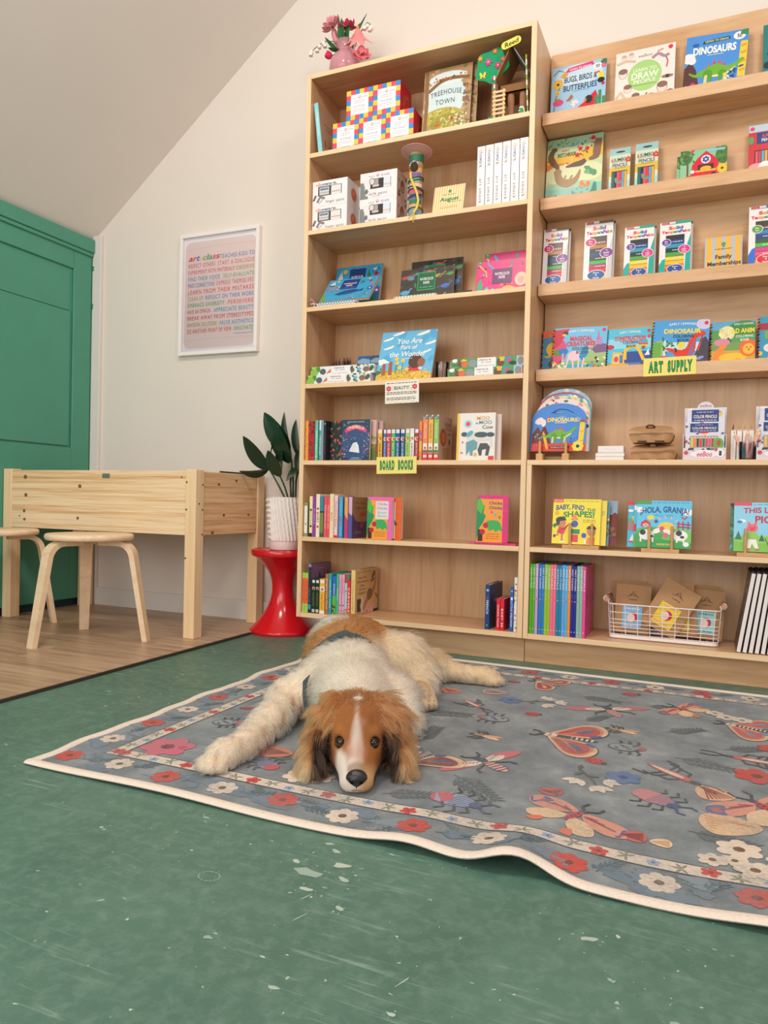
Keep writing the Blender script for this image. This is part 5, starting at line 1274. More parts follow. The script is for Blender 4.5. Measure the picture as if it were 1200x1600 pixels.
# ------------------------------------------------------------------ fourth bay
def sticksL(A):
    A.r(0, 0, 1, 1, '#dfe8ea'); scat(A, 18, ['#4f8f3c', '#6fa84a', '#3c7a34', '#a8c85a'], 0.3, 3, 0, 0.14); A.e(0.06, 0.4, 0.45, 0.4, '#8fb84a'); A.e(0.2, 0.4, 0.4, 0.35, '#5f5a5f'); A.p([(0.25, 0.1), (0.30, 0.55), (0.36, 0.85), (0.33, 0.3)], '#d9702f'); A.r(0.33, 0, 0.62, 1, '#efe9e8')
    A.t('elseware.', 0.46, 0.78, 0.22, SHOP, w=0.18, bold=0.02); A.lines(0.40, 0.56, 0.45, 0.55, 1, '#8f8a88', 0.06); A.t('coloring sticks', 0.47, 0.2, 0.2, '#6a6664', w=0.25, sp=0.1)
    scat(A, 26, ['#4f8f5a', '#6fa8c0', '#8a6a3c', '#3c5a3c', '#e8dcc8'], 0.22, 6, 0.63, 0.99); A.e(0.88, 0.45, 0.42, 0.3, '#c9583a'); A.e(0.88, 0.5, 0.3, 0.25, '#6f6a5a'); A.e(0.66, 0.55, 0.2, 0.35, '#5a5a4a')
def sticksR(A):
    A.r(0, 0, 1, 1, '#4f9a58'); scat(A, 22, ['#4f8f3c', '#3c7a34', '#6f4a30', '#e8dcc8', '#7a5a3c'], 0.28, 3, 0, 0.2); A.e(0.06, 0.8, 0.3, 0.2, '#dfe8f0'); A.e(0.20, 0.4, 0.4, 0.32, '#d96a3c'); A.p([(0.14, 0.7), (0.18, 1), (0.24, 0.75)], '#e8c03c'); A.e(0.31, 0.45, 0.5, 0.4, '#8f949c'); A.r(0.37, 0, 0.62, 1, '#efe9e8')
    A.t('elseware.', 0.47, 0.80, 0.22, SHOP, w=0.18, bold=0.02); A.lines(0.42, 0.56, 0.45, 0.55, 1, '#8f8a88', 0.06); A.t('coloring sticks', 0.495, 0.2, 0.2, '#6a6664', w=0.23, sp=0.1)
    A.e(0.68, 0.45, 0.4, 0.45, '#6f4030'); A.fl(0.70, 0.8, 0.3, '#e8c03c', '#d8962f'); A.e(0.79, 0.6, 0.36, 0.36, '#3f8fc8'); A.e(0.80, 0.55, 0.26, 0.2, '#d84a3c'); A.e(0.84, 0.3, 0.4, 0.2, '#2d3a2f'); A.r(0.89, 0, 1, 1, '#a9c8dc'); A.e(0.94, 0.5, 0.32, 0.44, '#8f8a8e'); A.r(0.975, 0.1, 0.985, 0.8, '#d8603c')
carton('stick_box', 'lower left long box of colouring sticks in the fourth bay', 'box', -1.604, -1.302, 2.772, 2.812, ZD, ZD+0.0375, '#e6e0de', sticksL, None, 'long boxes of colouring sticks')
carton('stick_box', 'upper left long box of colouring sticks in the fourth bay', 'box', -1.592, -1.290, 2.782, 2.822, ZD+0.0375, ZD+0.075, '#e6e0de', sticksL, None, 'long boxes of colouring sticks')
carton('stick_box', 'lower right long box of colouring sticks in the fourth bay', 'box', -0.972, -0.669, 2.792, 2.832, ZD, ZD+0.0375, '#e6e0de', sticksR, None, 'long boxes of colouring sticks')
carton('stick_box', 'upper right long box of colouring sticks in the fourth bay', 'box', -0.962, -0.6605, 2.797, 2.837, ZD+0.0375, ZD+0.075, '#e6e0de', sticksR, None, 'long boxes of colouring sticks')
def wonder(A):
    A.r(0, 0, 1, 1, '#6cb6dd'); scat(A, 12, ['#8fcbe6', '#58a8d4'], 0.08, 2)
    for (x, y, s) in ((0.12, 0.84, 0.10), (0.75, 0.93, 0.13), (0.9, 0.72, 0.10), (0.15, 0.66, 0.10), (0.85, 0.55, 0.08), (0.3, 0.95, 0.12)):
        A.e(x, y, s, s*0.22, '#eee6e0', rot=14); A.e(x+0.05, y+0.02, s*0.6, s*0.2, '#f2ece6', rot=25)
    A.p([(0.0, 0.42), (0.1, 0.44), (0.22, 0.36), (0.12, 0.34), (0.04, 0.30)], '#f0e8e0'); A.p([(0, 0), (0, 0.18), (0.08, 0.26), (0.10, 0.1)], '#3f7a5a')
    A.e(0.5, 0.02, 0.7, 0.17, '#d9b34a'); scat(A, 120, ['#e8c45a', '#c99a3a', '#f0d880', '#b8862f', '#d8aa44'], 0.028, 3, 0.08, 1, 0.0, 0.20, 'l'); A.p([(0.5, 0.16), (0.58, 0.27), (0.72, 0.26), (0.8, 0.16)], '#d8404a')
    A.e(0.68, 0.36, 0.13, 0.145, '#5a4034', n=20); A.e(0.79, 0.33, 0.075, 0.09, '#9a6248'); A.e(0.83, 0.36, 0.03, 0.03, '#9a6248'); A.e(0.79, 0.21, 0.04, 0.03, '#bcd8e8')
    for (x, h_) in ((0.10, 0.30), (0.22, 0.34)): A.p([(x, 0.1), (x-0.01, h_), (x+0.05, h_+0.02), (x+0.07, 0.1)], '#a8604a'); A.e(x+0.02, h_+0.02, 0.03, 0.02, '#a8604a')
    for (x, y) in ((0.34, 0.42), (0.36, 0.34), (0.46, 0.38), (0.42, 0.24), (0.55, 0.20)): A.l([(x, 0.12), (x, y)], 0.012, '#5f8a3c'); A.fl(x, y, 0.04, '#f0d050', '#d89a30')
    A.t('You Are', 0.52, 0.79, 0.115, '#f4efe6', w=0.46, shear=0.15, bold=0.012); A.t('Part of', 0.52, 0.66, 0.085, '#f4efe6', w=0.30, shear=0.15, bold=0.012); A.t('the Wonder', 0.52, 0.52, 0.11, '#f4efe6', w=0.66, shear=0.15, bold=0.012)
    A.lines(0.42, 0.62, 0.41, 0.43, 1, '#e8e8e0', 0.01)
facing('picture_book', 'blue-sky picture book about wonder leaning back above the beauty card', 'book', -1.286, -1.040, ZD, 0.226, 2.785, 19, wonder, '#b9c4cc', 0.010, 'hard')
GL = thin_glass('jar_glass', '#f2eef0', 0.03)
def jar(label, x, y, r, h, cols):
    t = thing('glass_jar', label, 'jar', (x, y, ZD+0.0005), group='glass jars of pencil stubs')
    MB().lathe([(0.0, 0.0), (r*0.92, 0.0), (r, 0.004), (r, h), (r-0.0015, h), (r-0.0015, 0.005), (0.0, 0.004)], n=28).build('jar', GL, t, sharp=50)
    q = random.Random(3)
    for k in range(8):
        a = 2*math.pi*k/8; b = a+q.uniform(-1, 1)
        p0 = Vector((r*0.55*math.cos(a), r*0.55*math.sin(a), 0.006)); p1 = Vector((r*0.66*math.cos(b), r*0.66*math.sin(b), h*q.uniform(0.86, 0.98)))
        MB().tube([p0, p1], 0.0036, 6).build('wooden_stub', plain(cols[k % len(cols)], 0.6), t)
jar('front glass jar of short wooden stubs beside the blue picture book', -1.003, 2.815, 0.0265, 0.068, ['#e8cdb0', '#d8b898', '#c9a080', '#f0dcc4'])
jar('rear glass jar of pinkish wooden stubs right of the blue picture book', -0.990, 2.905, 0.026, 0.080, ['#d8a898', '#c9a090', '#b89080'])
for j, (x, ks) in enumerate(((-1.556, 3), (-1.503, 5))):
    for k in range(ks):
        t = thing('twig_pencil', ('first', 'second', 'third', 'fourth', 'fifth')[k]+' dark twig pencil from the left in the %s bundle' % ('left', 'right')[j], 'pencil', (x+(k % 3)*0.011-0.008, 2.945+(k//3)*0.012, ZD+0.0005), (0, R(-3+2.5*(k % 3)), 0), 'dark twig pencils in the %s bundle' % ('left', 'right')[j])
        MB().tube([(0, 0, 0), (0.001, 0, 0.06), (0, 0, 0.125)], 0.0052, 8).build('shaft', plain('#4a3a2c', 0.8, var=0.2, scale=200), t)
        MB().tube([(0, 0, 0.125), (0, 0, 0.146)], [0.0048, 0.0006], 8).build('tip', plain('#7a5a40', 0.8), t)
for k, (x, c2) in enumerate(((-1.447, '#2f6fb0'), (-1.383, '#4a5a6a'))):
    def nb(A, c2=c2, k=k):
        A.r(0, 0, 1, 1, c2); A.r(0, 0, 1, 0.55, '#3f7fb8'); scat(A, 12, ['#e8b83c', '#d84a3c', '#efe4d0', '#8a5a3c'], 0.06, 3+k, 0, 1, 0.5, 0.75); A.p([(0, 0.86), (0.4, 0.94), (1, 0.88), (1, 0.75), (0, 0.78)], '#8fb0d0')
    facing('notebook', ('left' if k == 0 else 'right')+' small dark spiral notebook at the back of the fourth bay', 'notebook', x, x+0.061, ZD, 0.143, 2.93, 8, nb, '#7a8a9a', 0.008, group='small spiral notebooks', coil='#3a3a40')
def beauty(A):
    A.r(0, 0, 1, 1, '#efe8da'); A.l([(0, 0.985), (1, 0.985)], 0.012, '#b8ae9c'); A.lines(0.05, 0.95, 0.84, 0.94, 1, '#3a3632', 0.03, 2)
    A.t('BEAUTY!', 0.5, 0.68, 0.15, '#2c2a28', w=0.46, bold=0.02, sp=0.05); A.fl(0.11, 0.66, 0.12, '#d84a5a', '#e8c0a0', 6); A.fl(0.88, 0.70, 0.12, '#d84a5a', '#e8c0a0', 6)
    for x in (0.21, 0.77): 
        for y in (0.58, 0.66, 0.74): A.r(x, y, x+0.03, y+0.015, '#3a3632')
    A.lines(0.05, 0.95, 0.38, 0.52, 2, '#3a3632', 0.028, 5); A.lines(0.05, 0.9, 0.14, 0.28, 2, '#3a3632', 0.028, 7)
    for i in range(12): A.lf(0.05+i*0.08, 0.07+0.03*math.sin(i), 0.06, 60*(-1)**i+20, '#3f8a4a')
def hangcard(label, cx, y, ztop, W, H, art, c, roll=0):
    t = thing('shelf_sign', label, 'sign', (cx, y, ztop-H), (0, R(roll), 0))
    MB().box(-W/2, W/2, -0.0012, 0.0004, 0, H).build('card', plain(c, 0.7), t)
    A = Art(W, H); art(A); A.build('lettering', t, PRINTM, (-W/2, -0.0012, 0))
    MB().box(-0.012, 0.012, 0.0004, 0.0012, H-0.012, H-0.004).build('adhesive_pad', plain('#e8e4dc', 0.7), t)
hangcard('cream handwritten card with two red flowers below the blue picture book', -1.152, FY-0.0014, ZD-0.005, 0.148, 0.092, beauty, '#efe8da', -1)
# ------------------------------------------------------------------ fifth bay: board books
LEAFS = ['#4f8f6a', '#d8506a', '#e8a0a8', '#c83c4a', '#3f7a5a']
def edge_spine(c2, y0=0.0): return lambda A: None
spine('slim orange board book at the far left of the fifth bay', -1.6045, -1.590, ZE, 0.171, '#e89a3c', lambda A: (A.r(0, 0, 1, 1, '#eaa044'), scat(A, 14, ['#d8603c', '#f2c060', '#c8502f'], 0.02, 4)))
spine('dark red book with small green flowers beside the slim orange one', -1.5885, -1.559, ZE, 0.168, '#a8242f', lambda A: (A.r(0, 0, 0.12, 1, '#c8283c'), scat(A, 22, ['#5a2a24', '#4a6a3c', '#c84a4a', '#7a1f28'], 0.03, 5, 0.15)))
spine('mint green book with pale lettering in the fifth bay', -1.5575, -1.543, ZE, 0.171, '#5fc4a8', lambda A: (A.e(0.5, 0.92, 0.025, None, '#d87a9a'), stext(A, 'SLEEPING BEAUTY', '#e8f4ec', 0.45, 0.6, 0.5), A.e(0.5, 0.1, 0.03, None, '#d8d05a')))
spine('teal and grey book beside the mint green one', -1.537, -1.517, ZE, 0.172, '#8a98a4', lambda A: (A.r(0, 0, 0.42, 1, '#3fa8b0'), A.r(0, 0.75, 0.42, 1, '#cfe4e8'), A.t('MERMAID', 0.22, 0.38, 0.032, '#f0f4f4', w=0.5, rot=-90), A.r(0.42, 0, 1, 0.04, '#d87a3c')))
spine('narrow black book left of the dark flowered cover', -1.5155, -1.505, ZE, 0.170, '#20252c', lambda A: (A.e(0.5, 0.92, 0.02, None, '#7fb0c8'), stext(A, 'SNOW WHITE', '#8a3a44', 0.4, 0.5, 0.45)))
def darkcover(A):
    A.r(0, 0, 1, 1, '#1d2422'); scat(A, 60, ['#2f4a3c', '#3f6a50', '#c84a3c', '#d8604a', '#2a3c34'], 0.03, 6, 0.02, 0.42); A.t('BEAUTY', 0.86, 0.93, 0.03, '#b8b4a8', w=0.4)
    A.p([(0.42, 0), (0.42, 0.30), (0.6, 0.32), (0.85, 0.6), (1, 0.55), (1, 0)], '#5a4a44'); A.p([(0.36, 0.14), (0.4, 0.26), (0.8, 0.22), (0.85, 0.1)], '#b8452f'); A.e(0.55, 0.44, 0.08, 0.06, '#d8b0a0'); A.r(0.4, 0.02, 0.95, 0.05, '#c8a0a0')
facing('board_book', 'black board book with red flowers, half hidden by the night-blue one', 'book', -1.504, -1.378, ZE, 0.171, 2.805, 3, darkcover, '#1d2422', 0.018, 'board', 0.008, 'fairy-tale board books')
def cinder(A):
    A.r(0, 0, 1, 1, '#22384f'); A.e(0.5, 0.45, 0.42, 0.45, '#2f4a78', n=24); 
    for x0, x1_ in ((0.02, 0.2), (0.8, 0.98)): scat(A, 34, LEAFS+['#e8dce0', '#b8a0c8'], 0.024, int(x0*100)+3, x0, x1_, 0.03, 0.95, 'l')
    A.p([(0.1, 0.74), (0.2, 0.82), (0.5, 0.88), (0.8, 0.82), (0.9, 0.74), (0.86, 0.68), (0.5, 0.77), (0.14, 0.68)], '#d8407c'); A.t('CINDERELLA', 0.5, 0.775, 0.07, ['#f0d86a', '#f4ecd0'], w=0.60, arc=0.05, bold=0.02)
    A.t('ONCE UPON A WORLD', 0.5, 0.945, 0.03, '#dfe4e8', w=0.62); A.p([(0.28, 0.22), (0.42, 0.42), (0.55, 0.45), (0.62, 0.36), (0.66, 0.18), (0.45, 0.20)], '#e6e6ea')
    for i in range(4): A.l([(0.32+0.05*i, 0.23), (0.44+0.03*i, 0.40)], 0.006, '#b8bcc8')
    scat(A, 22, ['#e8d0a0', '#f0e8e8', '#d8708a'], 0.008, 9, 0.22, 0.78, 0.3, 0.66); A.r(0.38, 0.05, 0.66, 0.065, '#9fc0d8'); A.r(0.3, 0.015, 0.75, 0.03, '#7fa0b8')
facing('board_book', 'night-blue fairy-tale board book with a white gown on its cover', 'book', -1.4325, -1.302, ZE, 0.171, 2.775, 2, cinder, '#22384f', 0.018, 'board', 0.008, 'fairy-tale board books')
def greenpink(A): A.r(0, 0, 1, 1, '#d8a8a4'); A.r(0.7, 0, 1, 0.4, '#5f7a2c'); scat(A, 10, ['#d84a3c', '#8a9a3c', '#c87a2c'], 0.03, 3, 0.84, 1, 0, 0.6)
facing('board_book', 'pink and green board book peeping out right behind the night-blue one', 'book', -1.4125, -1.283, ZE, 0.171, 2.800, 2, greenpink, '#22302f', 0.018, 'board', 0.008, 'fairy-tale board books')
facing('board_book', 'rearmost fairy-tale board book, a dusty pink edge beside the yellow spine', 'book', -1.394, -1.265, ZE, 0.169, 2.824, 2, lambda A: A.r(0, 0, 1, 1, '#cda09c'), '#1f2f34', 0.02, 'board', 0.008, 'fairy-tale board books')
SM = [(-1.2605, -1.2415, '#e8b03c', 'YOU\'RE MY LITTLE', '#5a4020', 'yellow'), (-1.2355, -1.223, '#3f6fae', 'ALWAYS LOVE', '#d8e4f0', 'first mid-blue'), (-1.2215, -1.202, '#c8283c', 'YOU ARE SPECIAL', '#f4dcdc', 'crimson'),
      (-1.2005, -1.183, '#4fb05a', 'ANY DAY', '#e4f4e4', 'leaf green'), (-1.1815, -1.1625, '#24528a', 'BEAR\'S NEW FRIEND', '#e8eef4', 'first navy'), (-1.159, -1.1405, '#24528a', 'BEAR\'S NEW FRIEND', '#e8eef4', 'second navy'),
      (-1.138, -1.1195, '#a8cc5a', 'COUNT ON', '#5f7a30', 'lime'), (-1.118, -1.1005, '#ece8e0', 'NO MATTER WHAT', '#5a5450', 'white'), (-1.0975, -1.080, '#a8242c', 'BEAR STAYS UP', '#f0d8d4', 'dark red')]
for (a, b, c, s_, tc_, nm) in SM:
    def f(A, c=c, s_=s_, tc_=tc_): A.r(0, 0, 1, 1, c); A.r(0.08, 0.86, 0.92, 0.98, '#e4dce4'); scat(A, 6, ['#d8604a', '#e8c8a0', '#8a5a3c', '#e8e0d0'], 0.03, 5, 0.1, 0.9, 0.62, 0.70); A.r(0.1, 0.72, 0.9, 0.735, tc_); stext(A, s_, tc_, 0.31, 0.48, 0.42)
    spine(nm+' small board book spine above the yellow sign' if nm not in ('white',) else 'white small board book spine above the yellow sign', a, b, ZE, 0.1285, c, f, group='small board books in the fifth bay', D=0.13)
spine('orange book with blue and yellow lettering beside the dark red one', -1.0785, -1.0655, ZE, 0.158, '#ee8030', lambda A: (A.r(0, 0, 1, 1, '#ee8030'), A.t('UP UP', 0.5, 0.62, 0.06, '#3f4fa8', w=0.28, rot=-90, bold=0.03), A.t('DOWN', 0.5, 0.36, 0.06, '#f4d83c', w=0.26, rot=-90, bold=0.03), A.e(0.5, 0.08, 0.03, None, '#5f9fc0')))
def tallsp(c, c2, t_):
    def f(A): A.r(0, 0, 1, 1, c); A.r(0.05, 0.90, 0.95, 1, '#5a6a70'); scat(A, 6, ['#d8d4c8', '#2f2f34'], 0.02, 4, 0.1, 0.9, 0.92, 0.99); A.t(t_, 0.5, 0.64, 0.05, c2, w=0.34, rot=-90); A.r(0.08, 0.23, 0.92, 0.37, '#ece4dc'); A.e(0.5, 0.27, 0.028, None, '#b8603c'); A.r(0.08, 0.17, 0.92, 0.22, '#4a7a6a'); A.r(0, 0, 1, 0.15, '#d8303c'); A.r(0.15, 0.06, 0.85, 0.12, '#f0d0d0')
    return f
def liona(A):
    A.r(0, 0, 1, 1, '#c9a78e'); A.e(0.32, 0.52, 0.22, 0.2, '#b8503a'); A.e(0.36, 0.52, 0.12, 0.12, '#cf7a50'); A.r(0.3, 0.05, 0.75, 0.3, '#b88a60'); A.e(0.8, 0.45, 0.05, 0.07, '#4a3c3a')
    A.t('ROAR', 0.66, 0.83, 0.075, '#3a302c', w=0.44); A.t('ROAR', 0.70, 0.73, 0.075, '#c04a44', w=0.42); A.t('Lion', 0.75, 0.63, 0.075, '#3a302c', w=0.3)
spine('tall orange spine, left of three tall animal board books', -1.063, -1.042, ZE, 0.183, '#ee7a4a', tallsp('#ee8250', '#f4d8c0', 'HERE COMES'))
spine('tall yellow spine, middle of three tall animal board books', -1.0395, -1.019, ZE, 0.182, '#e8a83c', tallsp('#ecb04a', '#8a6020', 'QUACK'))
spine('tall green spine with a tan lion cover on its right side', -1.016, -0.995, ZE, 0.182, '#4f9a4a', tallsp('#8fbc5a', '#e8e4d0', 'ROAR ROAR'), face=liona, D=0.165)
def moo(A):
    A.r(0, 0, 1, 1, '#e9e2dc'); A.r(0, 0, 0.075, 1, '#ecc04a')
    for i in range(22): A.r(0.05, i/22, 0.085, i/22+0.02, '#f0dca0'); A.n -= 1
    A.n += 1
    A.e(0.29, 0.77, 0.085, 0.085, '#8fd0d8', n=14); A.e(0.29, 0.77, 0.06, 0.06, '#e9e2dc'); A.e(0.29, 0.77, 0.05, 0.05, '#d84a6a'); A.e(0.52, 0.78, 0.03, 0.02, '#4fb0c0')
    A.t('MOO', 0.68, 0.89, 0.075, '#d8a040', w=0.34, bold=0.02); A.t('MOO', 0.74, 0.80, 0.075, '#5f8a94', w=0.34, bold=0.02); A.t('Cow', 0.80, 0.70, 0.075, '#3a4a54', w=0.28, bold=0.015)
    A.p([(0.1, 0.58), (0.3, 0.6), (0.92, 0.6), (0.95, 0.3), (0.88, 0.26), (0.86, 0.42), (0.6, 0.40), (0.58, 0.24), (0.52, 0.24), (0.50, 0.4), (0.36, 0.4), (0.35, 0.24), (0.28, 0.24), (0.26, 0.48)], '#dcd6d0')
    A.e(0.64, 0.54, 0.15, 0.06, '#46545c'); A.e(0.2, 0.55, 0.07, 0.05, '#46545c'); A.e(0.88, 0.54, 0.09, 0.05, '#46545c'); A.p([(0.26, 0.1), (0.25, 0.38), (0.45, 0.44), (0.55, 0.38), (0.54, 0.24), (0.44, 0.2), (0.43, 0.1), (0.36, 0.1), (0.35, 0.2)], '#6a9aa4'); A.p([(0.56, 0.22), (0.62, 0.36), (0.8, 0.36), (0.88, 0.28), (0.84, 0.1), (0.76, 0.1), (0.78, 0.24), (0.68, 0.22), (0.66, 0.1), (0.6, 0.1)], '#4a4e50')
    A.e(0.34, 0.56, 0.09, 0.05, '#5fa8b8', rot=40); A.e(0.16, 0.38, 0.02, 0.02, '#d84a6a'); A.e(0.14, 0.16, 0.03, 0.02, '#e06a7a'); A.e(0.5, 0.12, 0.04, 0.04, '#e8b04a'); A.r(0.84, 0.01, 0.98, 0.09, '#d8303c')
facing('board_book', 'pale cow board book facing out, front copy right of the lion', 'book', -0.928, -0.772, ZE, 0.187, 2.795, 2, moo, '#ece6e0', 0.016, 'board', 0.005, 'pale cow board books')
facing('board_book', 'second pale cow board book, a red-tinged edge behind the front copy', 'book', -0.910, -0.754, ZE, 0.183, 2.818, 2, lambda A: A.r(0, 0, 1, 1, '#d8c4bc'), '#c89a90', 0.016, 'board', 0.005, 'pale cow board books')
def bubble(A, s, x, y, h, w):
    A.t(s, x, y, h, '#16211c', w=w, bold=0.075, sp=0.17); A.t(s, x, y, h, '#2f9e5a', w=w*0.985, bold=0.03, sp=0.17); return A
def bsign(A):
    A.r(0, 0, 1, 1, '#f0df80'); bubble(A, 'BOARD', 0.275, 0.52, 0.50, 0.38); bubble(A, 'BOOKS', 0.735, 0.52, 0.50, 0.38)
hangcard('yellow hand-lettered board books sign on the fifth shelf edge', -1.169, FY-0.0014, ZE+0.014, 0.176, 0.069, bsign, '#f0df80', -1)

# ------------------------------------------------------------------ sixth bay
def plainsp(c, s_, tc_, w=0.5, y=0.5, extra=None, h=0.45):
    def f(A):
        A.r(0, 0, 1, 1, c)
        if extra: extra(A)
        if s_: stext(A, s_, tc_, y, w, h)
    return f
spine('short olive book with a white spine label at the left of the sixth bay', -1.6045, -1.5855, ZF, 0.147, '#8a8558', plainsp('#9a9468', '', '', extra=lambda A: (A.r(0.12, 0.1, 0.88, 0.9, '#f0ece4'), A.lines(0.42, 0.58, 0.3, 0.75, 6, '#6a5a50', 0.012), A.r(0.4, 0.35, 0.6, 0.4, '#c84a4a'))))
spine('cream book with small dark figures in the sixth bay', -1.5775, -1.5625, ZF, 0.174, '#eee2a0', plainsp('#f0e6b4', 'COUNTING', '#8a7a50', 0.4, 0.5, lambda A: (A.e(0.5, 0.66, 0.03, None, '#3a3a34'), A.e(0.5, 0.26, 0.03, None, '#3a3a34'), A.r(0, 0, 1, 0.09, '#2f2f3a'))))
spine('purple book between two cream ones in the sixth bay', -1.562, -1.5465, ZF, 0.174, '#9a3f98', plainsp('#9c4299', 'PURPLE', '#d8a8d8', 0.4))
spine('cream book with large red lettering in the sixth bay', -1.545, -1.527, ZF, 0.184, '#f0e6cc', plainsp('#f0e6cc', 'BIBI', '#b8403a', 0.26, 0.46, lambda A: (A.e(0.5, 0.66, 0.03, None, '#c8504a'), A.e(0.5, 0.24, 0.03, None, '#c8504a')), 0.6))
spine('blue-green landscape book spine in the sixth bay', -1.526, -1.509, ZF, 0.174, '#3a7a8a', plainsp('#3f8aa0', '', '', extra=lambda A: (A.r(0, 0, 1, 0.6, '#7a8a48'), A.r(0, 0.6, 1, 0.64, '#2f4a48'), A.r(0, 0, 1, 0.12, '#2f6a5a'), A.e(0.5, 0.1, 0.02, None, '#c84a3c'))))
spine('coral red book, left of two alike in the sixth bay', -1.5065, -1.4925, ZF, 0.173, '#e8525e', plainsp('#ea5a64', 'PEEKABOO RED', '#f6c4c0', 0.6, 0.5))
spine('coral red book, right of two alike in the sixth bay', -1.492, -1.4790, ZF, 0.173, '#e84a58', plainsp('#ea5260', 'PEEKABOO RED', '#f6c4c0', 0.6, 0.5))
spine('tall cream book with orange dots in the sixth bay', -1.4785, -1.459, ZF, 0.186, '#efdcb4', plainsp('#efdcb4', 'BALI', '#d89a60', 0.2, 0.48, lambda A: scat(A, 16, ['#d89a4a', '#c8704a'], 0.008, 4), 0.5))
spine('pale pink book with rose lettering in the sixth bay', -1.4565, -1.4405, ZF, 0.180, '#f0c4c8', plainsp('#f2ccd0', 'Everywhere Babies', '#c84a6a', 0.6, 0.55, lambda A: A.r(0, 0, 1, 0.06, '#d8303c'), 0.5))
spine('sky blue alphabet book in the sixth bay', -1.434, -1.4175, ZF, 0.173, '#4fa8dc', plainsp('#54acde', 'ABCs', '#a83040', 0.24, 0.42, lambda A: (A.lines(0.4, 0.6, 0.62, 0.9, 4, '#d8eef8', 0.01), A.r(0, 0, 1, 0.05, '#3f8fd0')), 0.6))
spine('orange and magenta book in the sixth bay', -1.4085, -1.3925, ZF, 0.173, '#e8a050', plainsp('#e8a860', '', '', extra=lambda A: (A.p([(0, 0), (1, 0), (1, 0.45), (0, 0.58)], '#c0408a'), A.lines(0.42, 0.58, 0.6, 0.95, 6, '#c87a3c', 0.008))))
def abcface(A):
    A.r(0, 0, 1, 1, '#a8805a'); A.p([(0, 0), (0, 0.62), (0.2, 0.42), (0.5, 0.38), (0.8, 0.42), (1, 0.55), (1, 0)], '#5a4470'); A.t('The Pigeon', 0.45, 0.86, 0.05, '#4a3a34', w=0.6); A.t('Wants to Say', 0.45, 0.74, 0.05, '#4a3a34', w=0.56)
    A.t('ABC', 0.60, 0.58, 0.09, '#b8323c', w=0.36, bold=0.04); A.e(0.5, 0.30, 0.07, None, '#b05a70'); A.lines(0.15, 0.5, 0.1, 0.18, 2, '#c8b0c8', 0.012); scat(A, 14, ['#4a5a48', '#6a5a50', '#7a8a5a'], 0.04, 5, 0.55, 1, 0.02, 0.4)
spine('lavender alphabet book with its brown and purple cover showing', -1.3885, -1.3725, ZF, 0.174, '#c8a0d0', plainsp('#d8b0d8', '', '', extra=lambda A: (A.p([(0, 0), (1, 0), (1, 0.55), (0, 0.62)], '#5a5aa8'), A.lines(0.42, 0.58, 0.62, 0.95, 6, '#8a6aa0', 0.008))), face=abcface, D=0.185)
def chicka(bord, c1, c2, l1, l2, ctop=None):
    def f(A):
        A.r(0, 0, 1, 1, bord); scat(A, 40, ['#f4a0c8'], 0.007, 3); A.r(0, 0.0, 0.83, 0.92, '#f2a03c'); A.p([(0, 0), (0, 0.98), (0.08, 0.92), (0.16, 0.8), (0.26, 0.78), (0.22, 0.62), (0.3, 0.56), (0.2, 0.4), (0.1, 0.3)], '#2f8f5a'); A.p([(0, 0.7), (0.02, 0.9), (0.12, 0.94), (0.2, 0.8), (0.24, 0.76), (0.14, 0.6)], '#5fb84a')
        if ctop: A.r(0.34, 0.48, 0.86, 0.90, ctop)
        A.p([(0.22, 0.36), (0.36, 0.46), (0.55, 0.48), (0.70, 0.46), (0.78, 0.40), (0.84, 0.24), (0.72, 0.27), (0.62, 0.22), (0.55, 0.28), (0.42, 0.24), (0.34, 0.32)], '#3fae5a'); A.r(0.05, 0.02, 0.21, 0.27, '#4a2a20')
        A.e(0.30, 0.36, 0.06, None, '#c0283c'); A.e(0.20, 0.22, 0.06, None, '#c0283c')
        for i, (s_, c) in enumerate(((l1, c1), (l1, c1))): A.t(s_, 0.60, 0.84-i*0.10, 0.062, c, w=0.42, bold=0.02)
        if l2 == 'abc':
            for ch, x, y, c in (('a', 0.48, 0.66, '#d83ca0'), ('b', 0.60, 0.60, '#3fb0d8'), ('c', 0.74, 0.55, '#4a3a9a')): A.t(ch, x, y, 0.08, c, bold=0.03, sx=1)
        else:
            for i in range(2): A.t(l2, 0.60, 0.64-i*0.08, 0.055, c2, w=0.36, bold=0.02)
        A.lines(0.32, 0.75, 0.06, 0.2, 3, '#b8502f', 0.014)
    return f
facing('board_book', 'pink-bordered palm tree board book right of the alphabet book', 'book', -1.305, -1.192, ZF, 0.176, 2.775, 1.5, chicka('#ee6ab0', '#8f9ad8', '#6fc8d0', 'Chicka', 'Boom', '#f0d8d4'), '#e8559a', 0.018, 'board', 0.008, 'palm tree board books')
facing('board_book', 'orange-edged board book standing behind the pink-bordered palm tree one', 'book', -1.274, -1.161, ZF, 0.175, 2.802, 1.5, lambda A: (A.r(0, 0, 1, 1, '#e0642c'), scat(A, 60, ['#f0904a', '#c84a20'], 0.012, 3), A.r(0, 0.03, 0.76, 0.9, '#e8dcd0'), A.p([(0.72, 0.48), (0.85, 0.36), (0.74, 0.34)], '#2f5a3c')), '#d8562c', 0.018, 'board', 0.008, 'palm tree board books')
spine_ = thing('board_book', 'thin pink book lying flat under the right palm tree book', 'book', (-0.765, 2.772, ZF+0.0003), group='palm tree board books')
MB().box(-0.09, 0.09, 0.0, 0.15, 0, 0.0012).box(-0.09, 0.09, 0.0, 0.15, 0.0058, 0.007).box(-0.09, 0.09, 0, 0.0012, 0.0012, 0.0058).build('cover', plain('#e0407a', 0.4), spine_)
MB().box(-0.089, 0.089, 0.0013, 0.149, 0.0013, 0.0057).build('pages', PAGE, spine_)
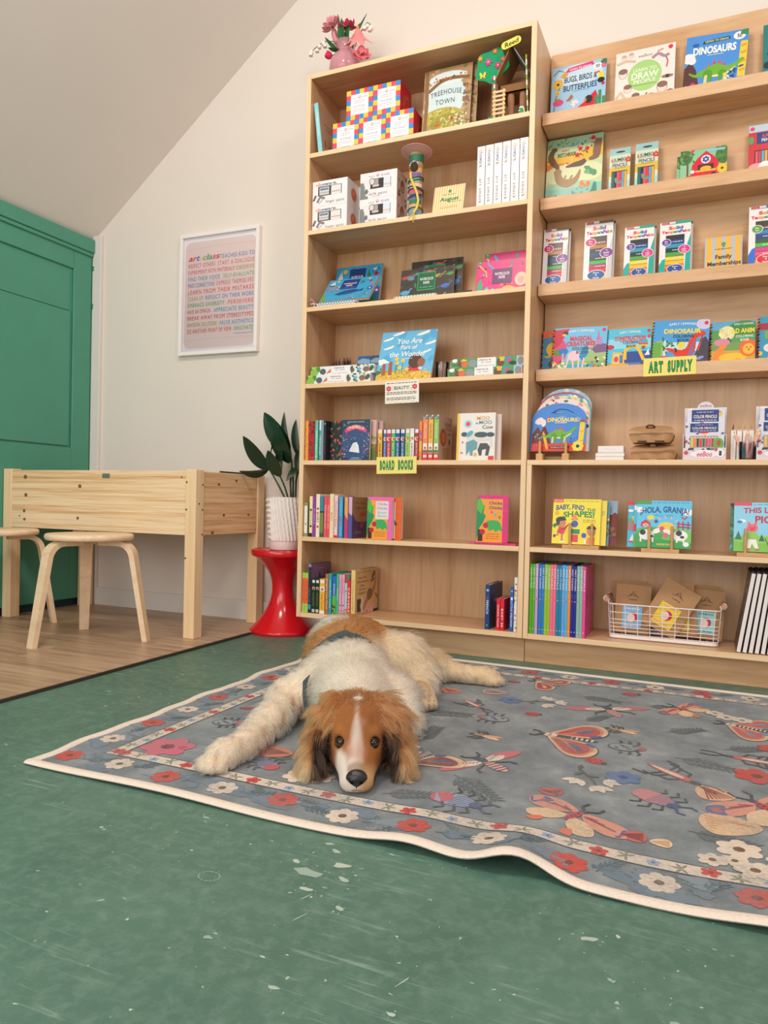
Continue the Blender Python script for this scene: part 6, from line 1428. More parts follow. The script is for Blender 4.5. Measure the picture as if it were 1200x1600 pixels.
A = Art(0.18, 0.007); A.lines(0.1, 0.9, 0.3, 0.7, 1, '#8a2f6a', 0.4); A.build('printed_spine', spine_, PRINT, (-0.09, 0, 0))
facing('board_book', 'magenta-bordered palm tree alphabet board book at the right of the sixth bay', 'book', -0.838, -0.713, ZF+0.0075, 0.184, 2.795, 1.5, chicka('#e0307c', '#3f2f7a', '#000', 'Chicka', 'abc'), '#d8303c', 0.020, 'board', 0.008, 'palm tree board books')

# ------------------------------------------------------------------ bottom bay
def limeor(A): A.r(0, 0, 1, 1, '#a8d05a'); A.r(0, 0.22, 1, 0.87, '#ee6a44'); A.t('RISE OF THE', 0.5, 0.55, 0.4*A.W/A.H, '#8a3020', w=0.5, rot=-90)
spine('lime and orange paperback, left of two at the far left of the bottom bay', -1.6045, -1.5915, ZG, 0.171, '#a8d05a', limeor, D=0.14)
spine('lime and orange paperback, right of two at the far left of the bottom bay', -1.591, -1.5765, ZG, 0.170, '#a8d05a', limeor, D=0.14)
def batf(A): A.r(0, 0, 1, 1, '#7d5a7c'); A.t('NIGHT', 0.52, 0.90, 0.03, '#c8b0b8', w=0.3); A.p([(0.2, 0), (0.32, 0.45), (0.4, 0.85), (0.5, 0.66), (0.72, 0.66), (0.84, 0.86), (0.85, 0.5), (0.95, 0)], '#1d1c22')
spine('tall slim black book with a purple cat-ear cover showing', -1.5745, -1.5625, ZG, 0.209, '#26303c', plainsp('#26303c', 'NIGHT CAT', '#5fa8b0', 0.3, 0.35, lambda A: (A.r(0, 0.94, 1, 1, '#a88ac0'), A.r(0, 0.07, 1, 0.17, '#3f9ab0'), A.lines(0.4, 0.6, 0.6, 0.9, 4, '#7f9ab0', 0.006))), face=batf, D=0.18)
def dkg(A): A.r(0, 0, 1, 1, '#1d3a2e'); [A.r(0.15, y, 0.85, y+0.08, c) for y, c in ((0.88, '#e8e4dc'), (0.68, '#e8c8a0'), (0.03, '#f0ece4'))]; A.e(0.5, 0.71, 0.03, None, '#a83a2c'); stext(A, 'THE NIGHT SKY', '#8a8448', 0.4, 0.4, 0.4); A.e(0.5, 0.07, 0.02, None, '#a83a2c')
spine('dark green book, left of two alike in the bottom bay', -1.5585, -1.5405, ZG, 0.148, '#1d3a2e', dkg, D=0.13); spine('dark green book, right of two alike in the bottom bay', -1.5395, -1.5215, ZG, 0.148, '#1d3a2e', dkg, D=0.13)
spine('mustard yellow book with white labels in the bottom bay', -1.5195, -1.495, ZG, 0.149, '#eeb040', plainsp('#f0b444', 'Things That Go', '#8a5a20', 0.45, 0.36, lambda A: (A.r(0.1, 0.88, 0.9, 0.97, '#f0ece4'), A.r(0, 0.64, 1, 0.78, '#ece4d4'), A.e(0.5, 0.70, 0.04, None, '#b87a3c'), A.r(0, 0, 1, 0.09, '#f0ece4')), 0.3))
spine('brown book with pale script in the bottom bay', -1.492, -1.477, ZG, 0.172, '#b0704a', plainsp('#b0744c', 'Dragons Love Tacos', '#f0d8c0', 0.75, 0.5, None, 0.55))
spine('turquoise book with white script in the bottom bay', -1.475, -1.462, ZG, 0.174, '#2fa8b0', plainsp('#2fa8b0', 'Little Blue Truck', '#d8f0f0', 0.7, 0.5))
spine('blue and green book in the bottom bay', -1.4585, -1.440, ZG, 0.164, '#3f7ac8', plainsp('#2f6fc0', 'GOODNIGHT', '#d8e8f8', 0.3, 0.66, lambda A: (A.r(0, 0, 1, 0.5, '#5fb84a'), scat(A, 7, ['#4a3a30', '#c8602c'], 0.03, 5, 0.1, 0.9, 0.04, 0.25))))
spine('slim mint green book in the bottom bay', -1.4385, -1.4285, ZG, 0.176, '#4fc08a', plainsp('#4fc08a', 'MINT', '#e0f4e8', 0.3))
def pinksp(A): A.r(0, 0, 1, 1, '#f0a8c8'); stext(A, 'DOG LOVES', '#b04a7a', 0.72, 0.36, 0.5); A.e(0.5, 0.25, 0.018, None, '#2f2628'); A.e(0.5, 0.12, 0.015, None, '#8a5a6a'); A.lines(0.3, 0.7, 0.3, 0.45, 2, '#d86a9a', 0.006)
spine('pink paperback, left of two alike in the bottom bay', -1.4265, -1.4145, ZG, 0.173, '#f0a8c8', pinksp); spine('pink paperback, right of two alike in the bottom bay', -1.4125, -1.4005, ZG, 0.173, '#f0a8c8', pinksp)
spine('pale aqua book with a brown top in the bottom bay', -1.3995, -1.3875, ZG, 0.174, '#a8d0cc', plainsp('#a8d0cc', '', '', extra=lambda A: (A.r(0, 0.8, 1, 1, '#9a5a40'), A.e(0.5, 0.6, 0.02, None, '#c84a3c'), A.e(0.5, 0.15, 0.025, None, '#c8703c'))))
spine('short red paperback with white letters in the bottom bay', -1.3865, -1.3725, ZG, 0.151, '#e0303c', plainsp('#e4343e', 'CARVERS', '#f8e4dc', 0.7, 0.45, None, 0.6))
def dinon(A):
    A.r(0, 0, 1, 1, '#d8b078'); A.t('JANE YOLEN & MARK TEAGUE', 0.5, 0.93, 0.024, '#6a4a34', w=0.85)
    for i, s_ in enumerate(('How Do', 'Dinosaurs', 'Say', 'Good', 'Night?')): A.t(s_, 0.30+0.02*(i == 1), 0.82-i*0.085, 0.05, '#7a4038', w=(0.36, 0.5, 0.18, 0.28, 0.34)[i], bold=0.015)
    A.l([(0.1, 0.02), (0.35, 0.12), (0.5, 0.3), (0.7, 0.42), (0.85, 0.6), (0.9, 0.78), (0.84, 0.9)], [0.03, 0.07, 0.14, 0.16, 0.09, 0.06, 0.05], '#b07a6a'); A.e(0.62, 0.42, 0.14, 0.13, '#7a6434', rot=20); A.e(0.78, 0.84, 0.12, 0.055, '#5a6a38', rot=40); A.l([(0.84, 0.75), (0.66, 0.70)], 0.05, '#7a6040'); A.l([(0.9, 0.4), (1, 0.3)], 0.06, '#7a6434')
    A.r(0.08, 0.08, 0.25, 0.36, '#2f3a2c'); A.r(0.25, 0.06, 0.33, 0.38, '#e0d0c0'); A.e(0.24, 0.2, 0.03, 0.06, '#e0b0a8'); A.p([(0.4, 0), (0.5, 0.1), (0.85, 0.18), (0.95, 0.05), (0.95, 0)], '#e0b0ac'); scat(A, 14, ['#c8506a', '#f0e0dc', '#c86a5a'], 0.02, 4, 0.5, 0.92, 0.01, 0.13); A.r(0.8, 0, 1, 0.06, '#2c2a2c'); A.r(0.3, 0, 0.8, 0.015, '#e8802c')
spine('tan dinosaur bedtime book with its wide cover facing right', -1.3695, -1.350, ZG, 0.195, '#d8b078', plainsp('#e8c884', 'How Do Dinosaurs Say Good Night?', '#a8743c', 0.68, 0.45, None, 0.42), face=dinon, D=0.228)
def frf(A): A.r(0, 0, 1, 1, '#23406f'); A.t('FIRST', 0.6, 0.72, 0.05, '#c87a50', w=0.3); A.t('FRENCH', 0.62, 0.62, 0.07, '#d8dce4', w=0.6); A.e(0.6, 0.9, 0.035, None, '#7a8aa8')
spine('dark blue French book standing in the right half of the bottom bay', -0.7880, -0.7700, ZG, 0.172, '#23406f', plainsp('#24467a', 'FRENCH', '#f0f2f4', 0.32, 0.5, lambda A: (A.e(0.5, 0.88, 0.03, None, '#a8b8d0'), A.r(0.3, 0.68, 0.7, 0.74, '#8a4a5a'), A.e(0.5, 0.09, 0.02, None, '#5fb84a')), 0.5), face=frf, D=0.19)
spine('red paperback, left of two beside the French book', -0.7425, -0.7285, ZG, 0.122, '#d8283a', plainsp('#dc2c3e', 'RAINING TACOS', '#f8d8d4', 0.7, 0.45, None, 0.5), D=0.12)
spine('red paperback, right of two beside the French book', -0.7270, -0.7125, ZG, 0.121, '#d42638', plainsp('#d82a3c', 'BABY 20', '#f8e4e0', 0.6, 0.4, None, 0.55), D=0.12)
spine('medium blue book right of the two red paperbacks', -0.6900, -0.6770, ZG, 0.166, '#2f5fae', plainsp('#2f63b4', 'LITTLE FEELINGS', '#e4ecf6', 0.6, 0.4, lambda A: (A.r(0.2, 0.72, 0.8, 0.79, '#e8eef4'), A.e(0.5, 0.93, 0.02, None, '#a8c0e0')), 0.5))
spine('slim white multicoloured book against the right side of the bottom bay', -0.6745, -0.6625, ZG, 0.208, '#ece8e4', plainsp('#ece8e4', '', '', extra=lambda A: scat(A, 16, ['#e8b03c', '#d8303c', '#2f7fc4', '#3f9a5a', '#f0a040'], 0.02, 7)))

# ------------------------------------------------------------------ low cabinet, bottom bay: tall thin books
TS = [('#56ab2a', 'first bright green'), ('#56ab2a', 'second bright green'), ('#c79ad6', 'lilac'), ('#2c7cc2', 'first medium blue'), ('#2c7cc2', 'second medium blue'), ('#97bf36', 'first lime'), ('#97bf36', 'second lime'), ('#f0708c', 'first coral pink'), ('#f0708c', 'second coral pink'), ('#1d83a6', 'first teal'), ('#1d83a6', 'second teal'),
      ('#6f9fe4', 'periwinkle'), ('#49b2ea', 'sky blue'), ('#f58b2a', 'orange'), ('#1f2d8e', 'first navy'), ('#1f2d8e', 'second navy'), ('#8db6aa', 'first grey-green'), ('#8db6aa', 'second grey-green'), ('#ee4c9c', 'hot pink')]
for k, (c, nm) in enumerate(TS):
    x = -0.6155+k*0.0108+(0.0 if k < 3 else 0.002)
    def f(A, k=k, c=c):
        A.r(0, 0, 1, 1, c); stext(A, ('LEARN TO READ', 'WIPE CLEAN', 'FIRST STICKERS', 'COLOURS', 'ANIMALS')[k//2 % 5], ('#e8f0d8', '#f4e0f0', '#d8ecf8', '#f8e8d8')[k % 4], 0.80, 0.30, 0.5); A.e(0.5, 0.50, 0.008, None, '#e8c04a' if k % 2 else '#d84a3c'); A.lines(0.4, 0.6, 0.54, 0.6, 2, '#e8e8e8', 0.004); A.e(0.5, 0.07, 0.006, None, '#f4f0e8')
        A.r(0, 0, 0.08, 1, '#ffffff') if False else None
    fc = (lambda A: (A.r(0, 0, 1, 1, '#d43a86'), scat(A, 40, ['#4a2a4a', '#8a3a6a', '#b8a05a', '#e8e0e8', '#3f6a4a'], 0.02, 4, 0.1, 0.9, 0.05, 0.6, 'l'))) if k == 18 else None
    spine(nm+(' tall thin workbook on the bottom shelf' if 'first' in nm or 'second' in nm else ' tall thin workbook, the only one of its colour') + (' with its floral cover showing' if k == 18 else ''), x, x+0.0106, ZG, 0.263+0.0008*(k % 3), c, f, D=0.205, group='tall thin workbooks on the bottom shelf', face=fc, y=2.771)
# wire basket
wb = thing('wire_basket', 'white wire basket with wooden handles holding brown paper packets', 'basket', (-0.145, 2.905, ZG))
WW = plain('#f0e6e2', 0.35, 0.5, var=0.0); bw, bd, bh = 0.192, 0.075, 0.128
def ring(z, k, r, nm):
    a, b, c = bw*k, bd*k+0.0, 0.018; q = []
    for (cx, cy, a0) in ((a-c, b-c, 0), (-a+c, b-c, 90), (-a+c, -b+c, 180), (a-c, -b+c, 270)):
        for i in range(4): t_ = R(a0+i*30); q.append((cx+c*math.cos(t_), cy+c*math.sin(t_), z))
    return MB().tube(q, r, 6, closed=True).build(nm, WW, wb)
for k, z in enumerate((0.018, 0.031, 0.044, 0.058, 0.072, 0.098)): ring(z, 0.965+0.035*z/bh, 0.0013, 'horizontal_wire')
ring(bh, 1.0, 0.0024, 'rim'); 
fr = []
a, b, c = bw*0.965, bd*0.965, 0.018; outl = []
for (cx, cy, a0) in ((a-c, b-c, 0), (-a+c, b-c, 90), (-a+c, -b+c, 180), (a-c, -b+c, 270)):
    for i in range(4): t_ = R(a0+i*30); outl.append((cx+c*math.cos(t_), cy+c*math.sin(t_)))
m_ = MB(); n = len(outl)
V = [(x, y, 0.0035) for x, y in outl]+[(x, y, 0.0155) for x, y in outl]+[(x*0.985, y*0.96, 0.0155) for x, y in outl]+[(x*0.985, y*0.96, 0.0035) for x, y in outl]
m_.add(V, [(k_*n+i, k_*n+(i+1) % n, ((k_+1) % 4)*n+(i+1) % n, ((k_+1) % 4)*n+i) for k_ in range(4) for i in range(n)]); m_.build('base_band', WW, wb)
for sy in (-1, 1):
    for i in range(9):
        x = -bw+0.018+i*(2*bw-0.036)/8; MB().tube([(x*0.965, sy*bd*0.965, 0.012), (x, sy*bd, bh)], 0.0013, 6).build('vertical_wire', WW, wb)
for sx in (-1, 1):
    for i in range(3):
        y = -0.045+i*0.045; MB().tube([(sx*bw*0.965, y, 0.012), (sx*bw, y, bh)], 0.0013, 6).build('vertical_wire', WW, wb)
    MB().tube([(sx*(bw+0.006), -0.068, bh+0.017), (sx*(bw+0.006), 0.068, bh+0.017)], 0.0085, 14).build('handle', plain('#c98f6a', 0.6, var=0.06), wb)
    for y in (-0.060, 0.060):
        MB().tube([(sx*bw, y, bh)]+[(sx*(bw+0.006)+0.0105*math.cos(R(t_)), y, bh+0.017+0.0105*math.sin(R(t_))) for t_ in (range(180, 480, 30) if sx > 0 else range(0, -300, -30))], 0.0018, 6).build('handle_loop', WW, wb)
for i in range(7):
    x = -0.15+i*0.05; MB().tube([(x, -bd*0.96, 0.006), (x, bd*0.96, 0.006)], 0.0013, 6).build('floor_wire', WW, wb)
for (x, y) in ((-0.15, -0.05), (0.15, -0.05), (-0.15, 0.05), (0.15, 0.05)): MB().lathe([(0.005, 0.0002), (0.005, 0.004), (0, 0.004)], x, y, 8).build('foot', WW, wb)
def packet(label, x, y, z, W, H, roll, lean, art, T=0.012):
    t = thing('paper_packet', label, 'packet', (x, y, z), (-R(lean), R(roll), 0), 'brown paper packets in the wire basket')
    n, m2 = 8, 8; V = []
    for s_ in (0, 1):
        for j in range(m2+1):
            for i in range(n+1):
                u, v = i/n, j/m2; b = T*0.5*(math.sin(math.pi*u)**0.6)*(math.sin(math.pi*min(1, v*0.85+0.1))**0.6)
                V.append((W*(u-0.5), (-b-0.0006 if s_ == 0 else b+0.0006)+T*0.5, H*v))
    k = (n+1)*(m2+1); F = []
    for j in range(m2):
        for i in range(n):
            a = j*(n+1)+i; F.append((a, a+1, a+n+2, a+n+1)); F.append((k+a, k+a+n+1, k+a+n+2, k+a+1))
    ed = list(range(n+1))+[j*(n+1)+n for j in range(1, m2+1)]+[m2*(n+1)+i for i in range(n-1, -1, -1)]+[j*(n+1) for j in range(m2-1, 0, -1)]
    for i in range(len(ed)): a, b = ed[i], ed[(i+1) % len(ed)]; F.append((a, k+a, k+b, b))
    MB().add(V, F, 0, True).build('paper_bag', KRAFT, t, sharp=50)
    MB().box(-W/2, W/2, T*0.5-0.0016, T*0.5+0.0016, H*0.84, H+0.0006).build('folded_top', KRAFT, t)
    if art: A = Art(W, H); art(A); A.build('printed_label', t, PRINTM, (-W/2, 0, 0), base=0.0012)
def lab(c, c2, cut=None):
    def f(A):
        A.r(0.22, 0.10, 0.78, 0.56, c); A.lines(0.3, 0.7, 0.49, 0.53, 1, c2, 0.03); A.e(0.52, 0.34, 0.10, 0.10, '#c8404a'); A.e(0.47, 0.32, 0.08, 0.09, '#f0d8d0'); A.lines(0.28, 0.72, 0.13, 0.19, 1, c2, 0.03)
        A.l([(0.34, 0.76), (0.5, 0.80), (0.66, 0.75)], 0.008, '#4a3a30'); A.l([(0.42, 0.79), (0.5, 0.86), (0.58, 0.78)], 0.008, '#4a3a30'); A.lines(0.38, 0.62, 0.68, 0.71, 1, '#5a483c', 0.012)
    return f
packet('brown packet tilted highest in the basket, with a yellow label', -0.165, 2.850, ZG+0.042, 0.132, 0.185, 29, 4, lab('#f0cf4a', '#e8a0a0'))
packet('brown packet with a half-hidden yellow label leaning behind the tilted one', -0.085, 2.880, ZG+0.022, 0.118, 0.19, -6, 3, lab('#f0cf4a', '#e8a0a0'))
packet('brown packet with a pale blue label at the right of the basket', -0.008, 2.905, ZG+0.014, 0.12, 0.178, 3, 3, lab('#a8dce0', '#5f9ab0'))
packet('brown packet with a blue and white label at the left of the basket', -0.258, 2.890, ZG+0.014, 0.125, 0.182, 2, 3, lab('#8fc0e8', '#e8e0e8'))
packet('plain brown packet at the back left corner of the basket', -0.268, 2.935, ZG+0.014, 0.125, 0.190, -1, 2, None)
packet('plain brown packet at the back right of the basket', -0.02, 2.935, ZG+0.014, 0.12, 0.19, 1, 2, None)
for k in range(9):
    t = thing('sketch_pad', ('first', 'second', 'third', 'fourth', 'fifth', 'sixth', 'seventh', 'eighth', 'ninth')[k]+' from the left of the leaning white-paged sketch pads', 'sketch pad', (0.095+k*0.0185, 2.775, ZG+0.0028), (0, R(8.5-0.35*k), 0), 'leaning white-paged sketch pads')
    MB().box(0.0008, 0.0125, -0.0005, 0.20, 0.001, 0.272).build('pages', plain('#ece2de', 0.85, 0.1, var=0.04, scale=200), t)
    MB().box(0.0, 0.0007, 0.0, 0.202, 0, 0.276).box(0.0126, 0.0142, 0.0, 0.202, 0, 0.276).build('cover', plain('#3f3a3c', 0.6), t)
    A = Art(0.2, 0.276); A.r(0, 0, 1, 1, '#6a5a50'); scat(A, 60, ['#c84a4a', '#3f5fa0', '#e8c8a0', '#2f2c34', '#8a7a50', '#b86a3c', '#e0d8d0'], 0.03, 5+k); A.build('printed_cover', t, PRINT, (0, 0.2, 0), (0, 0, R(-90)))
    mb = MB()
    for i in range(14): mb.tube([(0.006+0.008*math.cos(2*math.pi*q_/8), 0.008+i*0.0143, 0.274+0.007*math.sin(2*math.pi*q_/8)) for q_ in range(8)], 0.0008, 4, closed=True)
    mb.build('spiral_binding', plain('#26242a', 0.4), t)
# ------------------------------------------------------------------ low cabinet, middle shelf: three book stands
def bookstand(label, x0, x1, z, y=2.768, ph=0.094, pegs=(0.2, 0.8), block=False):
    w = x1-x0
    t = thing('book_stand', label, 'book stand', ((x0+x1)/2, y, z+0.0003), group='wooden book stands')
    if not block: MB().box(-w/2, w/2, 0, 0.075, 0, 0.0135).build('base', DOWEL, t, bevel=0.001)
    else:
        MB().box(-w/2+0.01, w/2-0.01, 0.08, 0.098, 0.0, 0.018).build('cross_bar', DOWEL, t, bevel=0.001)
    for k, f in enumerate(pegs):
        x = -w/2+w*f
        if block:
            MB().box(x-0.0125, x+0.0125, 0.0, 0.025, 0, 0.0245).build('foot_block', DOWEL, t, bevel=0.0015)
            MB().box(x-0.006, x+0.006, 0.0255, 0.0795, 0.004, 0.016).build('runner', DOWEL, t)
            MB().tube([(x, 0.010, 0.0245), (x, 0.009, ph)], 0.0055, 12).build('peg', DOWEL, t)
        else:
            MB().tube([(x, 0.012, 0.0135), (x, 0.010, ph)], 0.0052, 12).build('peg', DOWEL, t)
        MB().tube([(x, 0.068 if not block else 0.090, 0.0135), (x, 0.10 if not block else 0.115, ph*1.2)], 0.005, 10).build('rear_peg', DOWEL, t)
    return t
def shapes(A):
    A.r(0, 0, 1, 1, '#f0dc3c'); A.r(0, 0.92, 0.22, 1, '#e8643c'); A.lines(0.26, 0.98, 0.94, 0.97, 1, '#a89a30', 0.014); A.t('INDESTRUCTIBLES', 0.11, 0.96, 0.03, '#f4e0c8', w=0.18)
    A.t('BABY, FIND', 0.36, 0.80, 0.11, '#1f4f8a', w=0.60, arc=0.03, bold=0.03); A.t('THE', 0.80, 0.76, 0.085, '#2f7a5a', w=0.18, bold=0.02); A.t('SHAPES!', 0.55, 0.645, 0.125, '#1f8a4a', w=0.66, arc=0.03, bold=0.035)
    A.e(0.09, 0.68, 0.05, 0.055, '#e8b82c'); A.e(0.19, 0.46, 0.10, 0.10, '#c98a60'); A.e(0.18, 0.52, 0.115, 0.085, '#3a3a3c', a0=0, a1=200); A.e(0.12, 0.47, 0.04, 0.07, '#3a3a3c'); A.l([(0.1, 0.46), (0.05, 0.40)], 0.02, '#22262a'); A.fl(0.05, 0.40, 0.05, '#2f8a4a', '#22262a', 4)
    A.p([(0.14, 0.38), (0.26, 0.36), (0.34, 0.40), (0.34, 0.44), (0.24, 0.20), (0.10, 0.24)], '#e0404a'); A.r(0.19, 0.06, 0.235, 0.22, '#c98a60'); A.l([(0.14, 0.21), (0.06, 0.17)], 0.04, '#c98a60'); A.r(0.18, 0.03, 0.26, 0.06, '#f0ece4'); A.r(0.03, 0.14, 0.07, 0.20, '#2f3438'); A.e(0.15, 0.43, 0.015, None, '#d85a50'); A.e(0.25, 0.46, 0.02, None, '#e0605a')
    A.p([(0.38, 0.53), (0.46, 0.68), (0.55, 0.54)], '#f0904a'); A.e(0.47, 0.45, 0.075, None, '#3a5fb0', n=18); A.l([(0.34, 0.44), (0.40, 0.44)], 0.035, '#c98a60'); A.r(0.36, 0.23, 0.58, 0.33, '#2f8a5a'); A.r(0.37, 0.05, 0.55, 0.21, '#e03c4a')
    A.e(0.82, 0.29, 0.095, 0.10, '#c98a60'); A.e(0.82, 0.34, 0.105, 0.08, '#33343a', a0=0, a1=180); A.p([(0.72, 0.02), (0.74, 0.16), (0.90, 0.16), (0.90, 0.02)], '#f08a3c'); A.e(0.67, 0.20, 0.055, None, '#3a5fb0'); A.r(0.68, 0.02, 0.72, 0.1, '#f0ece4'); A.lines(0.64, 0.9, 0.48, 0.56, 2, '#d8a02c', 0.02)
facing('board_book', 'yellow shapes board book held by the left stand of the middle shelf', 'book', -0.541, -0.366, ZF+0.0155, 0.169, 2.786, 8, shapes, '#ecd83c', 0.004, 'soft', 0.010, 'rag books on the middle shelf')
facing('board_book', 'second yellow book, a narrow edge right behind the shapes book', 'book', -0.521, -0.346, ZF+0.0135, 0.167, 2.796, 8, lambda A: (A.r(0, 0, 1, 1, '#ecd046'), A.t('E!', 0.93, 0.72, 0.1, '#2f6a8a', w=0.06)), '#e0c83c', 0.004, 'soft', 0.010, 'rag books on the middle shelf')
facing('board_book', 'blue-green book squeezed between yellow and dark red rag books', 'book', -0.512, -0.337, ZF+0.0135, 0.166, 2.806, 8, lambda A: (A.r(0, 0, 1, 1, '#4f8a94'), scat(A, 14, ['#2f5a3c', '#22302f', '#d8c05a'], 0.04, 3, 0.9, 1, 0, 0.6)), '#4f8a94', 0.004, 'soft', 0.010, 'rag books on the middle shelf')
facing('board_book', 'grey-blue and dark red book rearmost behind the yellow shapes book', 'book', -0.487, -0.312, ZF+0.0155, 0.167, 2.818, 12, lambda A: (A.r(0, 0, 1, 1, '#93a6bc'), A.p([(0.6, 0), (0.8, 0.7), (0.88, 0.68), (0.95, 0.74), (1, 0.7), (1, 0)], '#7a2420'), scat(A, 8, ['#2f3a34', '#8a5a3c'], 0.04, 3, 0.8, 1, 0, 0.4)), '#8a94a4', 0.004, 'soft', 0.010, 'rag books on the middle shelf')
bookstand('wooden peg stand under the yellow shapes book', -0.499, -0.367, ZF)
def hola(A):
    A.r(0, 0, 1, 1, '#5fc0e8'); A.r(0, 0.92, 0.27, 1, '#4f9a4a'); A.lines(0.3, 0.95, 0.95, 0.97, 1, '#3f8ab8', 0.014); A.e(0.05, 0.8, 0.09, 0.06, '#f0f0f0'); A.e(0.93, 0.76, 0.11, 0.07, '#eef2f4')
    A.e(0.55, 0.38, 0.19, 0.17, '#f0c44a', a0=0, a1=180)
    for a in range(20, 170, 25): A.l([(0.55+0.22*math.cos(R(a)), 0.40+0.22*math.sin(R(a))), (0.55+0.29*math.cos(R(a)), 0.40+0.29*math.sin(R(a)))], 0.022, '#f2b0a0')
    A.e(0.3, 0.2, 0.5, 0.24, '#57b04a'); A.r(0, 0, 1, 0.30, '#3fa04c'); A.e(0.8, 0.22, 0.35, 0.2, '#6fc05a'); A.p([(0, 0), (1, 0), (1, 0.12), (0.5, 0.18), (0, 0.12)], '#2f9a4a')
    A.t('\u00a1HOLA, GRANJA!', 0.51, 0.77, 0.125, '#23407a', w=0.90, arc=0.05, bold=0.025); A.t('HELLO, FARM!', 0.5, 0.685, 0.045, '#4f90b8', w=0.36)
    A.e(0.26, 0.64, 0.075, 0.05, '#f0d03c'); A.p([(0.08, 0.44), (0.08, 0.52), (0.17, 0.60), (0.26, 0.52), (0.26, 0.44)], '#c8303c'); A.r(0.12, 0.44, 0.22, 0.51, '#f0e4e0'); A.l([(0.12, 0.44), (0.22, 0.51)], 0.015, '#c8303c'); A.l([(0.12, 0.51), (0.22, 0.44)], 0.015, '#c8303c')
    for x0, x1_ in ((0.04, 0.34), (0.70, 0.90)):
        A.e((x0+x1_)/2, 0.27, 0.15, 0.11, '#f0ecea'); A.r(x0+0.03, 0.12, x0+0.06, 0.24, '#f0ecea'); A.r(x1_-0.05, 0.12, x1_-0.02, 0.24, '#f0ecea'); A.e(x0+0.08, 0.32, 0.06, 0.06, '#2f3034'); A.e(x1_-0.06, 0.24, 0.045, 0.03, '#2f3034')
    A.e(0.38, 0.36, 0.10, 0.05, '#f0ecea', rot=25); A.e(0.47, 0.40, 0.05, 0.06, '#d8506a'); A.e(0.58, 0.34, 0.10, 0.05, '#f0ecea', rot=160); A.e(0.54, 0.27, 0.055, 0.055, '#e0607a')
    for y in (0.46, 0.52): A.l([(0.74, y), (0.99, y-0.02)], 0.025, '#a8283c')
    for x in (0.77, 0.85, 0.94): A.l([(x, 0.4), (x, 0.57)], 0.025, '#a8283c')
    A.l([(0.82, 0.66), (0.88, 0.62), (0.92, 0.68)], 0.03, '#c8303c'); A.e(0.91, 0.09, 0.06, 0.05, '#f0e8e4'); A.t('MADDIE FROST', 0.52, 0.075, 0.04, '#f0d44a', w=0.28, bold=0.02); A.fl(0.36, 0.56, 0.04, '#2f4a7a', '#2f4a7a', 4)
facing('board_book', 'sky-blue farm rag book with two cows held by the middle stand', 'book', -0.240, -0.057, ZF+0.0155, 0.169, 2.786, 8, hola, '#5fb8d8', 0.004, 'soft', 0.010, 'rag books on the middle shelf')
facing('board_book', 'second farm rag book, a strip left behind the sky-blue one', 'book', -0.250, -0.067, ZF+0.0135, 0.169, 2.796, 8, lambda A: (A.r(0, 0, 1, 1, '#5fb8d8'), A.r(0, 0.93, 0.3, 1, '#4f9a4a'), A.r(0, 0, 1, 0.28, '#4fa84a'), A.e(0.02, 0.42, 0.05, 0.09, '#c8303c'), A.e(0.03, 0.85, 0.09, 0.05, '#f0f0f0')), '#4fa8c0', 0.004, 'soft', 0.010, 'rag books on the middle shelf')
facing('board_book', 'beach rag book with a red top corner, left behind the farm books', 'book', -0.272, -0.089, ZF+0.0135, 0.166, 2.806, 8, lambda A: (A.r(0, 0, 1, 1, '#3fb4d8'), A.r(0, 0.92, 0.3, 1, '#d8303c'), A.e(0.05, 0.8, 0.06, 0.03, '#f0f0f0'), A.r(0, 0.36, 0.2, 0.55, '#a8788a'), A.r(0, 0.55, 0.2, 0.62, '#5fa84a'), A.t('T', 0.1, 0.63, 0.09, '#f0d83c', bold=0.04), A.p([(0.04, 0.14), (0.1, 0.3), (0.13, 0.14)], '#f0ece8'), A.r(0.02, 0.10, 0.16, 0.13, '#c8303c')), '#3fa8c8', 0.004, 'soft', 0.010, 'rag books on the middle shelf')
bookstand('wooden peg stand under the sky-blue farm book', -0.2205, -0.094, ZF)
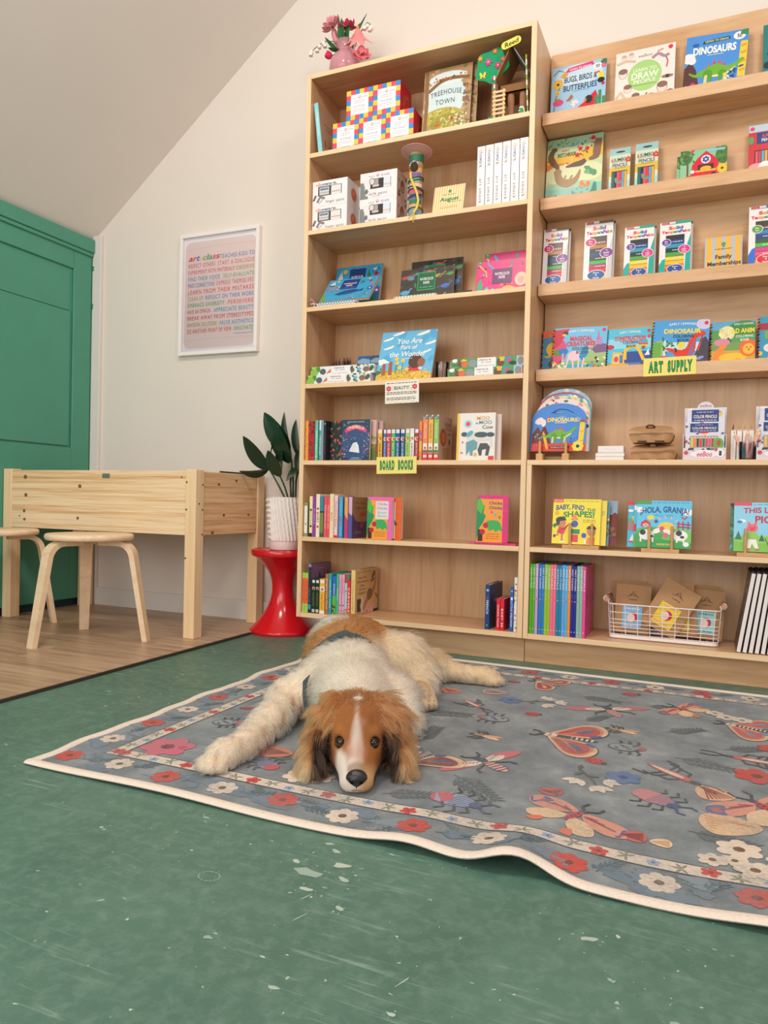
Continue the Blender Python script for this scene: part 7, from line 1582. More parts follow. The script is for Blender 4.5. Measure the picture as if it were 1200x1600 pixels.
def piggy(A):
    A.r(0, 0, 1, 1, '#8fd0ea'); A.r(0, 0.93, 0.30, 1, '#e0506a'); A.lines(0.33, 0.97, 0.95, 0.97, 1, '#4f9ab8', 0.014); A.r(0, 0, 1, 0.27, '#7fc04a'); A.e(0.5, 0.25, 0.6, 0.08, '#8fcc58'); A.e(0.14, 0.62, 0.07, 0.035, '#f0f2f2')
    A.t('THIS LITTLE', 0.55, 0.83, 0.11, '#c0304a', w=0.78, arc=0.02, bold=0.03); A.t('PIGGY', 0.62, 0.66, 0.14, '#c0304a', w=0.54, bold=0.035)
    A.e(0.10, 0.60, 0.05, 0.03, '#3f7fc8'); A.p([(0.02, 0.24), (0.08, 0.42), (0.14, 0.24)], '#2f7a5a'); A.p([(0.42, 0.22), (0.47, 0.36), (0.52, 0.22)], '#2f6a4a')
    A.e(0.31, 0.48, 0.105, 0.085, '#ee6a7c'); A.e(0.31, 0.46, 0.05, 0.035, '#d8455c'); A.p([(0.23, 0.54), (0.24, 0.62), (0.29, 0.56)], '#ee6a7c'); A.p([(0.33, 0.56), (0.38, 0.62), (0.39, 0.54)], '#ee6a7c'); A.e(0.27, 0.50, 0.01, None, '#2a2a2a'); A.e(0.35, 0.50, 0.01, None, '#2a2a2a')
    A.p([(0.24, 0.40), (0.38, 0.40), (0.44, 0.26), (0.36, 0.24), (0.24, 0.24), (0.12, 0.28)], '#8fc85a'); A.p([(0.24, 0.25), (0.38, 0.25), (0.42, 0.07), (0.36, 0.07), (0.31, 0.17), (0.28, 0.06), (0.22, 0.06)], '#f2ece4'); A.r(0.21, 0.03, 0.28, 0.07, '#d85a6a'); A.r(0.36, 0.03, 0.43, 0.07, '#d85a6a')
    A.r(0.58, 0.14, 1, 0.28, '#d8404a'); A.l([(0.52, 0.28), (0.6, 0.10), (0.95, 0.10)], 0.015, '#3a3a3a'); A.e(0.62, 0.06, 0.03, None, '#f0f0f0'); A.e(0.62, 0.06, 0.02, None, '#2f2f2f'); A.e(0.66, 0.40, 0.06, 0.05, '#ee6a7c'); A.r(0.6, 0.29, 0.72, 0.35, '#5fb0d8'); A.e(0.6, 0.5, 0.02, 0.015, '#e8c83c')
facing('board_book', 'pale blue pig rag book held by the right stand of the middle shelf', 'book', 0.077, 0.260, ZF+0.0155, 0.169, 2.786, 8, piggy, '#8fc8dc', 0.004, 'soft', 0.010, 'rag books on the middle shelf')
facing('board_book', 'dark green leafy rag book, a strip left behind the pig book', 'book', 0.066, 0.249, ZF+0.0135, 0.167, 2.797, 8, lambda A: (A.r(0, 0, 1, 1, '#3f7a5a'), scat(A, 30, ['#2f5a44', '#5fa070', '#2a4a3a', '#4fa8c0'], 0.06, 3, 0, 0.2, 0, 1, 'l'), A.r(0, 0.94, 0.1, 1, '#2a2430')), '#3f7a5a', 0.004, 'soft', 0.010, 'rag books on the middle shelf')
bookstand('wooden peg stand under the pale blue pig book', 0.087, 0.220, ZF)

# ------------------------------------------------------------------ top of the low cabinet
def arch(W, h):
    q = [(W*0.985, 0), (W, h*0.55)]
    for i in range(13):
        a = math.pi*i/12; q.append((W/2+W/2*math.cos(a)*(0.96+0.04*abs(math.cos(a))), h*0.66+h*0.34*math.sin(a)**0.9))
    return q+[(0, h*0.55), (W*0.015, 0)]
def stego(A, x, y, s, k):
    """a green plated dinosaur drawn from plain shapes"""
    for i, (dx, dy, r_) in enumerate(((-0.22, 0.10, 0.045), (-0.14, 0.15, 0.06), (-0.04, 0.19, 0.085), (0.07, 0.19, 0.085), (0.17, 0.14, 0.06), (0.24, 0.09, 0.04))):
        A.p([(x+(dx-r_*0.55)*s*k, y+(dy-0.04)*s), (x+dx*s*k, y+(dy+r_*1.35)*s), (x+(dx+r_*0.55)*s*k, y+(dy-0.04)*s)], '#d8384a' if i % 2 == 0 else '#e0503c')
    A.l([(x-0.55*s*k, y+0.04*s), (x-0.42*s*k, y-0.04*s), (x-0.25*s*k, y), (x, y+0.06*s), (x+0.2*s*k, y+0.02*s), (x+0.38*s*k, y+0.1*s), (x+0.50*s*k, y+0.22*s), (x+0.56*s*k, y+0.23*s)], [0.03*s, 0.06*s, 0.17*s, 0.28*s, 0.20*s, 0.10*s, 0.07*s, 0.05*s], '#6fae3c')
    A.l([(x-0.2*s*k, y-0.09*s), (x, y-0.09*s), (x+0.2*s*k, y-0.07*s), (x+0.4*s*k, y+0.06*s)], [0.02*s, 0.05*s, 0.05*s, 0.03*s], '#e8d9a0')
    A.e(x-0.16*s*k, y-0.03*s, 0.10*s, 0.11*s, '#5a9a34'); A.e(x+0.14*s*k, y-0.05*s, 0.09*s, 0.09*s, '#5a9a34')
    for dx in (-0.20, -0.10, 0.09, 0.19): A.p([(x+(dx-0.035)*s*k, y-0.26*s), (x+(dx-0.02)*s*k, y-0.05*s), (x+(dx+0.04)*s*k, y-0.05*s), (x+(dx+0.03)*s*k, y-0.26*s)], '#d8d084' if dx in (-0.20, 0.19) else '#5a9a34')
def dinocover(A):
    k = A.H/A.W
    A.r(0, 0, 1, 1, '#4a86d0'); A.r(0, 0, 1, 0.16, '#d8402c'); A.p([(0, 0.16), (0, 0.36), (0.1, 0.52), (0.16, 0.40), (0.22, 0.56), (0.30, 0.38), (0.36, 0.16)], '#6a3430'); A.e(0.12, 0.66, 0.09, 0.10, '#e8d8d4'); A.e(0.2, 0.60, 0.05, 0.09, '#e8dcd8'); A.p([(0.25, 0.62), (0.3, 0.78), (0.33, 0.66)], '#d8303c')
    for i in range(6): A.l([(0.05+i*0.04, 0.1), (0.06+i*0.04, 0.3+0.05*math.sin(i*2))], 0.012, '#d8608a'); A.e(0.06+i*0.04, 0.31+0.05*math.sin(i*2), 0.022, 0.016, '#5fb8a8')
    A.l([(0.90, 0.05), (0.92, 0.4), (0.93, 0.62)], 0.10, '#ecc83a'); A.l([(0.9, 0.2), (0.95, 0.22)], 0.05, '#d8962f'); A.l([(0.9, 0.4), (0.95, 0.42)], 0.05, '#d8962f'); A.l([(0.92, 0.55), (0.84, 0.66)], 0.04, '#ecc83a'); A.e(0.94, 0.68, 0.09, 0.045, '#2f7a4a'); A.e(0.85, 0.70, 0.06, 0.04, '#8a9ad8'); A.e(0.96, 0.70, 0.04, 0.04, '#d8384a')
    A.e(0.25, 0.22, 0.03, 0.2, '#e8b03c', rot=15); scat(A, 14, ['#2f4f8a', '#3a5a9a'], 0.03, 4, 0.66, 0.86, 0.16, 0.3, 'l')
    stego(A, 0.50, 0.33, 0.62, k); A.r(0.33, 0.055, 0.70, 0.10, '#3a3a2c'); A.t('SCENES & STICKERS', 0.515, 0.078, 0.026, '#e8e0d0', w=0.32); A.fl(0.86, 0.10, 0.11, '#ecd03c', '#2f6a4a', 8); A.e(0.86, 0.10, 0.045, None, '#f0ece4'); A.e(0.86, 0.10, 0.038, None, '#24533f')
    A.t('DINOSAURS', 0.55, 0.66, 0.085, '#f0dc6a', w=0.56, bold=0.035); A.t('STICKERS', 0.53, 0.595, 0.036, '#ece4dc', w=0.22, bold=0.02); A.t('eeBoo', 0.55, 0.725, 0.02, '#d8e0ec', w=0.1)
    A.l([(0.34, 0.80), (0.45, 0.865), (0.55, 0.875), (0.65, 0.865), (0.76, 0.82)], 0.014, '#22406f'); A.e(0.46, 0.81, 0.09, 0.022, '#2a4f84'); A.e(0.49, 0.807, 0.075, 0.014, '#7f9fc8')
def dinocover2(A): dinocover(A)
def backart(cs, s):
    return lambda A: (A.r(0, 0, 1, 1, cs[0]), scat(A, 70, cs[1:], 0.035, s, 0, 1, 0.4, 1))
facing('sticker_book', 'dinosaur sticker book with an arched top, front of a stack on pegs', 'book', -0.628, -0.428, ZE+0.034, 0.186, 2.797, 9, dinocover, '#4a86d0', 0.003, group='arched sticker books on pegs', outline=arch)
for i, (cs, lb) in enumerate(((['#4a86d0', '#e8d8d4', '#d8402c', '#5a92d8'], 'second dinosaur sticker book, slightly left behind the front one'), (['#e8d4d0', '#d8384a', '#2f2c30', '#e88aa0', '#3f7a5a', '#e06a5a'], 'floral arched sticker book just above the dinosaur ones'), (['#d8cc9a', '#3f9a6a', '#d8703c', '#4fb0b8', '#e0c050'], 'green and yellow arched sticker book in the middle of the stack'),
                              (['#5f9ac8', '#4a86b8', '#d8e4ec', '#8fb8d8'], 'pale blue arched sticker book near the back of the stack'), (['#c0303c', '#8a2430', '#d84a50', '#3f8a7a'], 'red arched sticker book next to the rearmost'), (['#8fb4c4', '#5f8a94', '#b8ccd4', '#3f6a6a'], 'grey-blue arched sticker book, tallest at the back of the stack'))):
    dx = (-0.008, 0.004, 0.008, 0.010, 0.006, 0.010)[i]; dz = (-0.007, 0.022, 0.036, 0.046, 0.054, 0.070)[i]
    facing('sticker_book', lb, 'book', -0.628+dx, -0.428+dx+0.002, ZE+0.034, 0.186+max(dz, -0.004)*0.9, 2.8035+i*0.0065, 9, backart(cs, i), cs[0], 0.003, group='arched sticker books on pegs', outline=arch)
bookstand('wooden stand with two pegs and foot blocks under the dinosaur stickers', -0.620, -0.470, ZE, y=2.772, ph=0.072, pegs=(0.18, 0.825), block=True)
for k, (a, b, z0, z1) in enumerate(((-0.391, -0.291, 0, 0.0135), (-0.391, -0.2895, 0.0138, 0.027), (-0.383, -0.292, 0.0273, 0.053))):
    carton('card_box', ('bottom', 'middle', 'top')[k]+' of three small white boxes stacked beside the kraft cartons', 'box', a, b, 2.80, 2.87, ZE+z0, ZE+z1, '#e8dfdc', lambda A: (A.r(0, 0, 1, 1, '#eae2df'), A.r(0, 0.08, 1, 0.13, '#cfc4c0'), A.l([(0.3, 0.65), (0.5, 0.5), (0.7, 0.65)], 0.05, '#d8cecb')), group='small white boxes beside the cartons')
def kraft(label, x, z, w, h, dz):
    t = thing('kraft_carton', label, 'carton', (x, 2.835, z+0.0004), group='kraft cartons with flap lids')
    # trough with bulging front
    V = []; n = 14
    for (k, zz) in ((0.82, 0.0), (0.93, h*0.18), (1.0, h*0.42), (0.97, h*0.50)):
        for i in range(n+1):
            u = i/n*2-1; V.append((u*w/2*k, 0.012-0.012*k*(1-u**4)+0.004*math.sin(u*7.5)*(1-zz/h), zz))
        for i in range(n+1):
            u = 1-i/n*2; V.append((u*w/2*k, 0.085, zz))
    m_ = 2*(n+1); F = [(j*m_+i, j*m_+(i+1) % m_, (j+1)*m_+(i+1) % m_, (j+1)*m_+i) for j in range(3) for i in range(m_)]
    F.append(tuple(range(m_))[::-1]); F.append(tuple(3*m_+i for i in range(m_)))
    MB().add(V, F, 0, True).build('tray', KRAFT, t, sharp=35)
    # flap lid sloping down to a wavy front edge
    V = []; F = []; nu, nv = 22, 6
    for s_ in (0, 1):
        for j in range(nv+1):
            f = j/nv
            for i in range(nu+1):
                u = i/nu*2-1; ww = w/2*(0.62+0.40*f**0.7); y = 0.075-0.083*f
                zz = h*(1.0-0.42*f**1.3)-h*0.06*f*math.cos(u*math.pi*1.0)*(1 if abs(u) < .98 else 1)-h*0.05*(abs(u)**3)*(1-f)-0.0014*s_
                V.append((u*ww, y, zz))
    k = (nu+1)*(nv+1)
    for j in range(nv):
        for i in range(nu): a = j*(nu+1)+i; F.append((a, a+nu+1, a+nu+2, a+1)); F.append((k+a, k+a+1, k+a+nu+2, k+a+nu+1))
    ed = list(range(nu+1))+[j*(nu+1)+nu for j in range(1, nv+1)]+[nv*(nu+1)+i for i in range(nu-1, -1, -1)]+[j*(nu+1) for j in range(nv-1, 0, -1)]
    for i in range(len(ed)): a, b = ed[i], ed[(i+1) % len(ed)]; F.append((a, b, k+b, k+a))
    MB().add(V, F, 0, True).build('flap_lid', KRAFT, t, sharp=50)
    q = [(0.0145*math.cos(2*math.pi*i/18)-0.004, 0.030-0.000*i, 0.011*math.sin(2*math.pi*i/18)) for i in range(18)]
    hk = thing
    MB().tube([(x_, y_-0.002+z_*-0.95, h*0.86+z_*0.55) for x_, y_, z_ in q], 0.0022, 6, closed=True).build('finger_hole_rim', plain('#3a2c22', 0.8), t)
    MB().ball((-0.004, 0.031, h*0.862), 0.0125, 0.008, 0.004, 12, rot=Matrix.Rotation(R(-28), 3, 'X')).build('knob', KRAFT, t)
    for x_ in (-0.03, 0.03): MB().box(x_-0.016, x_+0.016, -0.0025, -0.0005, 0.0, 0.006).build('slot', plain('#4a3a2e', 0.9), t)
kraft('upper of two brown kraft cartons with a finger-hole flap lid', -0.202, ZE+0.067, 0.155, 0.068, 0); kraft('lower of two brown kraft cartons with a finger-hole flap lid', -0.193, ZE, 0.160, 0.0668, 0)
PENC = ['#e8b83c', '#e8803c', '#2f3a34', '#d8303c', '#2f6a4a', '#c83c7a', '#d8506a', '#b8304a', '#4fb0a0']
def packart(A, top=False):
    A.r(0, 0, 1, 1, '#d8d4dc'); scat(A, 26, ['#8a8f9a', '#c8404a', '#4f9a4a', '#e8e0e0', '#5a6a8a', '#e8b84a'], 0.05, 4 if top else 7); A.r(0.12, 0.72, 0.84, 0.96, '#22407f'); A.t('COLOR PENCILS', 0.48, 0.83, 0.06, '#f0dcc8', w=0.62, bold=0.02); A.lines(0.25, 0.7, 0.9, 0.93, 1, '#b8a0b0', 0.02); A.lines(0.2, 0.78, 0.745, 0.77, 1, '#b8b4d0', 0.02); A.e(0.48, 0.71, 0.12, 0.025, '#d8303c')
    if not top:
        A.r(0.12, 0.30, 0.84, 0.62, '#a89a90'); 
        for i, c in enumerate(PENC): A.r(0.15+i*0.075, 0.32, 0.205+i*0.075, 0.55, c); A.p([(0.15+i*0.075, 0.55), (0.1775+i*0.075, 0.61), (0.205+i*0.075, 0.55)], '#e8c8a0')
        A.e(0.5, 0.12, 0.4, 0.13, '#5f9fd0'); A.e(0.2, 0.2, 0.16, 0.08, '#6f9a4a'); A.e(0.85, 0.4, 0.13, 0.16, '#5aa848'); A.e(0.86, 0.42, 0.05, 0.08, '#c83c3c')
def pencildisplay(label, x0, plabs, c, scr):
    w = 0.138
    t = thing('display_box', label, 'display box', (x0+w/2, 2.792, ZE+0.0004), group='counter display boxes of pencils')
    WB = plain('#ded6dc', 0.5, var=0.01)
    MB().box(-w/2, w/2, 0.0, 0.002, 0, 0.042).box(-w/2, w/2, 0.088, 0.09, 0, 0.192).box(-w/2, -w/2+0.002, 0.002, 0.088, 0, 0.09).box(w/2-0.002, w/2, 0.002, 0.088, 0, 0.09).box(-w/2+0.002, w/2-0.002, 0.002, 0.088, 0, 0.002).build('tray', WB, t)
    q = [(w*0.2*math.cos(math.pi*i/12), 0.19+0.024*math.sin(math.pi*i/12)) for i in range(13)]
    MB().prism(q, 0.0878, 0.09).build('header', WB, t)
    A = Art(0.05, 0.02); A.t('eeBoo', 0.5, 0.5, 0.5, '#a8404a', w=0.8, shear=0.2); A.build('header_print', t, PRINT, (-0.025, 0.0878, 0.19))
    A = Art(w, 0.042); A.r(0, 0, 1, 1, '#d8ccd4'); scat(A, 22, ['#c83c4a', '#8a3040', '#6a7a8a', '#2f2c34', '#e8e0e4', '#b85a6a'], 0.14, 3); A.e(0.50, 0.5, 1.1, 0.34, '#ece4ea'); A.t('eeBoo', 0.5, 0.5, 0.42, '#c0304a', w=0.36, shear=0.2, bold=0.02); A.e(0.87, 0.55, 0.33, 0.33, '#ece6ea'); A.r(0.84, 0.35, 0.9, 0.75, '#2f2c34'); A.build('front_print', t, PRINT, (-w/2, 0, 0))
    for k, lb in enumerate(plabs):
        facing('pencil_pack', lb, 'pencil pack', x0+0.006+0.004*k, x0+w-0.006, ZE+0.003, 0.132+0.052*k, 2.803+0.022*k, 8-2*k, (lambda A, k=k: packart(A, k == 1)), '#d0ccd4', 0.014, group='flat packs of colour pencils')
pencildisplay('white counter display box of colour pencil packs right of the kraft cartons', -0.092, ('front colour pencil pack with its pencils in a window, left display', 'rear colour pencil pack with a navy title panel, left display'), 0, 0)
pencildisplay('second counter display box of pencil packs, cut off by the right edge', 0.139, ('front colour pencil pack in the display box at the right edge', 'rear colour pencil pack in the display box at the right edge'), 0, 0)
for k in range(4):
    x = 0.0605+k*0.0185
    carton('narrow_box', ('first', 'second', 'third', 'fourth')[k]+' from the left of four narrow white boxes behind the glass', 'box', x, x+0.0165, 2.835, 2.90, ZE, ZE+0.108, '#e8dcd4', lambda A: (A.r(0, 0, 1, 1, '#eae0d8'), A.r(0, 0.96, 1, 1, '#d8bfae'), A.r(0.06, 0.06, 0.94, 0.94, '#f0e8e2'), A.t('beeswax', 0.5, 0.62, 0.03, '#5a4a48', w=0.35, rot=-90), A.lines(0.3, 0.7, 0.1, 0.4, 4, '#a89a94', 0.01)), group='narrow white boxes behind the glass')
    t = thing('twig_pencil', ('first', 'second', 'third', 'fourth')[k]+' from the left of the twig pencils on the narrow boxes', 'pencil', (x+0.006, 2.86, ZE+0.1088), (0, R(3), 0), 'twig pencils on the narrow boxes')
    MB().tube([(0, 0, 0), (0.001, 0, 0.012), (0.0005, 0, 0.022)], [0.0024, 0.002, 0.0004], 7).build('shaft', plain('#b89a70' if k else '#3a3228', 0.7), t)
gx, gy = 0.112, 2.806
gt = thing('glass_tumbler', 'clear tumbler of chunky peach pencils in front of the narrow boxes', 'tumbler', (gx, gy, ZE+0.0005))
MB().lathe([(0.0, 0.0), (0.0235, 0.0), (0.025, 0.003), (0.027, 0.062), (0.0258, 0.062), (0.0238, 0.004), (0.0, 0.003)], n=28).build('glass', thin_glass('clear_glass', '#f4f0f4', 0.02), gt, sharp=50)
for k, (b, tp, c) in enumerate((((-0.008, 0.0, 0.006), (-0.043, 0.002, 0.098), '#23407f'), ((0.0, 0.008, 0.006), (0.0, 0.006, 0.105), '#c8a08a'), ((0.006, -0.004, 0.006), (0.034, 0.0, 0.112), '#c8283c'), ((0.002, -0.009, 0.006), (0.038, -0.012, 0.100), '#2f8a3c'), ((-0.012, -0.006, 0.006), (-0.016, -0.012, 0.05), '#3fa8b8'), ((0.010, 0.006, 0.006), (0.014, 0.006, 0.055), '#c8203c'))):
    B = Vector(b); Tp = Vector(tp); d_ = (Tp-B).normalized()
    t = thing('chunky_pencil', ('blue-tipped peach pencil leaning left in the tumbler', 'peach pencil standing upright in the tumbler', 'red-tipped peach pencil leaning right in the tumbler', 'green-tipped peach pencil leaning right in the tumbler', 'short turquoise crayon low in the tumbler', 'short red crayon low in the tumbler')[k], 'pencil', (gx, gy, ZE+0.0008))
    body = '#eab49c' if k < 4 else c
    MB().tube([B, Tp-d_*0.014], 0.0055, 10).build('barrel', plain(body, 0.6, var=0.03), t); MB().tube([Tp-d_*0.014, Tp-d_*0.004], [0.0055, 0.0022], 10).build('sharpened_wood', plain('#e8cba8' if k < 4 else c, 0.7), t); MB().tube([Tp-d_*0.004, Tp], [0.0022, 0.0004], 10).build('lead', plain(c, 0.6), t)

# ------------------------------------------------------------------ display ledges
LY = 2.948
def bugs(A):
    A.r(0, 0, 1, 1, '#9fc4e0'); A.e(0.5, 0.8, 0.4, 0.2, '#c4dae8'); A.p([(0.24, 0.0), (0.45, 0.16), (0.66, 0.30), (0.82, 0.46), (0.88, 0.30), (0.78, 0.1), (0.6, 0)], '#d0283c'); A.e(0.70, 0.31, 0.065, 0.075, '#2c2a2c'); A.p([(0.60, 0.30), (0.66, 0.34), (0.66, 0.27)], '#e8803c'); A.l([(0.5, 0.12), (0.6, 0.16), (0.66, 0.12)], 0.012, '#7a1f28')
    A.p([(0.24, 0.86), (0.3, 0.95), (0.74, 1.0), (0.78, 0.93), (0.3, 0.87)], '#d8407c'); A.t('LEARN TO DRAW', 0.52, 0.925, 0.035, '#f4e4ec', w=0.40, rot=3, bold=0.02)
    A.t('BUGS, BIRDS &', 0.53, 0.74, 0.105, '#2a3350', w=0.60, bold=0.02); A.t('BUTTERFLIES', 0.53, 0.58, 0.105, '#2a3350', w=0.62, bold=0.02); A.r(0.4, 0.50, 0.7, 0.508, '#5a6a8a')
    A.e(0.84, 0.89, 0.075, 0.055, '#f2eeea'); A.t('50', 0.84, 0.89, 0.06, '#2a3350', bold=0.03); A.e(0.96, 0.95, 0.06, 0.05, '#3f7a4a'); A.fl(0.95, 0.88, 0.045, '#d8508a', '#e8c04a')
    A.e(0.91, 0.70, 0.05, 0.075, '#ecd040'); A.e(0.91, 0.62, 0.06, 0.05, '#26262a'); A.l([(0.78, 0.76), (0.88, 0.78)], 0.03, '#d8502c'); A.e(0.95, 0.55, 0.03, 0.03, '#c83040')
    for x, h_ in ((0.84, 0.34), (0.90, 0.44), (0.97, 0.32)): A.l([(x, 0.06), (x, h_)], 0.05, '#3f8a58')
    A.l([(0.02, 0.86), (0.12, 0.94), (0.22, 0.9)], 0.012, '#6a4a34'); A.p([(0.16, 0.82), (0.24, 0.9), (0.30, 0.84), (0.24, 0.76)], '#d8a84a'); A.fl(0.12, 0.68, 0.085, '#e8b84a', '#4a3024', 10); A.l([(0.15, 0.62), (0.08, 0.4), (0.06, 0.1)], 0.014, '#4f7a3c'); A.fl(0.12, 0.52, 0.04, '#e8c04a', '#5a3a24', 7); A.e(0.14, 0.34, 0.09, 0.06, '#d84a8a'); A.e(0.13, 0.39, 0.04, 0.03, '#c8702c'); A.p([(0.28, 0.34), (0.38, 0.46), (0.42, 0.40), (0.36, 0.34)], '#a8704a')
    for r_ in (0, 60, 120, 180, 240): A.lf(0.45, 0.28, 0.08, r_+10, '#f0dcd8', 0.5)
    scat(A, 24, ['#4f7a3c', '#e8d04a', '#3a3a34', '#5a8a4a', '#6a5a9a', '#e8e0c8'], 0.03, 5, 0, 0.26, 0, 0.18, 'l'); scat(A, 10, ['#3f7a4a', '#e8d84a', '#7a6ab0'], 0.03, 6, 0.78, 1, 0, 0.12)
facing('drawing_book', 'blue drawing book with a red bird at the left end of the top ledge', 'book', -0.622, -0.412, LZ[0], 0.232, LY, 8, bugs, '#8fb4cc', 0.005, turn=0)
def people(A):
    A.r(0, 0, 1, 1, '#ecdfd6'); A.e(0.50, 0.53, 0.26, 0.27, '#a8cf80', n=22); A.t('LEARN TO', 0.50, 0.64, 0.06, '#f4f2e8', w=0.40); A.t('DRAW', 0.5, 0.54, 0.11, '#f4f2e8', w=0.46, bold=0.02); A.t('PEOPLE', 0.5, 0.435, 0.065, '#f4f2e8', w=0.38); A.r(0.3, 0.37, 0.7, 0.378, '#6a7a50'); A.t('eeBoo', 0.5, 0.88, 0.05, '#7a4a58', w=0.24, shear=0.2)
    ln = '#9a7a74'
    for (x, y, s) in ((0.13, 0.62, 0.09), (0.22, 0.34, 0.08), (0.36, 0.17, 0.08), (0.62, 0.12, 0.08), (0.80, 0.27, 0.10), (0.14, 0.90, 0.05), (0.26, 0.92, 0.05), (0.93, 0.14, 0.07)):
        A.e(x, y, s*0.8, s, ln); A.e(x, y-0.004, s*0.7, s*0.9, '#ead4c8'); A.e(x, y+s*0.45, s*0.8, s*0.55, '#8a6a60' if s > 0.06 else '#c8aaa0')
    A.e(0.36, 0.06, 0.06, 0.04, '#d85a6a'); A.e(0.3, 0.02, 0.05, 0.04, '#c8904a'); A.l([(0.02, 0.80), (0.18, 0.84), (0.34, 0.80)], 0.04, '#d8b8a4'); A.l([(0.62, 0.80), (0.72, 0.86), (0.82, 0.80), (0.9, 0.82)], 0.045, '#a88a94'); A.e(0.88, 0.44, 0.09, 0.03, ln); A.e(0.88, 0.44, 0.03, 0.03, '#4a3a3c'); A.l([(0.86, 0.6), (0.88, 0.7), (0.85, 0.78)], 0.02, '#c8506a'); A.l([(0.02, 0.2), (0.1, 0.3), (0.2, 0.15)], 0.05, '#ddb8a4'); A.l([(0.45, 0.04), (0.55, 0.22)], 0.02, '#6a5a54'); A.e(0.92, 0.94, 0.035, None, '#d8404a'); A.l([(0.80, 0.93), (0.7, 0.90)], 0.02, '#c88a8a')
facing('drawing_book', 'white drawing book with a green circle, second on the top ledge', 'book', -0.377, -0.163, LZ[0], 0.236, LY, 8, people, '#dccfc6', 0.006)
def dinobig(A):
    k = A.H/A.W; A.r(0, 0, 1, 1, '#4f8fd6'); A.r(0, 0, 1, 0.13, '#d8482c'); A.p([(0, 0.13), (0, 0.45), (0.1, 0.56), (0.2, 0.4), (0.26, 0.13)], '#5a3a38'); A.e(0.06, 0.62, 0.10, 0.09, '#e4e4e8'); A.e(0.12, 0.57, 0.06, 0.06, '#e4e4e8'); A.l([(0.93, 0.2), (0.94, 0.5), (0.95, 0.8)], 0.11, '#ecc840')
    for y in (0.3, 0.45, 0.6, 0.72): A.l([(0.9, y), (0.985, y+0.02)], 0.04, '#d8a030')
    stego(A, 0.52, 0.33, 0.72, k); scat(A, 16, ['#d84a8a', '#e06aa0', '#c83c7a'], 0.045, 4, 0, 0.18, 0, 0.16); scat(A, 12, ['#ecd040', '#e8e0e8', '#b8a0c0', '#f0f0f0'], 0.045, 5, 0.7, 1, 0.02, 0.2, 'l'); scat(A, 8, ['#2f4f8a'], 0.04, 6, 0.78, 0.9, 0.2, 0.4, 'l')
    A.e(0.86, 0.90, 0.09, 0.07, '#f2eeea'); A.t('50', 0.86, 0.90, 0.065, '#2a3350', bold=0.03); A.e(0.96, 0.95, 0.08, 0.05, '#3f8a5a')
    A.p([(0.27, 0.84), (0.29, 0.89), (0.70, 0.92), (0.72, 0.87)], '#2f4a34'); A.t('LEARN TO DRAW', 0.5, 0.88, 0.032, '#ece4a0', w=0.38, rot=2, bold=0.02); A.t('DINOSAURS', 0.47, 0.73, 0.125, '#f2eee4', w=0.70, bold=0.04); A.r(0.36, 0.63, 0.62, 0.64, '#d8e4f0'); A.e(0.16, 0.84, 0.05, 0.03, '#3a5fa0')
facing('drawing_book', 'blue dinosaur drawing book tipped askew, third on the top ledge', 'book', -0.136, 0.072, LZ[0], 0.228, LY, 8, dinobig, '#3f7ac0', 0.005, roll=-3.2)
facing('drawing_book', 'dark teal drawing book at the right end of the top ledge', 'book', 0.131, 0.335, LZ[0], 0.225, LY, 8, lambda A: (A.r(0, 0, 1, 1, '#2f7a7c'), scat(A, 40, ['#22344a', '#7a3f7a', '#d84a8a', '#2f5a9a', '#1f2a3a'], 0.05, 3, 0, 1, 0, 0.5)), '#2a4a54', 0.006)
def otter(A, x, y, s, c, k, flip=1):
    A.l([(x-0.30*s*k*flip, y+0.22*s), (x-0.22*s*k*flip, y-0.02*s), (x, y-0.12*s), (x+0.22*s*k*flip, y-0.02*s), (x+0.33*s*k*flip, y+0.24*s)], [0.17*s, 0.22*s, 0.24*s, 0.15*s, 0.03*s], c); A.e(x-0.29*s*k*flip, y+0.24*s, 0.11*s, 0.10*s, c)
    A.l([(x-0.1*s*k*flip, y+0.02*s), (x-0.06*s*k*flip, y+0.12*s)], 0.05*s, c); A.l([(x+0.05*s*k*flip, y), (x+0.12*s*k*flip, y+0.10*s)], 0.05*s, c)
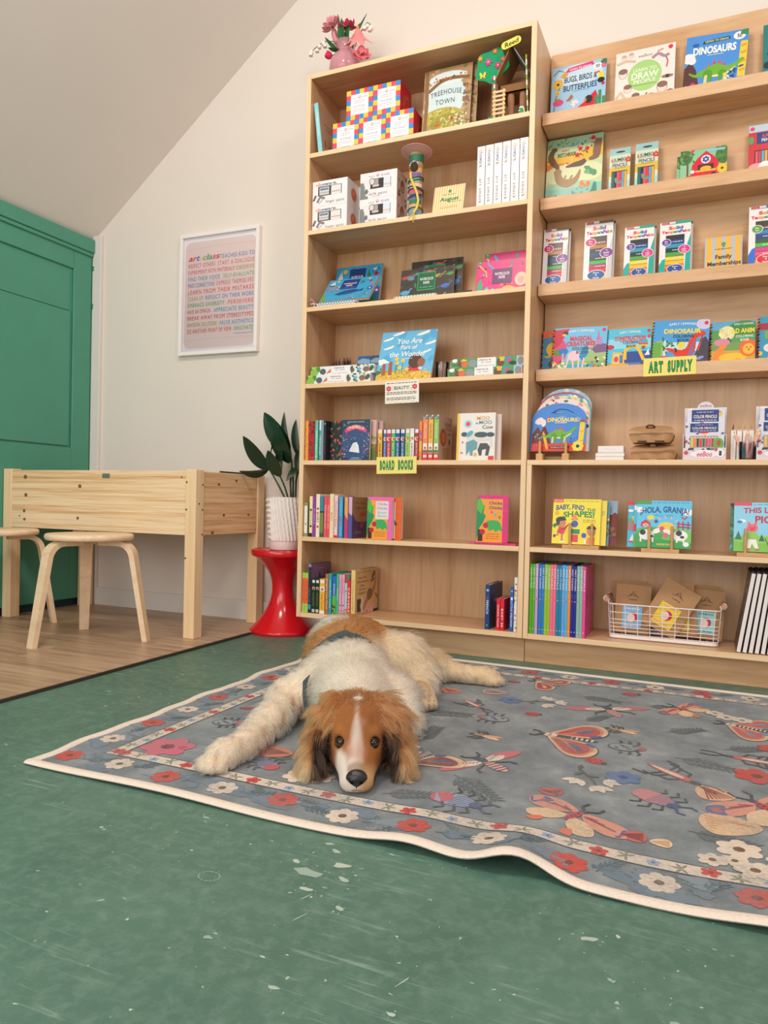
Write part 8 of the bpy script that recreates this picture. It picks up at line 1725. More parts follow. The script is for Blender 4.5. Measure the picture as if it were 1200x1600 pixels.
def sketch(A):
    k = A.H/A.W
    A.r(0, 0, 1, 1, '#c4d4a0'); A.r(0, 0.86, 1, 1, '#9cc0a0'); A.p([(0, 0.55), (0, 0.70), (0.3, 0.72), (0.6, 0.76), (1, 0.86), (1, 0.66), (0.5, 0.58)], '#e4b83c'); A.p([(0, 0.52), (0.3, 0.56), (0.34, 0.62), (0, 0.62)], '#d8803c'); A.e(0.5, 0.44, 0.5, 0.16, '#dce0b4'); A.r(0, 0, 1, 0.26, '#8fc4b4'); A.e(0.4, 0.27, 0.4, 0.05, '#a8ccb0')
    scat(A, 30, ['#d88a3c', '#e8c85a', '#c8703c', '#f0d880'], 0.018, 4, 0, 0.7, 0.56, 0.7); scat(A, 24, ['#6a9a6a', '#4f8a5a', '#8fb48a'], 0.022, 5, 0, 0.5, 0.86, 0.99, 'l'); scat(A, 20, ['#d83c4a', '#2f3438', '#e05a5a', '#3a3f44', '#5a8a5a'], 0.022, 6, 0.55, 0.85, 0.72, 0.96, 'l')
    for x, y in ((0.60, 0.80), (0.72, 0.79), (0.82, 0.94), (0.55, 0.71)): A.fl(x, y, 0.035, '#d8303c', '#3a2a2a')
    A.l([(0.12, 0.84), (0.07, 0.74), (0.12, 0.64), (0.2, 0.56), (0.2, 0.48)], [0.06, 0.09, 0.09, 0.06, 0.02], '#7a5a44'); A.e(0.13, 0.84, 0.045, 0.035, '#7a5a44'); A.l([(0.92, 0.92), (0.9, 0.8), (0.88, 0.66), (0.76, 0.62)], [0.09, 0.11, 0.10, 0.03], '#8a6450'); A.l([(0.35, 0.55), (0.5, 0.57), (0.62, 0.58), (0.70, 0.62)], [0.02, 0.07, 0.09, 0.06], '#6a5244')
    otter(A, 0.40, 0.36, 0.52, '#a88a64', k)
    scat(A, 8, ['#5a9a6a', '#7ab07a'], 0.04, 7, 0.72, 0.97, 0.40, 0.56); scat(A, 4, ['#e8843c'], 0.04, 8, 0.6, 0.8, 0.2, 0.3); A.l([(0.45, 0.05), (0.7, 0.06), (0.85, 0.10), (0.88, 0.26)], [0.03, 0.06, 0.10, 0.03], '#3f8a7a'); scat(A, 16, ['#4f9ab0', '#d8a07a', '#5fb0a8'], 0.03, 9, 0.4, 0.75, 0.1, 0.22, 'l'); scat(A, 26, ['#e06a6a', '#d85a5a', '#e88a80'], 0.025, 10, 0, 0.2, 0, 0.13)
    A.t('SKETCHBOOK', 0.36, 0.745, 0.055, '#2f3438', w=0.34, bold=0.02); A.t('eeBoo', 0.33, 0.81, 0.035, '#c8506a', w=0.14, shear=0.2); A.l([(0.4, 0.86), (0.5, 0.86), (0.56, 0.92)], 0.015, '#5fa8d0')
facing('sketchbook', 'square otter sketchbook with a spiral top on the second ledge', 'sketchbook', -0.6335, -0.417, LZ[1], 0.272, LY, 7, sketch, '#9cb890', 0.010, coil='#d8d4cc')
def jumbo(A):
    k = A.H/A.W; A.r(0, 0, 1, 1, '#cfdcc0'); A.r(0, 0.86, 1, 1, '#9fc4c4'); A.r(0, 0.42, 1, 0.6, '#dcb84a'); A.r(0, 0, 1, 0.3, '#a8d0d4'); A.e(0.52, 0.92, 0.09, 0.02, '#3a4440'); A.t('6', 0.13, 0.76, 0.08, '#c8404a', bold=0.02); A.t('JUMBO', 0.52, 0.76, 0.07, '#2f3a4a', w=0.62, bold=0.02); A.r(0.1, 0.705, 0.8, 0.715, '#c87a8a'); A.t('PENCILS', 0.5, 0.645, 0.07, '#2f3a4a', w=0.72, bold=0.02); A.fl(0.9, 0.74, 0.06, '#d8303c', '#e8c04a'); A.lines(0.25, 0.8, 0.57, 0.6, 1, '#8a6a5a', 0.012)
    A.r(0.12, 0.04, 0.86, 0.52, '#3a3f3c')
    for i, c in enumerate(('#2f6a5a', '#22304a', '#d85a6a', '#d8384a', '#5fa8d0', '#e8a83c')): A.r(0.14+i*0.12, 0.04, 0.245+i*0.12, 0.50, c); A.r(0.14+i*0.12, 0.02, 0.245+i*0.12, 0.14, ('#c83c5a', '#d84a6a', '#6fa84a', '#b8304a', '#c8a04a', '#2f8a6a')[i])
    otter(A, 0.5, 0.30, 0.24, '#7f8a80', k)
facing('pencil_pack', 'jumbo pencil pack with an otter, left of two on the second ledge', 'pencil pack', -0.390, -0.313, LZ[1], 0.192, LY, 7, jumbo, '#a8ccc8', 0.012, group='jumbo pencil packs')
facing('pencil_pack', 'jumbo pencil pack with an otter, right of two on the second ledge', 'pencil pack', -0.295, -0.213, LZ[1], 0.196, LY, 7, jumbo, '#a8ccc8', 0.012, group='jumbo pencil packs')
def farm(A):
    A.r(0, 0, 1, 1, '#8fc49a'); A.e(0.1, 0.8, 0.2, 0.22, '#4f7a44'); A.e(0.92, 0.75, 0.2, 0.26, '#4f7a3c'); scat(A, 20, ['#6fa05a', '#3f6a34', '#d83c5a'], 0.05, 4, 0, 0.3, 0.65, 1); scat(A, 16, ['#5a8a44', '#3f6a34'], 0.05, 5, 0.8, 1, 0.6, 1); A.r(0.14, 0.2, 0.18, 0.6, '#7a4a3c'); A.r(0.88, 0.2, 0.94, 0.55, '#8a4a30'); A.l([(0.55, 0.92), (0.95, 0.92)], 0.06, '#8fc4d8')
    A.p([(0.22, 0.2), (0.26, 0.55), (0.36, 0.72), (0.55, 0.92), (0.74, 0.72), (0.82, 0.55), (0.86, 0.2)], '#d8283c'); A.e(0.55, 0.68, 0.12, 0.12, '#e8ecf4', n=18); A.fl(0.55, 0.68, 0.09, '#4f5fa0', '#e8ecf4', 6); A.r(0.38, 0.38, 0.72, 0.54, '#4a2f24'); A.e(0.55, 0.42, 0.14, 0.07, '#e8b03c'); A.r(0.33, 0.33, 0.77, 0.38, '#e8b84a'); A.r(0.15, 0.02, 0.40, 0.26, '#d8303c'); A.r(0.42, 0.02, 0.85, 0.26, '#cf2c38'); A.l([(0.44, 0.02), (0.62, 0.22), (0.82, 0.02)], 0.02, '#f0e0dc')
    A.fl(0.90, 0.36, 0.13, '#ecc03c', '#4a3024', 9); A.e(0.09, 0.12, 0.07, 0.08, '#9fc87a'); A.e(0.27, 0.36, 0.05, 0.05, '#e8e0dc'); A.e(0.72, 0.22, 0.07, 0.07, '#3a3034')
facing('activity_pad', 'red barn activity pad with a spiral top on the second ledge', 'pad', -0.134, 0.024, LZ[1], 0.135, LY-0.004, 7, farm, '#b85a4a', 0.008, coil='#3a3638', group='red barn activity pads')
facing('activity_pad', 'second red barn activity pad, just visible left behind the first', 'pad', -0.146, 0.014, LZ[1], 0.122, LY+0.008, 7, farm, '#8a6a5a', 0.008, coil='#3a3638', group='red barn activity pads')
def redp(A): A.r(0, 0, 1, 1, '#cf2f3c'); A.r(0, 0.86, 1, 1, '#b8d0dc'); A.e(0.12, 0.93, 0.04, None, '#d84a7a'); A.r(0.28, 0.62, 1, 0.84, '#22407f'); A.t('JUMBO', 0.72, 0.775, 0.06, '#e05a5a', w=0.5, bold=0.02); A.t('PENCILS', 0.72, 0.69, 0.06, '#e8e0d8', w=0.56, bold=0.02); A.r(0.2, 0.26, 0.9, 0.5, '#3a2c2c'); [A.r(0.24+i*0.11, 0.26, 0.33+i*0.11, 0.48, c) for i, c in enumerate(('#d85a5a', '#c83c5a', '#5fa8c8', '#e8a04a', '#4f9a6a', '#b83c4a'))]; A.e(0.3, 0.16, 0.15, 0.09, '#e89aa0'); A.e(0.6, 0.17, 0.12, 0.1, '#f0e8e4'); A.r(0, 0, 1, 0.07, '#5f9a4a'); A.e(0.08, 0.7, 0.05, 0.08, '#5f9a5a')
facing('pencil_pack', 'red barn jumbo pencil pack at the right end of the second ledge', 'pencil pack', 0.094, 0.185, LZ[1], 0.193, LY, 7, redp, '#b8303c', 0.012, group='jumbo pencil packs')
def tempera(kind):
    acc = {'m': '#c9c4c4', 't': '#1fa898', 'b': '#2f6fd0'}[kind]
    cols = {'m': ['#5a4a44', '#8a5a48', '#b87a4a', '#3a3a44', '#2f4a7a', '#2f4a40', '#3fb04a', '#c02f6a', '#d83c4a', '#f0a83c', '#e8c83c'], 't': ['#2a3034', '#24408a', '#2f9ab0', '#1f3a34', '#4fa048', '#e8d03c', '#f0b83c', '#ee7a3c', '#d84a4a'], 'b': ['#3a302c', '#5a4034', '#2f7fc0', '#24408a', '#2f5a3c', '#4fb848', '#d83c8a', '#e05a7a', '#d84a3c', '#f0a03c']}[kind]
    def f(A):
        k = A.H/A.W; A.r(0, 0, 1, 1, '#ece6e6'); scat(A, 26, ['#d0c8c8'], 0.006, 3)
        A.p([(0.82, 0), (0.86, 0.5), (0.98, 0.72), (1, 0.75), (1, 0)], acc); A.p([(0, 0), (0, 0.2), (0.1, 0.3), (0.2, 0.32), (0.2, 0)], acc if kind != 'm' else '#ece6e6'); A.r(0.5, 0.955, 1, 1, acc if kind != 'm' else '#7a6a60'); A.r(0.06, 0.955, 0.3, 0.995, '#b8283c'); A.t('Kwik Stix', 0.18, 0.975, 0.02, '#f4ecec', w=0.18); A.r(0.3, 0.95, 0.5, 0.97, '#b8b0b0')
        A.t('Solid', 0.52, 0.885, 0.055, ['#d8303c', '#e88a2c', '#3fa048', '#2f6fc0', '#8a3fa0'], w=0.46, bold=0.05); A.t('TemperaPaint', 0.52, 0.815, 0.050, ['#d8303c', '#c8283c', '#e88a2c', '#d8a02c', '#3fa048', '#2f8fb0', '#2f6fc0', '#5a4fa8', '#b83c8a', '#d8303c', '#e88a2c', '#3fa048'], w=0.9, bold=0.05)
        A.r(0.20, 0.03, 0.80, 0.75, '#3a3636'); n = len(cols); h_ = 0.70/n
        for i, c in enumerate(cols): y = 0.74-h_*(i+1); A.r(0.20, y+0.004, 0.80, y+h_-0.004, c); A.lines(0.42, 0.76, y+h_*0.35, y+h_*0.65, 1, '#d8d0d0', h_*0.2, i) if i % 2 else None
        sticker(A, ('Mess', 'Free!'), 0.22 if kind != 'b' else 0.25, 0.66 if kind == 'm' else 0.62, 0.075, 0.06, {'m': '#c8286a', 't': '#6a3f9a', 'b': '#5a9a2c'}[kind], '#f4ecf0', 0.026)
        if kind != 'b': sticker(A, ('12' if kind == 'm' else '10', 'Metallic' if kind == 'm' else 'Classic', 'Colors'), 0.80, 0.47, 0.095, 0.075, '#7a3a8a' if kind == 'm' else '#d83c8a', '#f4ecf0', 0.026)
        sticker(A, ('Dries in', '90', 'Seconds'), 0.46 if kind == 'm' else 0.52, 0.12, 0.13, 0.075, {'m': '#1f5fa0', 't': '#2a4f9a', 'b': '#d8283c'}[kind], '#f0f0f4', 0.027)
    return f
TP = [('m', -0.6335, -0.5375, 0.239, 'grey metallic paint stick box at the left end of the third ledge'), ('m', -0.474, -0.368, 0.248, 'grey metallic paint stick box, taller and second on the third ledge'),
      ('t', -0.324, -0.218, 0.206, 'teal-edged paint stick box, left of two on the third ledge'), ('t', -0.198, -0.0905, 0.207, 'teal-edged paint stick box, right of two on the third ledge'), ('b', 0.101, 0.21, 0.226, 'blue-edged paint stick box at the right end of the third ledge')]
for (kd, x0, x1_, h_, lb) in TP:
    for j in range(2):
        facing('paint_stick_box', lb if j == 0 else 'paint stick box hidden behind the '+('grey leftmost one', 'taller grey one', 'left teal-edged one', 'right teal-edged one', 'blue-edged one')[[q[4] for q in TP].index(lb)], 'paint box', x0+0.006*j, x1_+0.006*j, LZ[2], h_+0.001*j, 2.925+0.0185*j, 7, tempera(kd) if j == 0 else (lambda A: (A.r(0, 0, 1, 1, '#e0d8d8'), A.r(0.5, 0.955, 1, 1, '#5a4a44'))), '#ded6d6', 0.016, group='paint stick boxes on the third ledge')
def family(A):
    A.r(0, 0, 1, 1, '#b9bcc2')
    for i in range(4): A.r(0.05+i*0.255, 0, 0.05+i*0.255+0.14, 1, '#eeb548')
    A.e(0.5, 0.80, 0.055, 0.05, '#5a9a58'); A.r(0.47, 0.71, 0.53, 0.79, '#5a9a58'); A.lines(0.27, 0.73, 0.64, 0.69, 1, '#6a6a44', 0.022); A.t('Family', 0.5, 0.46, 0.11, '#3a3428', w=0.44, bold=0.03); A.t('Memberships', 0.52, 0.28, 0.11, '#3a3428', w=0.90, bold=0.03); A.lines(0.2, 0.85, 0.12, 0.16, 1, '#8a7a4a', 0.014)
facing('counter_sign', 'orange and grey striped family membership card on the third ledge', 'sign', -0.042, 0.083, LZ[2], 0.143, 2.958, 9, family, '#d8d0c4', 0.003)
# fourth ledge: colouring books
def early(A, title, cols, tc_, y=0.74):
    A.t('EARLY LEARNER', 0.52, 0.90, 0.055, '#f0eef0', w=0.48, arc=0.02, bold=0.01)
    yy = y
    for s_, w_ in title: A.t(s_, 0.52, yy, 0.10, tc_, w=w_, bold=0.04); yy -= 0.125
    A.t('COLORING', 0.55, yy+0.01, 0.065, cols, w=0.38, bold=0.02); A.t('BOOK', 0.55, yy-0.08, 0.065, cols, w=0.22, bold=0.02); A.e(0.94, 0.92, 0.04, None, '#d8384a')
def magical(A):
    A.r(0, 0, 1, 1, '#6fbce4'); A.e(0.85, 0.35, 0.4, 0.25, '#9fbc7a'); A.r(0, 0, 1, 0.2, '#7ab86a'); A.e(0.1, 0.45, 0.2, 0.3, '#d84a7a'); A.p([(0, 0.95), (0.3, 0.98), (0.12, 0.6), (0, 0.5)], '#c8304a'); A.p([(0.72, 0.48), (0.86, 0.62), (1, 0.58), (1, 0.4), (0.8, 0.38)], '#7a5a8a'); A.r(0.80, 0.58, 0.92, 0.75, '#b88ac0'); A.p([(0.82, 0.7), (0.845, 0.95), (0.87, 0.7)], '#c86a9a'); A.e(0.1, 0.42, 0.12, 0.09, '#6a8a3c')
    A.e(0.22, 0.87, 0.06, 0.05, '#2f2c30'); A.e(0.2, 0.83, 0.05, 0.03, '#e8c03c'); A.e(0.2, 0.44, 0.11, 0.08, '#2f7ac0'); A.r(0.18, 0.2, 0.21, 0.4, '#8fc4e0'); A.r(0.25, 0.0, 0.8, 0.13, '#3fa8c8')
    A.e(0.42, 0.33, 0.16, 0.12, '#f0c4cc', rot=5); A.l([(0.52, 0.33), (0.66, 0.5), (0.74, 0.52)], [0.16, 0.14, 0.08], '#f0c4cc'); A.p([(0.5, 0.3), (0.55, 0.5), (0.66, 0.58), (0.68, 0.4), (0.58, 0.2)], '#2f8ac0'); A.l([(0.72, 0.56), (0.78, 0.68)], 0.025, '#ecd04a')
    for x, d_ in ((0.30, -0.04), (0.38, 0.03), (0.50, 0.0), (0.60, -0.03)): A.l([(x, 0.28), (x+d_, 0.02)], 0.035, '#f0c4cc')
    scat(A, 26, ['#e0506a', '#e8c04a', '#f0e8e8', '#d8384a', '#4f9a4a', '#2f2c30'], 0.03, 5, 0.62, 1, 0.02, 0.28); scat(A, 18, ['#e8c04a', '#d8384a', '#2f2c30', '#f0e8e8'], 0.035, 6, 0, 0.26, 0, 0.2); early(A, (('MAGICAL', 0.42), ('CREATURES', 0.54)), '#3a5a6a', '#d8384a')
def constr(A):
    A.r(0, 0, 1, 1, '#4fc0dc'); A.r(0, 0.5, 1, 0.75, '#8fd4e8'); A.r(0.35, 0.12, 1, 0.42, '#2f4f9a'); A.r(0, 0, 1, 0.14, '#5f7aa8'); A.l([(0.42, 0.22), (0.44, 0.48), (0.68, 0.52), (0.84, 0.2)], 0.075, '#ecc030'); A.e(0.86, 0.12, 0.09, 0.08, '#5a5a64'); A.p([(0.1, 0.08), (0.14, 0.42), (0.36, 0.40), (0.42, 0.12)], '#ecb82c'); A.r(0.17, 0.14, 0.27, 0.36, '#bcd8e4'); A.r(0.30, 0.14, 0.37, 0.34, '#4a7ab8'); A.e(0.22, 0.24, 0.05, 0.08, '#d84a3c'); A.r(0, 0.05, 0.5, 0.12, '#e0a828'); A.e(0.07, 0.55, 0.1, 0.06, '#c83040')
    A.e(0.83, 0.62, 0.11, 0.12, '#ecb83c'); A.e(0.83, 0.66, 0.10, 0.06, '#4fa8c8'); A.r(0.73, 0.58, 0.93, 0.62, '#d84a3c'); A.p([(0.78, 0.54), (0.88, 0.54), (0.85, 0.46), (0.81, 0.46)], '#8a5a3c'); A.p([(0.88, 0.34), (0.94, 0.48), (0.97, 0.34)], '#f0e8e4'); A.r(0.86, 0.31, 0.98, 0.34, '#e8e0dc'); A.e(0.95, 0.78, 0.035, 0.05, '#d84a3c'); early(A, (('CONSTRUCTION', 0.72),), '#2f3a44', '#d8384a', 0.76); A.t('AND THINGS THAT GO', 0.54, 0.685, 0.035, '#d8384a', w=0.5, bold=0.02)
def dinocol(A):
    A.r(0, 0, 1, 1, '#4f9fdc'); A.r(0, 0.3, 1, 0.5, '#bfe0e4'); A.e(0.9, 0.9, 0.16, 0.12, '#d0c8e0'); A.p([(0.72, 0), (0.85, 0.55), (0.94, 0.62), (1, 0.5), (1, 0)], '#4a4450'); A.l([(0.86, 0.5), (0.9, 0.7), (0.82, 0.3)], 0.03, '#d84a3c'); A.e(0.12, 0.35, 0.12, 0.2, '#8fbc5a'); A.r(0, 0, 0.16, 0.5, '#6fa848'); A.r(0.2, 0.1, 0.25, 0.55, '#c8dce8'); A.e(0.52, 0.43, 0.08, 0.08, '#f0d04a'); A.r(0, 0, 1, 0.1, '#5a4a54')
    A.l([(0.25, 0.36), (0.40, 0.30), (0.55, 0.22), (0.68, 0.32), (0.74, 0.6), (0.86, 0.68)], [0.04, 0.10, 0.24, 0.20, 0.11, 0.09], '#d8402c'); A.l([(0.64, 0.06), (0.70, 0.3), (0.75, 0.55)], [0.08, 0.08, 0.02], '#8a6a9a'); A.l([(0.48, 0.2), (0.46, 0.0)], 0.07, '#d8402c'); A.l([(0.60, 0.2), (0.64, 0.0)], 0.07, '#c83828'); A.e(0.87, 0.69, 0.09, 0.05, '#d8402c', rot=-12)
    A.e(0.22, 0.1, 0.16, 0.1, '#d0408a'); scat(A, 14, ['#3f7a48', '#2f2c34', '#5a9a4a'], 0.05, 5, 0.2, 0.45, 0.25, 0.6, 'l'); A.e(0.86, 0.14, 0.09, 0.035, '#8a94c8', rot=20); early(A, (('DINOSAUR', 0.66),), '#22303a', '#f0d84a', 0.75)
def wild(A):
    A.r(0, 0, 1, 1, '#5fa8c8'); A.r(0, 0.5, 1, 0.8, '#5a9a5a'); A.e(0.75, 0.8, 0.35, 0.2, '#3f8a44'); A.e(0.36, 0.72, 0.17, 0.17, '#e8dca0', n=18); scat(A, 26, ['#f0e8b8', '#d8cc90'], 0.03, 4, 0.2, 0.5, 0.6, 0.85); A.l([(0.5, 0.3), (0.48, 0.45), (0.38, 0.6)], 0.05, '#5a4a3c'); A.r(0, 0.3, 1, 0.5, '#7a9a5a'); A.e(0.25, 0.5, 0.17, 0.09, '#d88aa0'); A.r(0, 0, 1, 0.3, '#c8a84a'); A.p([(0.02, 0.0), (0.1, 0.3), (0.24, 0.42), (0.32, 0.3), (0.24, 0.0)], '#ee8a3c'); A.e(0.27, 0.40, 0.08, 0.06, '#ee8a3c'); A.e(0.5, 0.14, 0.3, 0.10, '#ecc03c')
    A.e(0.85, 0.34, 0.19, 0.20, '#ee6a2c', n=20); A.e(0.85, 0.32, 0.12, 0.13, '#f0b84a'); A.e(0.81, 0.36, 0.015, None, '#2a2a2a'); A.e(0.90, 0.36, 0.015, None, '#2a2a2a'); A.p([(0.83, 0.30), (0.87, 0.34), (0.87, 0.26)], '#a85a2c'); A.e(0.62, 0.06, 0.07, 0.05, '#e8903c'); A.t('EARLY LEARNER', 0.74, 0.92, 0.05, '#e8f0e0', w=0.44, bold=0.01); A.t('ILD ANIM', 0.72, 0.76, 0.11, '#f0dc4a', w=0.52, bold=0.04); A.t('COLORING', 0.76, 0.63, 0.06, '#f0f0e8', w=0.4, bold=0.02); A.t('BOOK', 0.76, 0.54, 0.06, '#f0f0e8', w=0.2, bold=0.02)
def octo(A): A.r(0, 0, 1, 1, '#4a86a8'); A.r(0, 0.84, 1, 1, '#d86a4a'); A.e(0.22, 0.56, 0.16, 0.16, '#e8b83c'); [A.l([(0.2, 0.5), (0.1+i*0.05, 0.36), (0.05+i*0.07, 0.4)], 0.03, '#e8b83c') for i in range(5)]; A.e(0.2, 0.2, 0.08, 0.08, '#5a4a54'); A.e(0.1, 0.05, 0.1, 0.03, '#d86a8a')
def sidecoil(t, h, c1, c2):
    mb = MB(); w = t['half']; n = 14
    for i in range(n):
        z = 0.008+i*(h-0.016)/(n-1); mb.tube([(-w+0.004*math.cos(2*math.pi*q/8), 0.003+0.006*math.sin(2*math.pi*q/8), z) for q in range(8)], 0.0016, 5, mi=i % 2, closed=True)
    del t['half']
    mb.build('spiral_binding', [plain(c1, 0.4, var=0), plain(c2, 0.4, var=0)], t)
for (nm, x0, x1_, h_, fn, y, le, sd, c1, c2, ro_) in (
        ('octopus colouring book with a dark spiral, leftmost on the fourth ledge', -0.632, -0.44, 0.172, octo, 2.958, 6, '#4a7a94', '#22304a', '#d84a3c', 0),
        ('magical creatures colouring book with a unicorn on the fourth ledge', -0.587, -0.383, 0.172, magical, 2.935, 8, '#d8b0b8', '#d8a04a', '#a8302c', -1.2),
        ('construction colouring book with a yellow digger on the fourth ledge', -0.380, -0.2195, 0.158, constr, 2.948, 8, '#7fb0c0', '#3a3a44', '#3a3a44', 0),
        ('dinosaur colouring book with a red long-neck on the fourth ledge', -0.2165, -0.023, 0.170, dinocol, 2.940, 7, '#c8c0d0', '#5a8a4a', '#5a8a4a', -2.2),
        ('wild animal colouring book with an orange lion on the fourth ledge', -0.012, 0.1335, 0.158, wild, 2.946, 8, '#8a9a7a', '#2a2c2e', '#d8503c', 0),
        ('blue and red colouring book cut off at the right end of the fourth ledge', 0.1445, 0.335, 0.166, lambda A: (A.r(0, 0, 1, 1, '#3f94b8'), A.r(0, 0.7, 0.6, 0.85, '#a8303c'), A.r(0.1, 0.5, 0.9, 0.68, '#7aa84a'), A.e(0.2, 0.3, 0.14, 0.1, '#e0d8d8'), scat(A, 14, ['#e8c04a', '#d84a3c', '#f0ece8'], 0.04, 4, 0, 1, 0, 0.5)), 2.944, 8, '#5f94a8', '#2a3444', '#d8405a', 0)):
    t = facing('colouring_book', nm, 'book', x0, x1_, LZ[3], h_, y, le, fn, sd, 0.008, group='colouring books on the fourth ledge', roll=ro_)
    t['half'] = (x1_-x0)/2; sidecoil(t, h_, c1, c2)
def artsup(A): A.r(0, 0, 1, 1, '#f0df80'); bubble(A, 'ART', 0.25, 0.5, 0.56, 0.28); bubble(A, 'SUPPLY', 0.70, 0.5, 0.56, 0.46)
hangcard('yellow hand-lettered art supply sign on the fourth ledge', -0.147, 2.8648, LZ[3]+0.020, 0.179, 0.066, artsup, '#f0df80', -0.5)
# ------------------------------------------------------------------ the dog, lying with its chin on the rug
RUGZ = 0.0085
HF = np.array([0.432, -0.902, 0.0]); HR = np.array([0.902, 0.432, 0.0]); HN = np.array([-0.627, 1.312, 0.0])
def hd(s, lat, z): return tuple(HN-HF*s+HR*lat+np.array([0, 0, z]))      # s: back from the nose, lat: to the picture's right
def cone(a, ra, b, rb, k=0.03, flat=1.0): return ('c', np.array(a, float), ra, np.array(b, float), rb, k, flat)
PR = [  # torso
    cone((-1.13, 2.22, 0.108), 0.112, (-1.03, 2.05, 0.108), 0.112, 0.06),
    cone((-1.03, 2.05, 0.108), 0.112, (-0.90, 1.83, 0.095), 0.098, 0.06),
    cone((-0.90, 1.83, 0.095), 0.098, (-0.82, 1.70, 0.092), 0.078, 0.06),
    cone((-0.97, 2.05, 0.07), 0.08, (-0.88, 1.75, 0.075), 0.085, 0.05),
    # neck
    cone((-0.83, 1.70, 0.098), 0.078, (-0.755, 1.57, 0.090), 0.066, 0.05),
    # image-left foreleg: shoulder, upper arm, forearm, paw
    cone((-0.965, 1.83, 0.09), 0.082, (-1.055, 1.76, 0.055), 0.052, 0.04),
    cone((-1.055, 1.76, 0.050), 0.047, (-1.005, 1.58, 0.042), 0.040, 0.03),
    cone((-1.005, 1.58, 0.042), 0.038, (-0.972, 1.42, 0.036), 0.029, 0.02),
    cone((-0.972, 1.42, 0.036), 0.029, (-0.976, 1.36, 0.034), 0.031, 0.02),
    # other foreleg folded under the chest
    cone((-0.76, 1.80, 0.075), 0.07, (-0.70, 1.74, 0.042), 0.040, 0.04),
    cone((-0.70, 1.74, 0.040), 0.036, (-0.74, 1.62, 0.036), 0.030, 0.03),
    # haunch to the picture's right, thigh and the two hind feet
    cone((-1.03, 2.20, 0.10), 0.105, (-0.90, 2.16, 0.085), 0.085, 0.06),
    cone((-0.90, 2.18, 0.090), 0.084, (-0.82, 2.15, 0.060), 0.052, 0.05),
    cone((-0.82, 2.14, 0.05), 0.042, (-0.765, 2.04, 0.042), 0.028, 0.02),
    cone((-0.95, 2.28, 0.075), 0.075, (-0.83, 2.33, 0.052), 0.046, 0.05),
    cone((-0.83, 2.33, 0.048), 0.040, (-0.72, 2.355, 0.038), 0.027, 0.03),
    cone((-0.72, 2.355, 0.036), 0.026, (-0.675, 2.365, 0.034), 0.028, 0.02)]
def paw(c, d, w, up=0.0, r=0.0135):
    """four toes side by side at the end of a leg; d points along the toes"""
    c = np.array(c, float); d = np.array(d, float); d /= np.linalg.norm(d); s = np.array([-d[1], d[0], 0]); s /= np.linalg.norm(s)
    PR.append(cone(c, 0.030, c+d*0.022, 0.027, 0.02))
    for i, (o, L_) in enumerate(((-1.35, 0.040), (-0.45, 0.054), (0.45, 0.054), (1.35, 0.040))):
        a = c+s*o*w*0.30; b = c+s*o*w*0.46+d*L_; a[2] = c[2]+up; b[2] = 0.0235
        PR.append(cone(a, r, b, r*1.02, 0.008))
paw((-0.977, 1.355, 0.034), (-0.10, -1, 0), 0.038)
paw((-0.745, 1.61, 0.032), (0.2, -1, 0), 0.036)
paw((-0.757, 2.025, 0.042), (0.35, -1, 0), 0.046, 0.004, 0.0165)
paw((-0.672, 2.365, 0.034), (1, 0.10, 0), 0.036)
# head
PR += [cone(hd(0.225, 0, 0.100), 0.062, hd(0.170, 0, 0.104), 0.061, 0.03),
       cone(hd(0.200, -0.036, 0.108), 0.054, hd(0.200, 0.036, 0.108), 0.054, 0.02),
       cone(hd(0.165, -0.040, 0.070), 0.042, hd(0.125, -0.022, 0.052), 0.030, 0.025), cone(hd(0.165, 0.040, 0.070), 0.042, hd(0.125, 0.022, 0.052), 0.030, 0.025),
       cone(hd(0.150, 0, 0.088), 0.042, hd(0.110, 0, 0.066), 0.030, 0.025),
       cone(hd(0.115, 0, 0.053), 0.033, hd(0.055, 0, 0.037), 0.0245, 0.02),
       cone(hd(0.10, -0.014, 0.040), 0.026, hd(0.056, -0.015, 0.030), 0.0205, 0.012), cone(hd(0.10, 0.014, 0.040), 0.026, hd(0.056, 0.015, 0.030), 0.0205, 0.012),
       cone(hd(0.13, 0, 0.030), 0.030, hd(0.065, 0, 0.0235), 0.0165, 0.012),
       # brows
       cone(hd(0.145, -0.040, 0.110), 0.017, hd(0.130, -0.024, 0.106), 0.013, 0.015), cone(hd(0.145, 0.040, 0.110), 0.017, hd(0.130, 0.024, 0.106), 0.013, 0.015)]
# hanging ears: broad flat flaps lying down along the cheeks
def flap(a, b, c, th, sgn):
    for i in range(6):
        f = i/5
        for g in (-1, -0.33, 0.33, 1):
            p = [x*(1-f)+y*f for x, y in zip(a, b)]; w = c*(0.55+0.6*math.sin(math.pi*(0.15+0.7*f)))
            PR.append(('s', np.array(hd(p[0]+g*w, p[1]+sgn*0.006*g, p[2])), th*(1-0.2*abs(g)), 0.018))
def ear_(sg):
    pts = [(0.210, 0.054, 0.150, 0.016), (0.200, 0.080, 0.128, 0.026), (0.182, 0.090, 0.092, 0.034), (0.166, 0.099, 0.064, 0.036), (0.150, 0.103, 0.040, 0.030), (0.138, 0.103, 0.024, 0.020)]
    for (s_, l_, z_, w_) in pts:
        for g in (-1, -0.33, 0.33, 1): PR.append(('s', np.array(hd(s_+g*w_, sg*(l_+0.004*g), z_)), 0.0165*(1-0.2*abs(g)), 0.016))
ear_(-1); ear_(1)

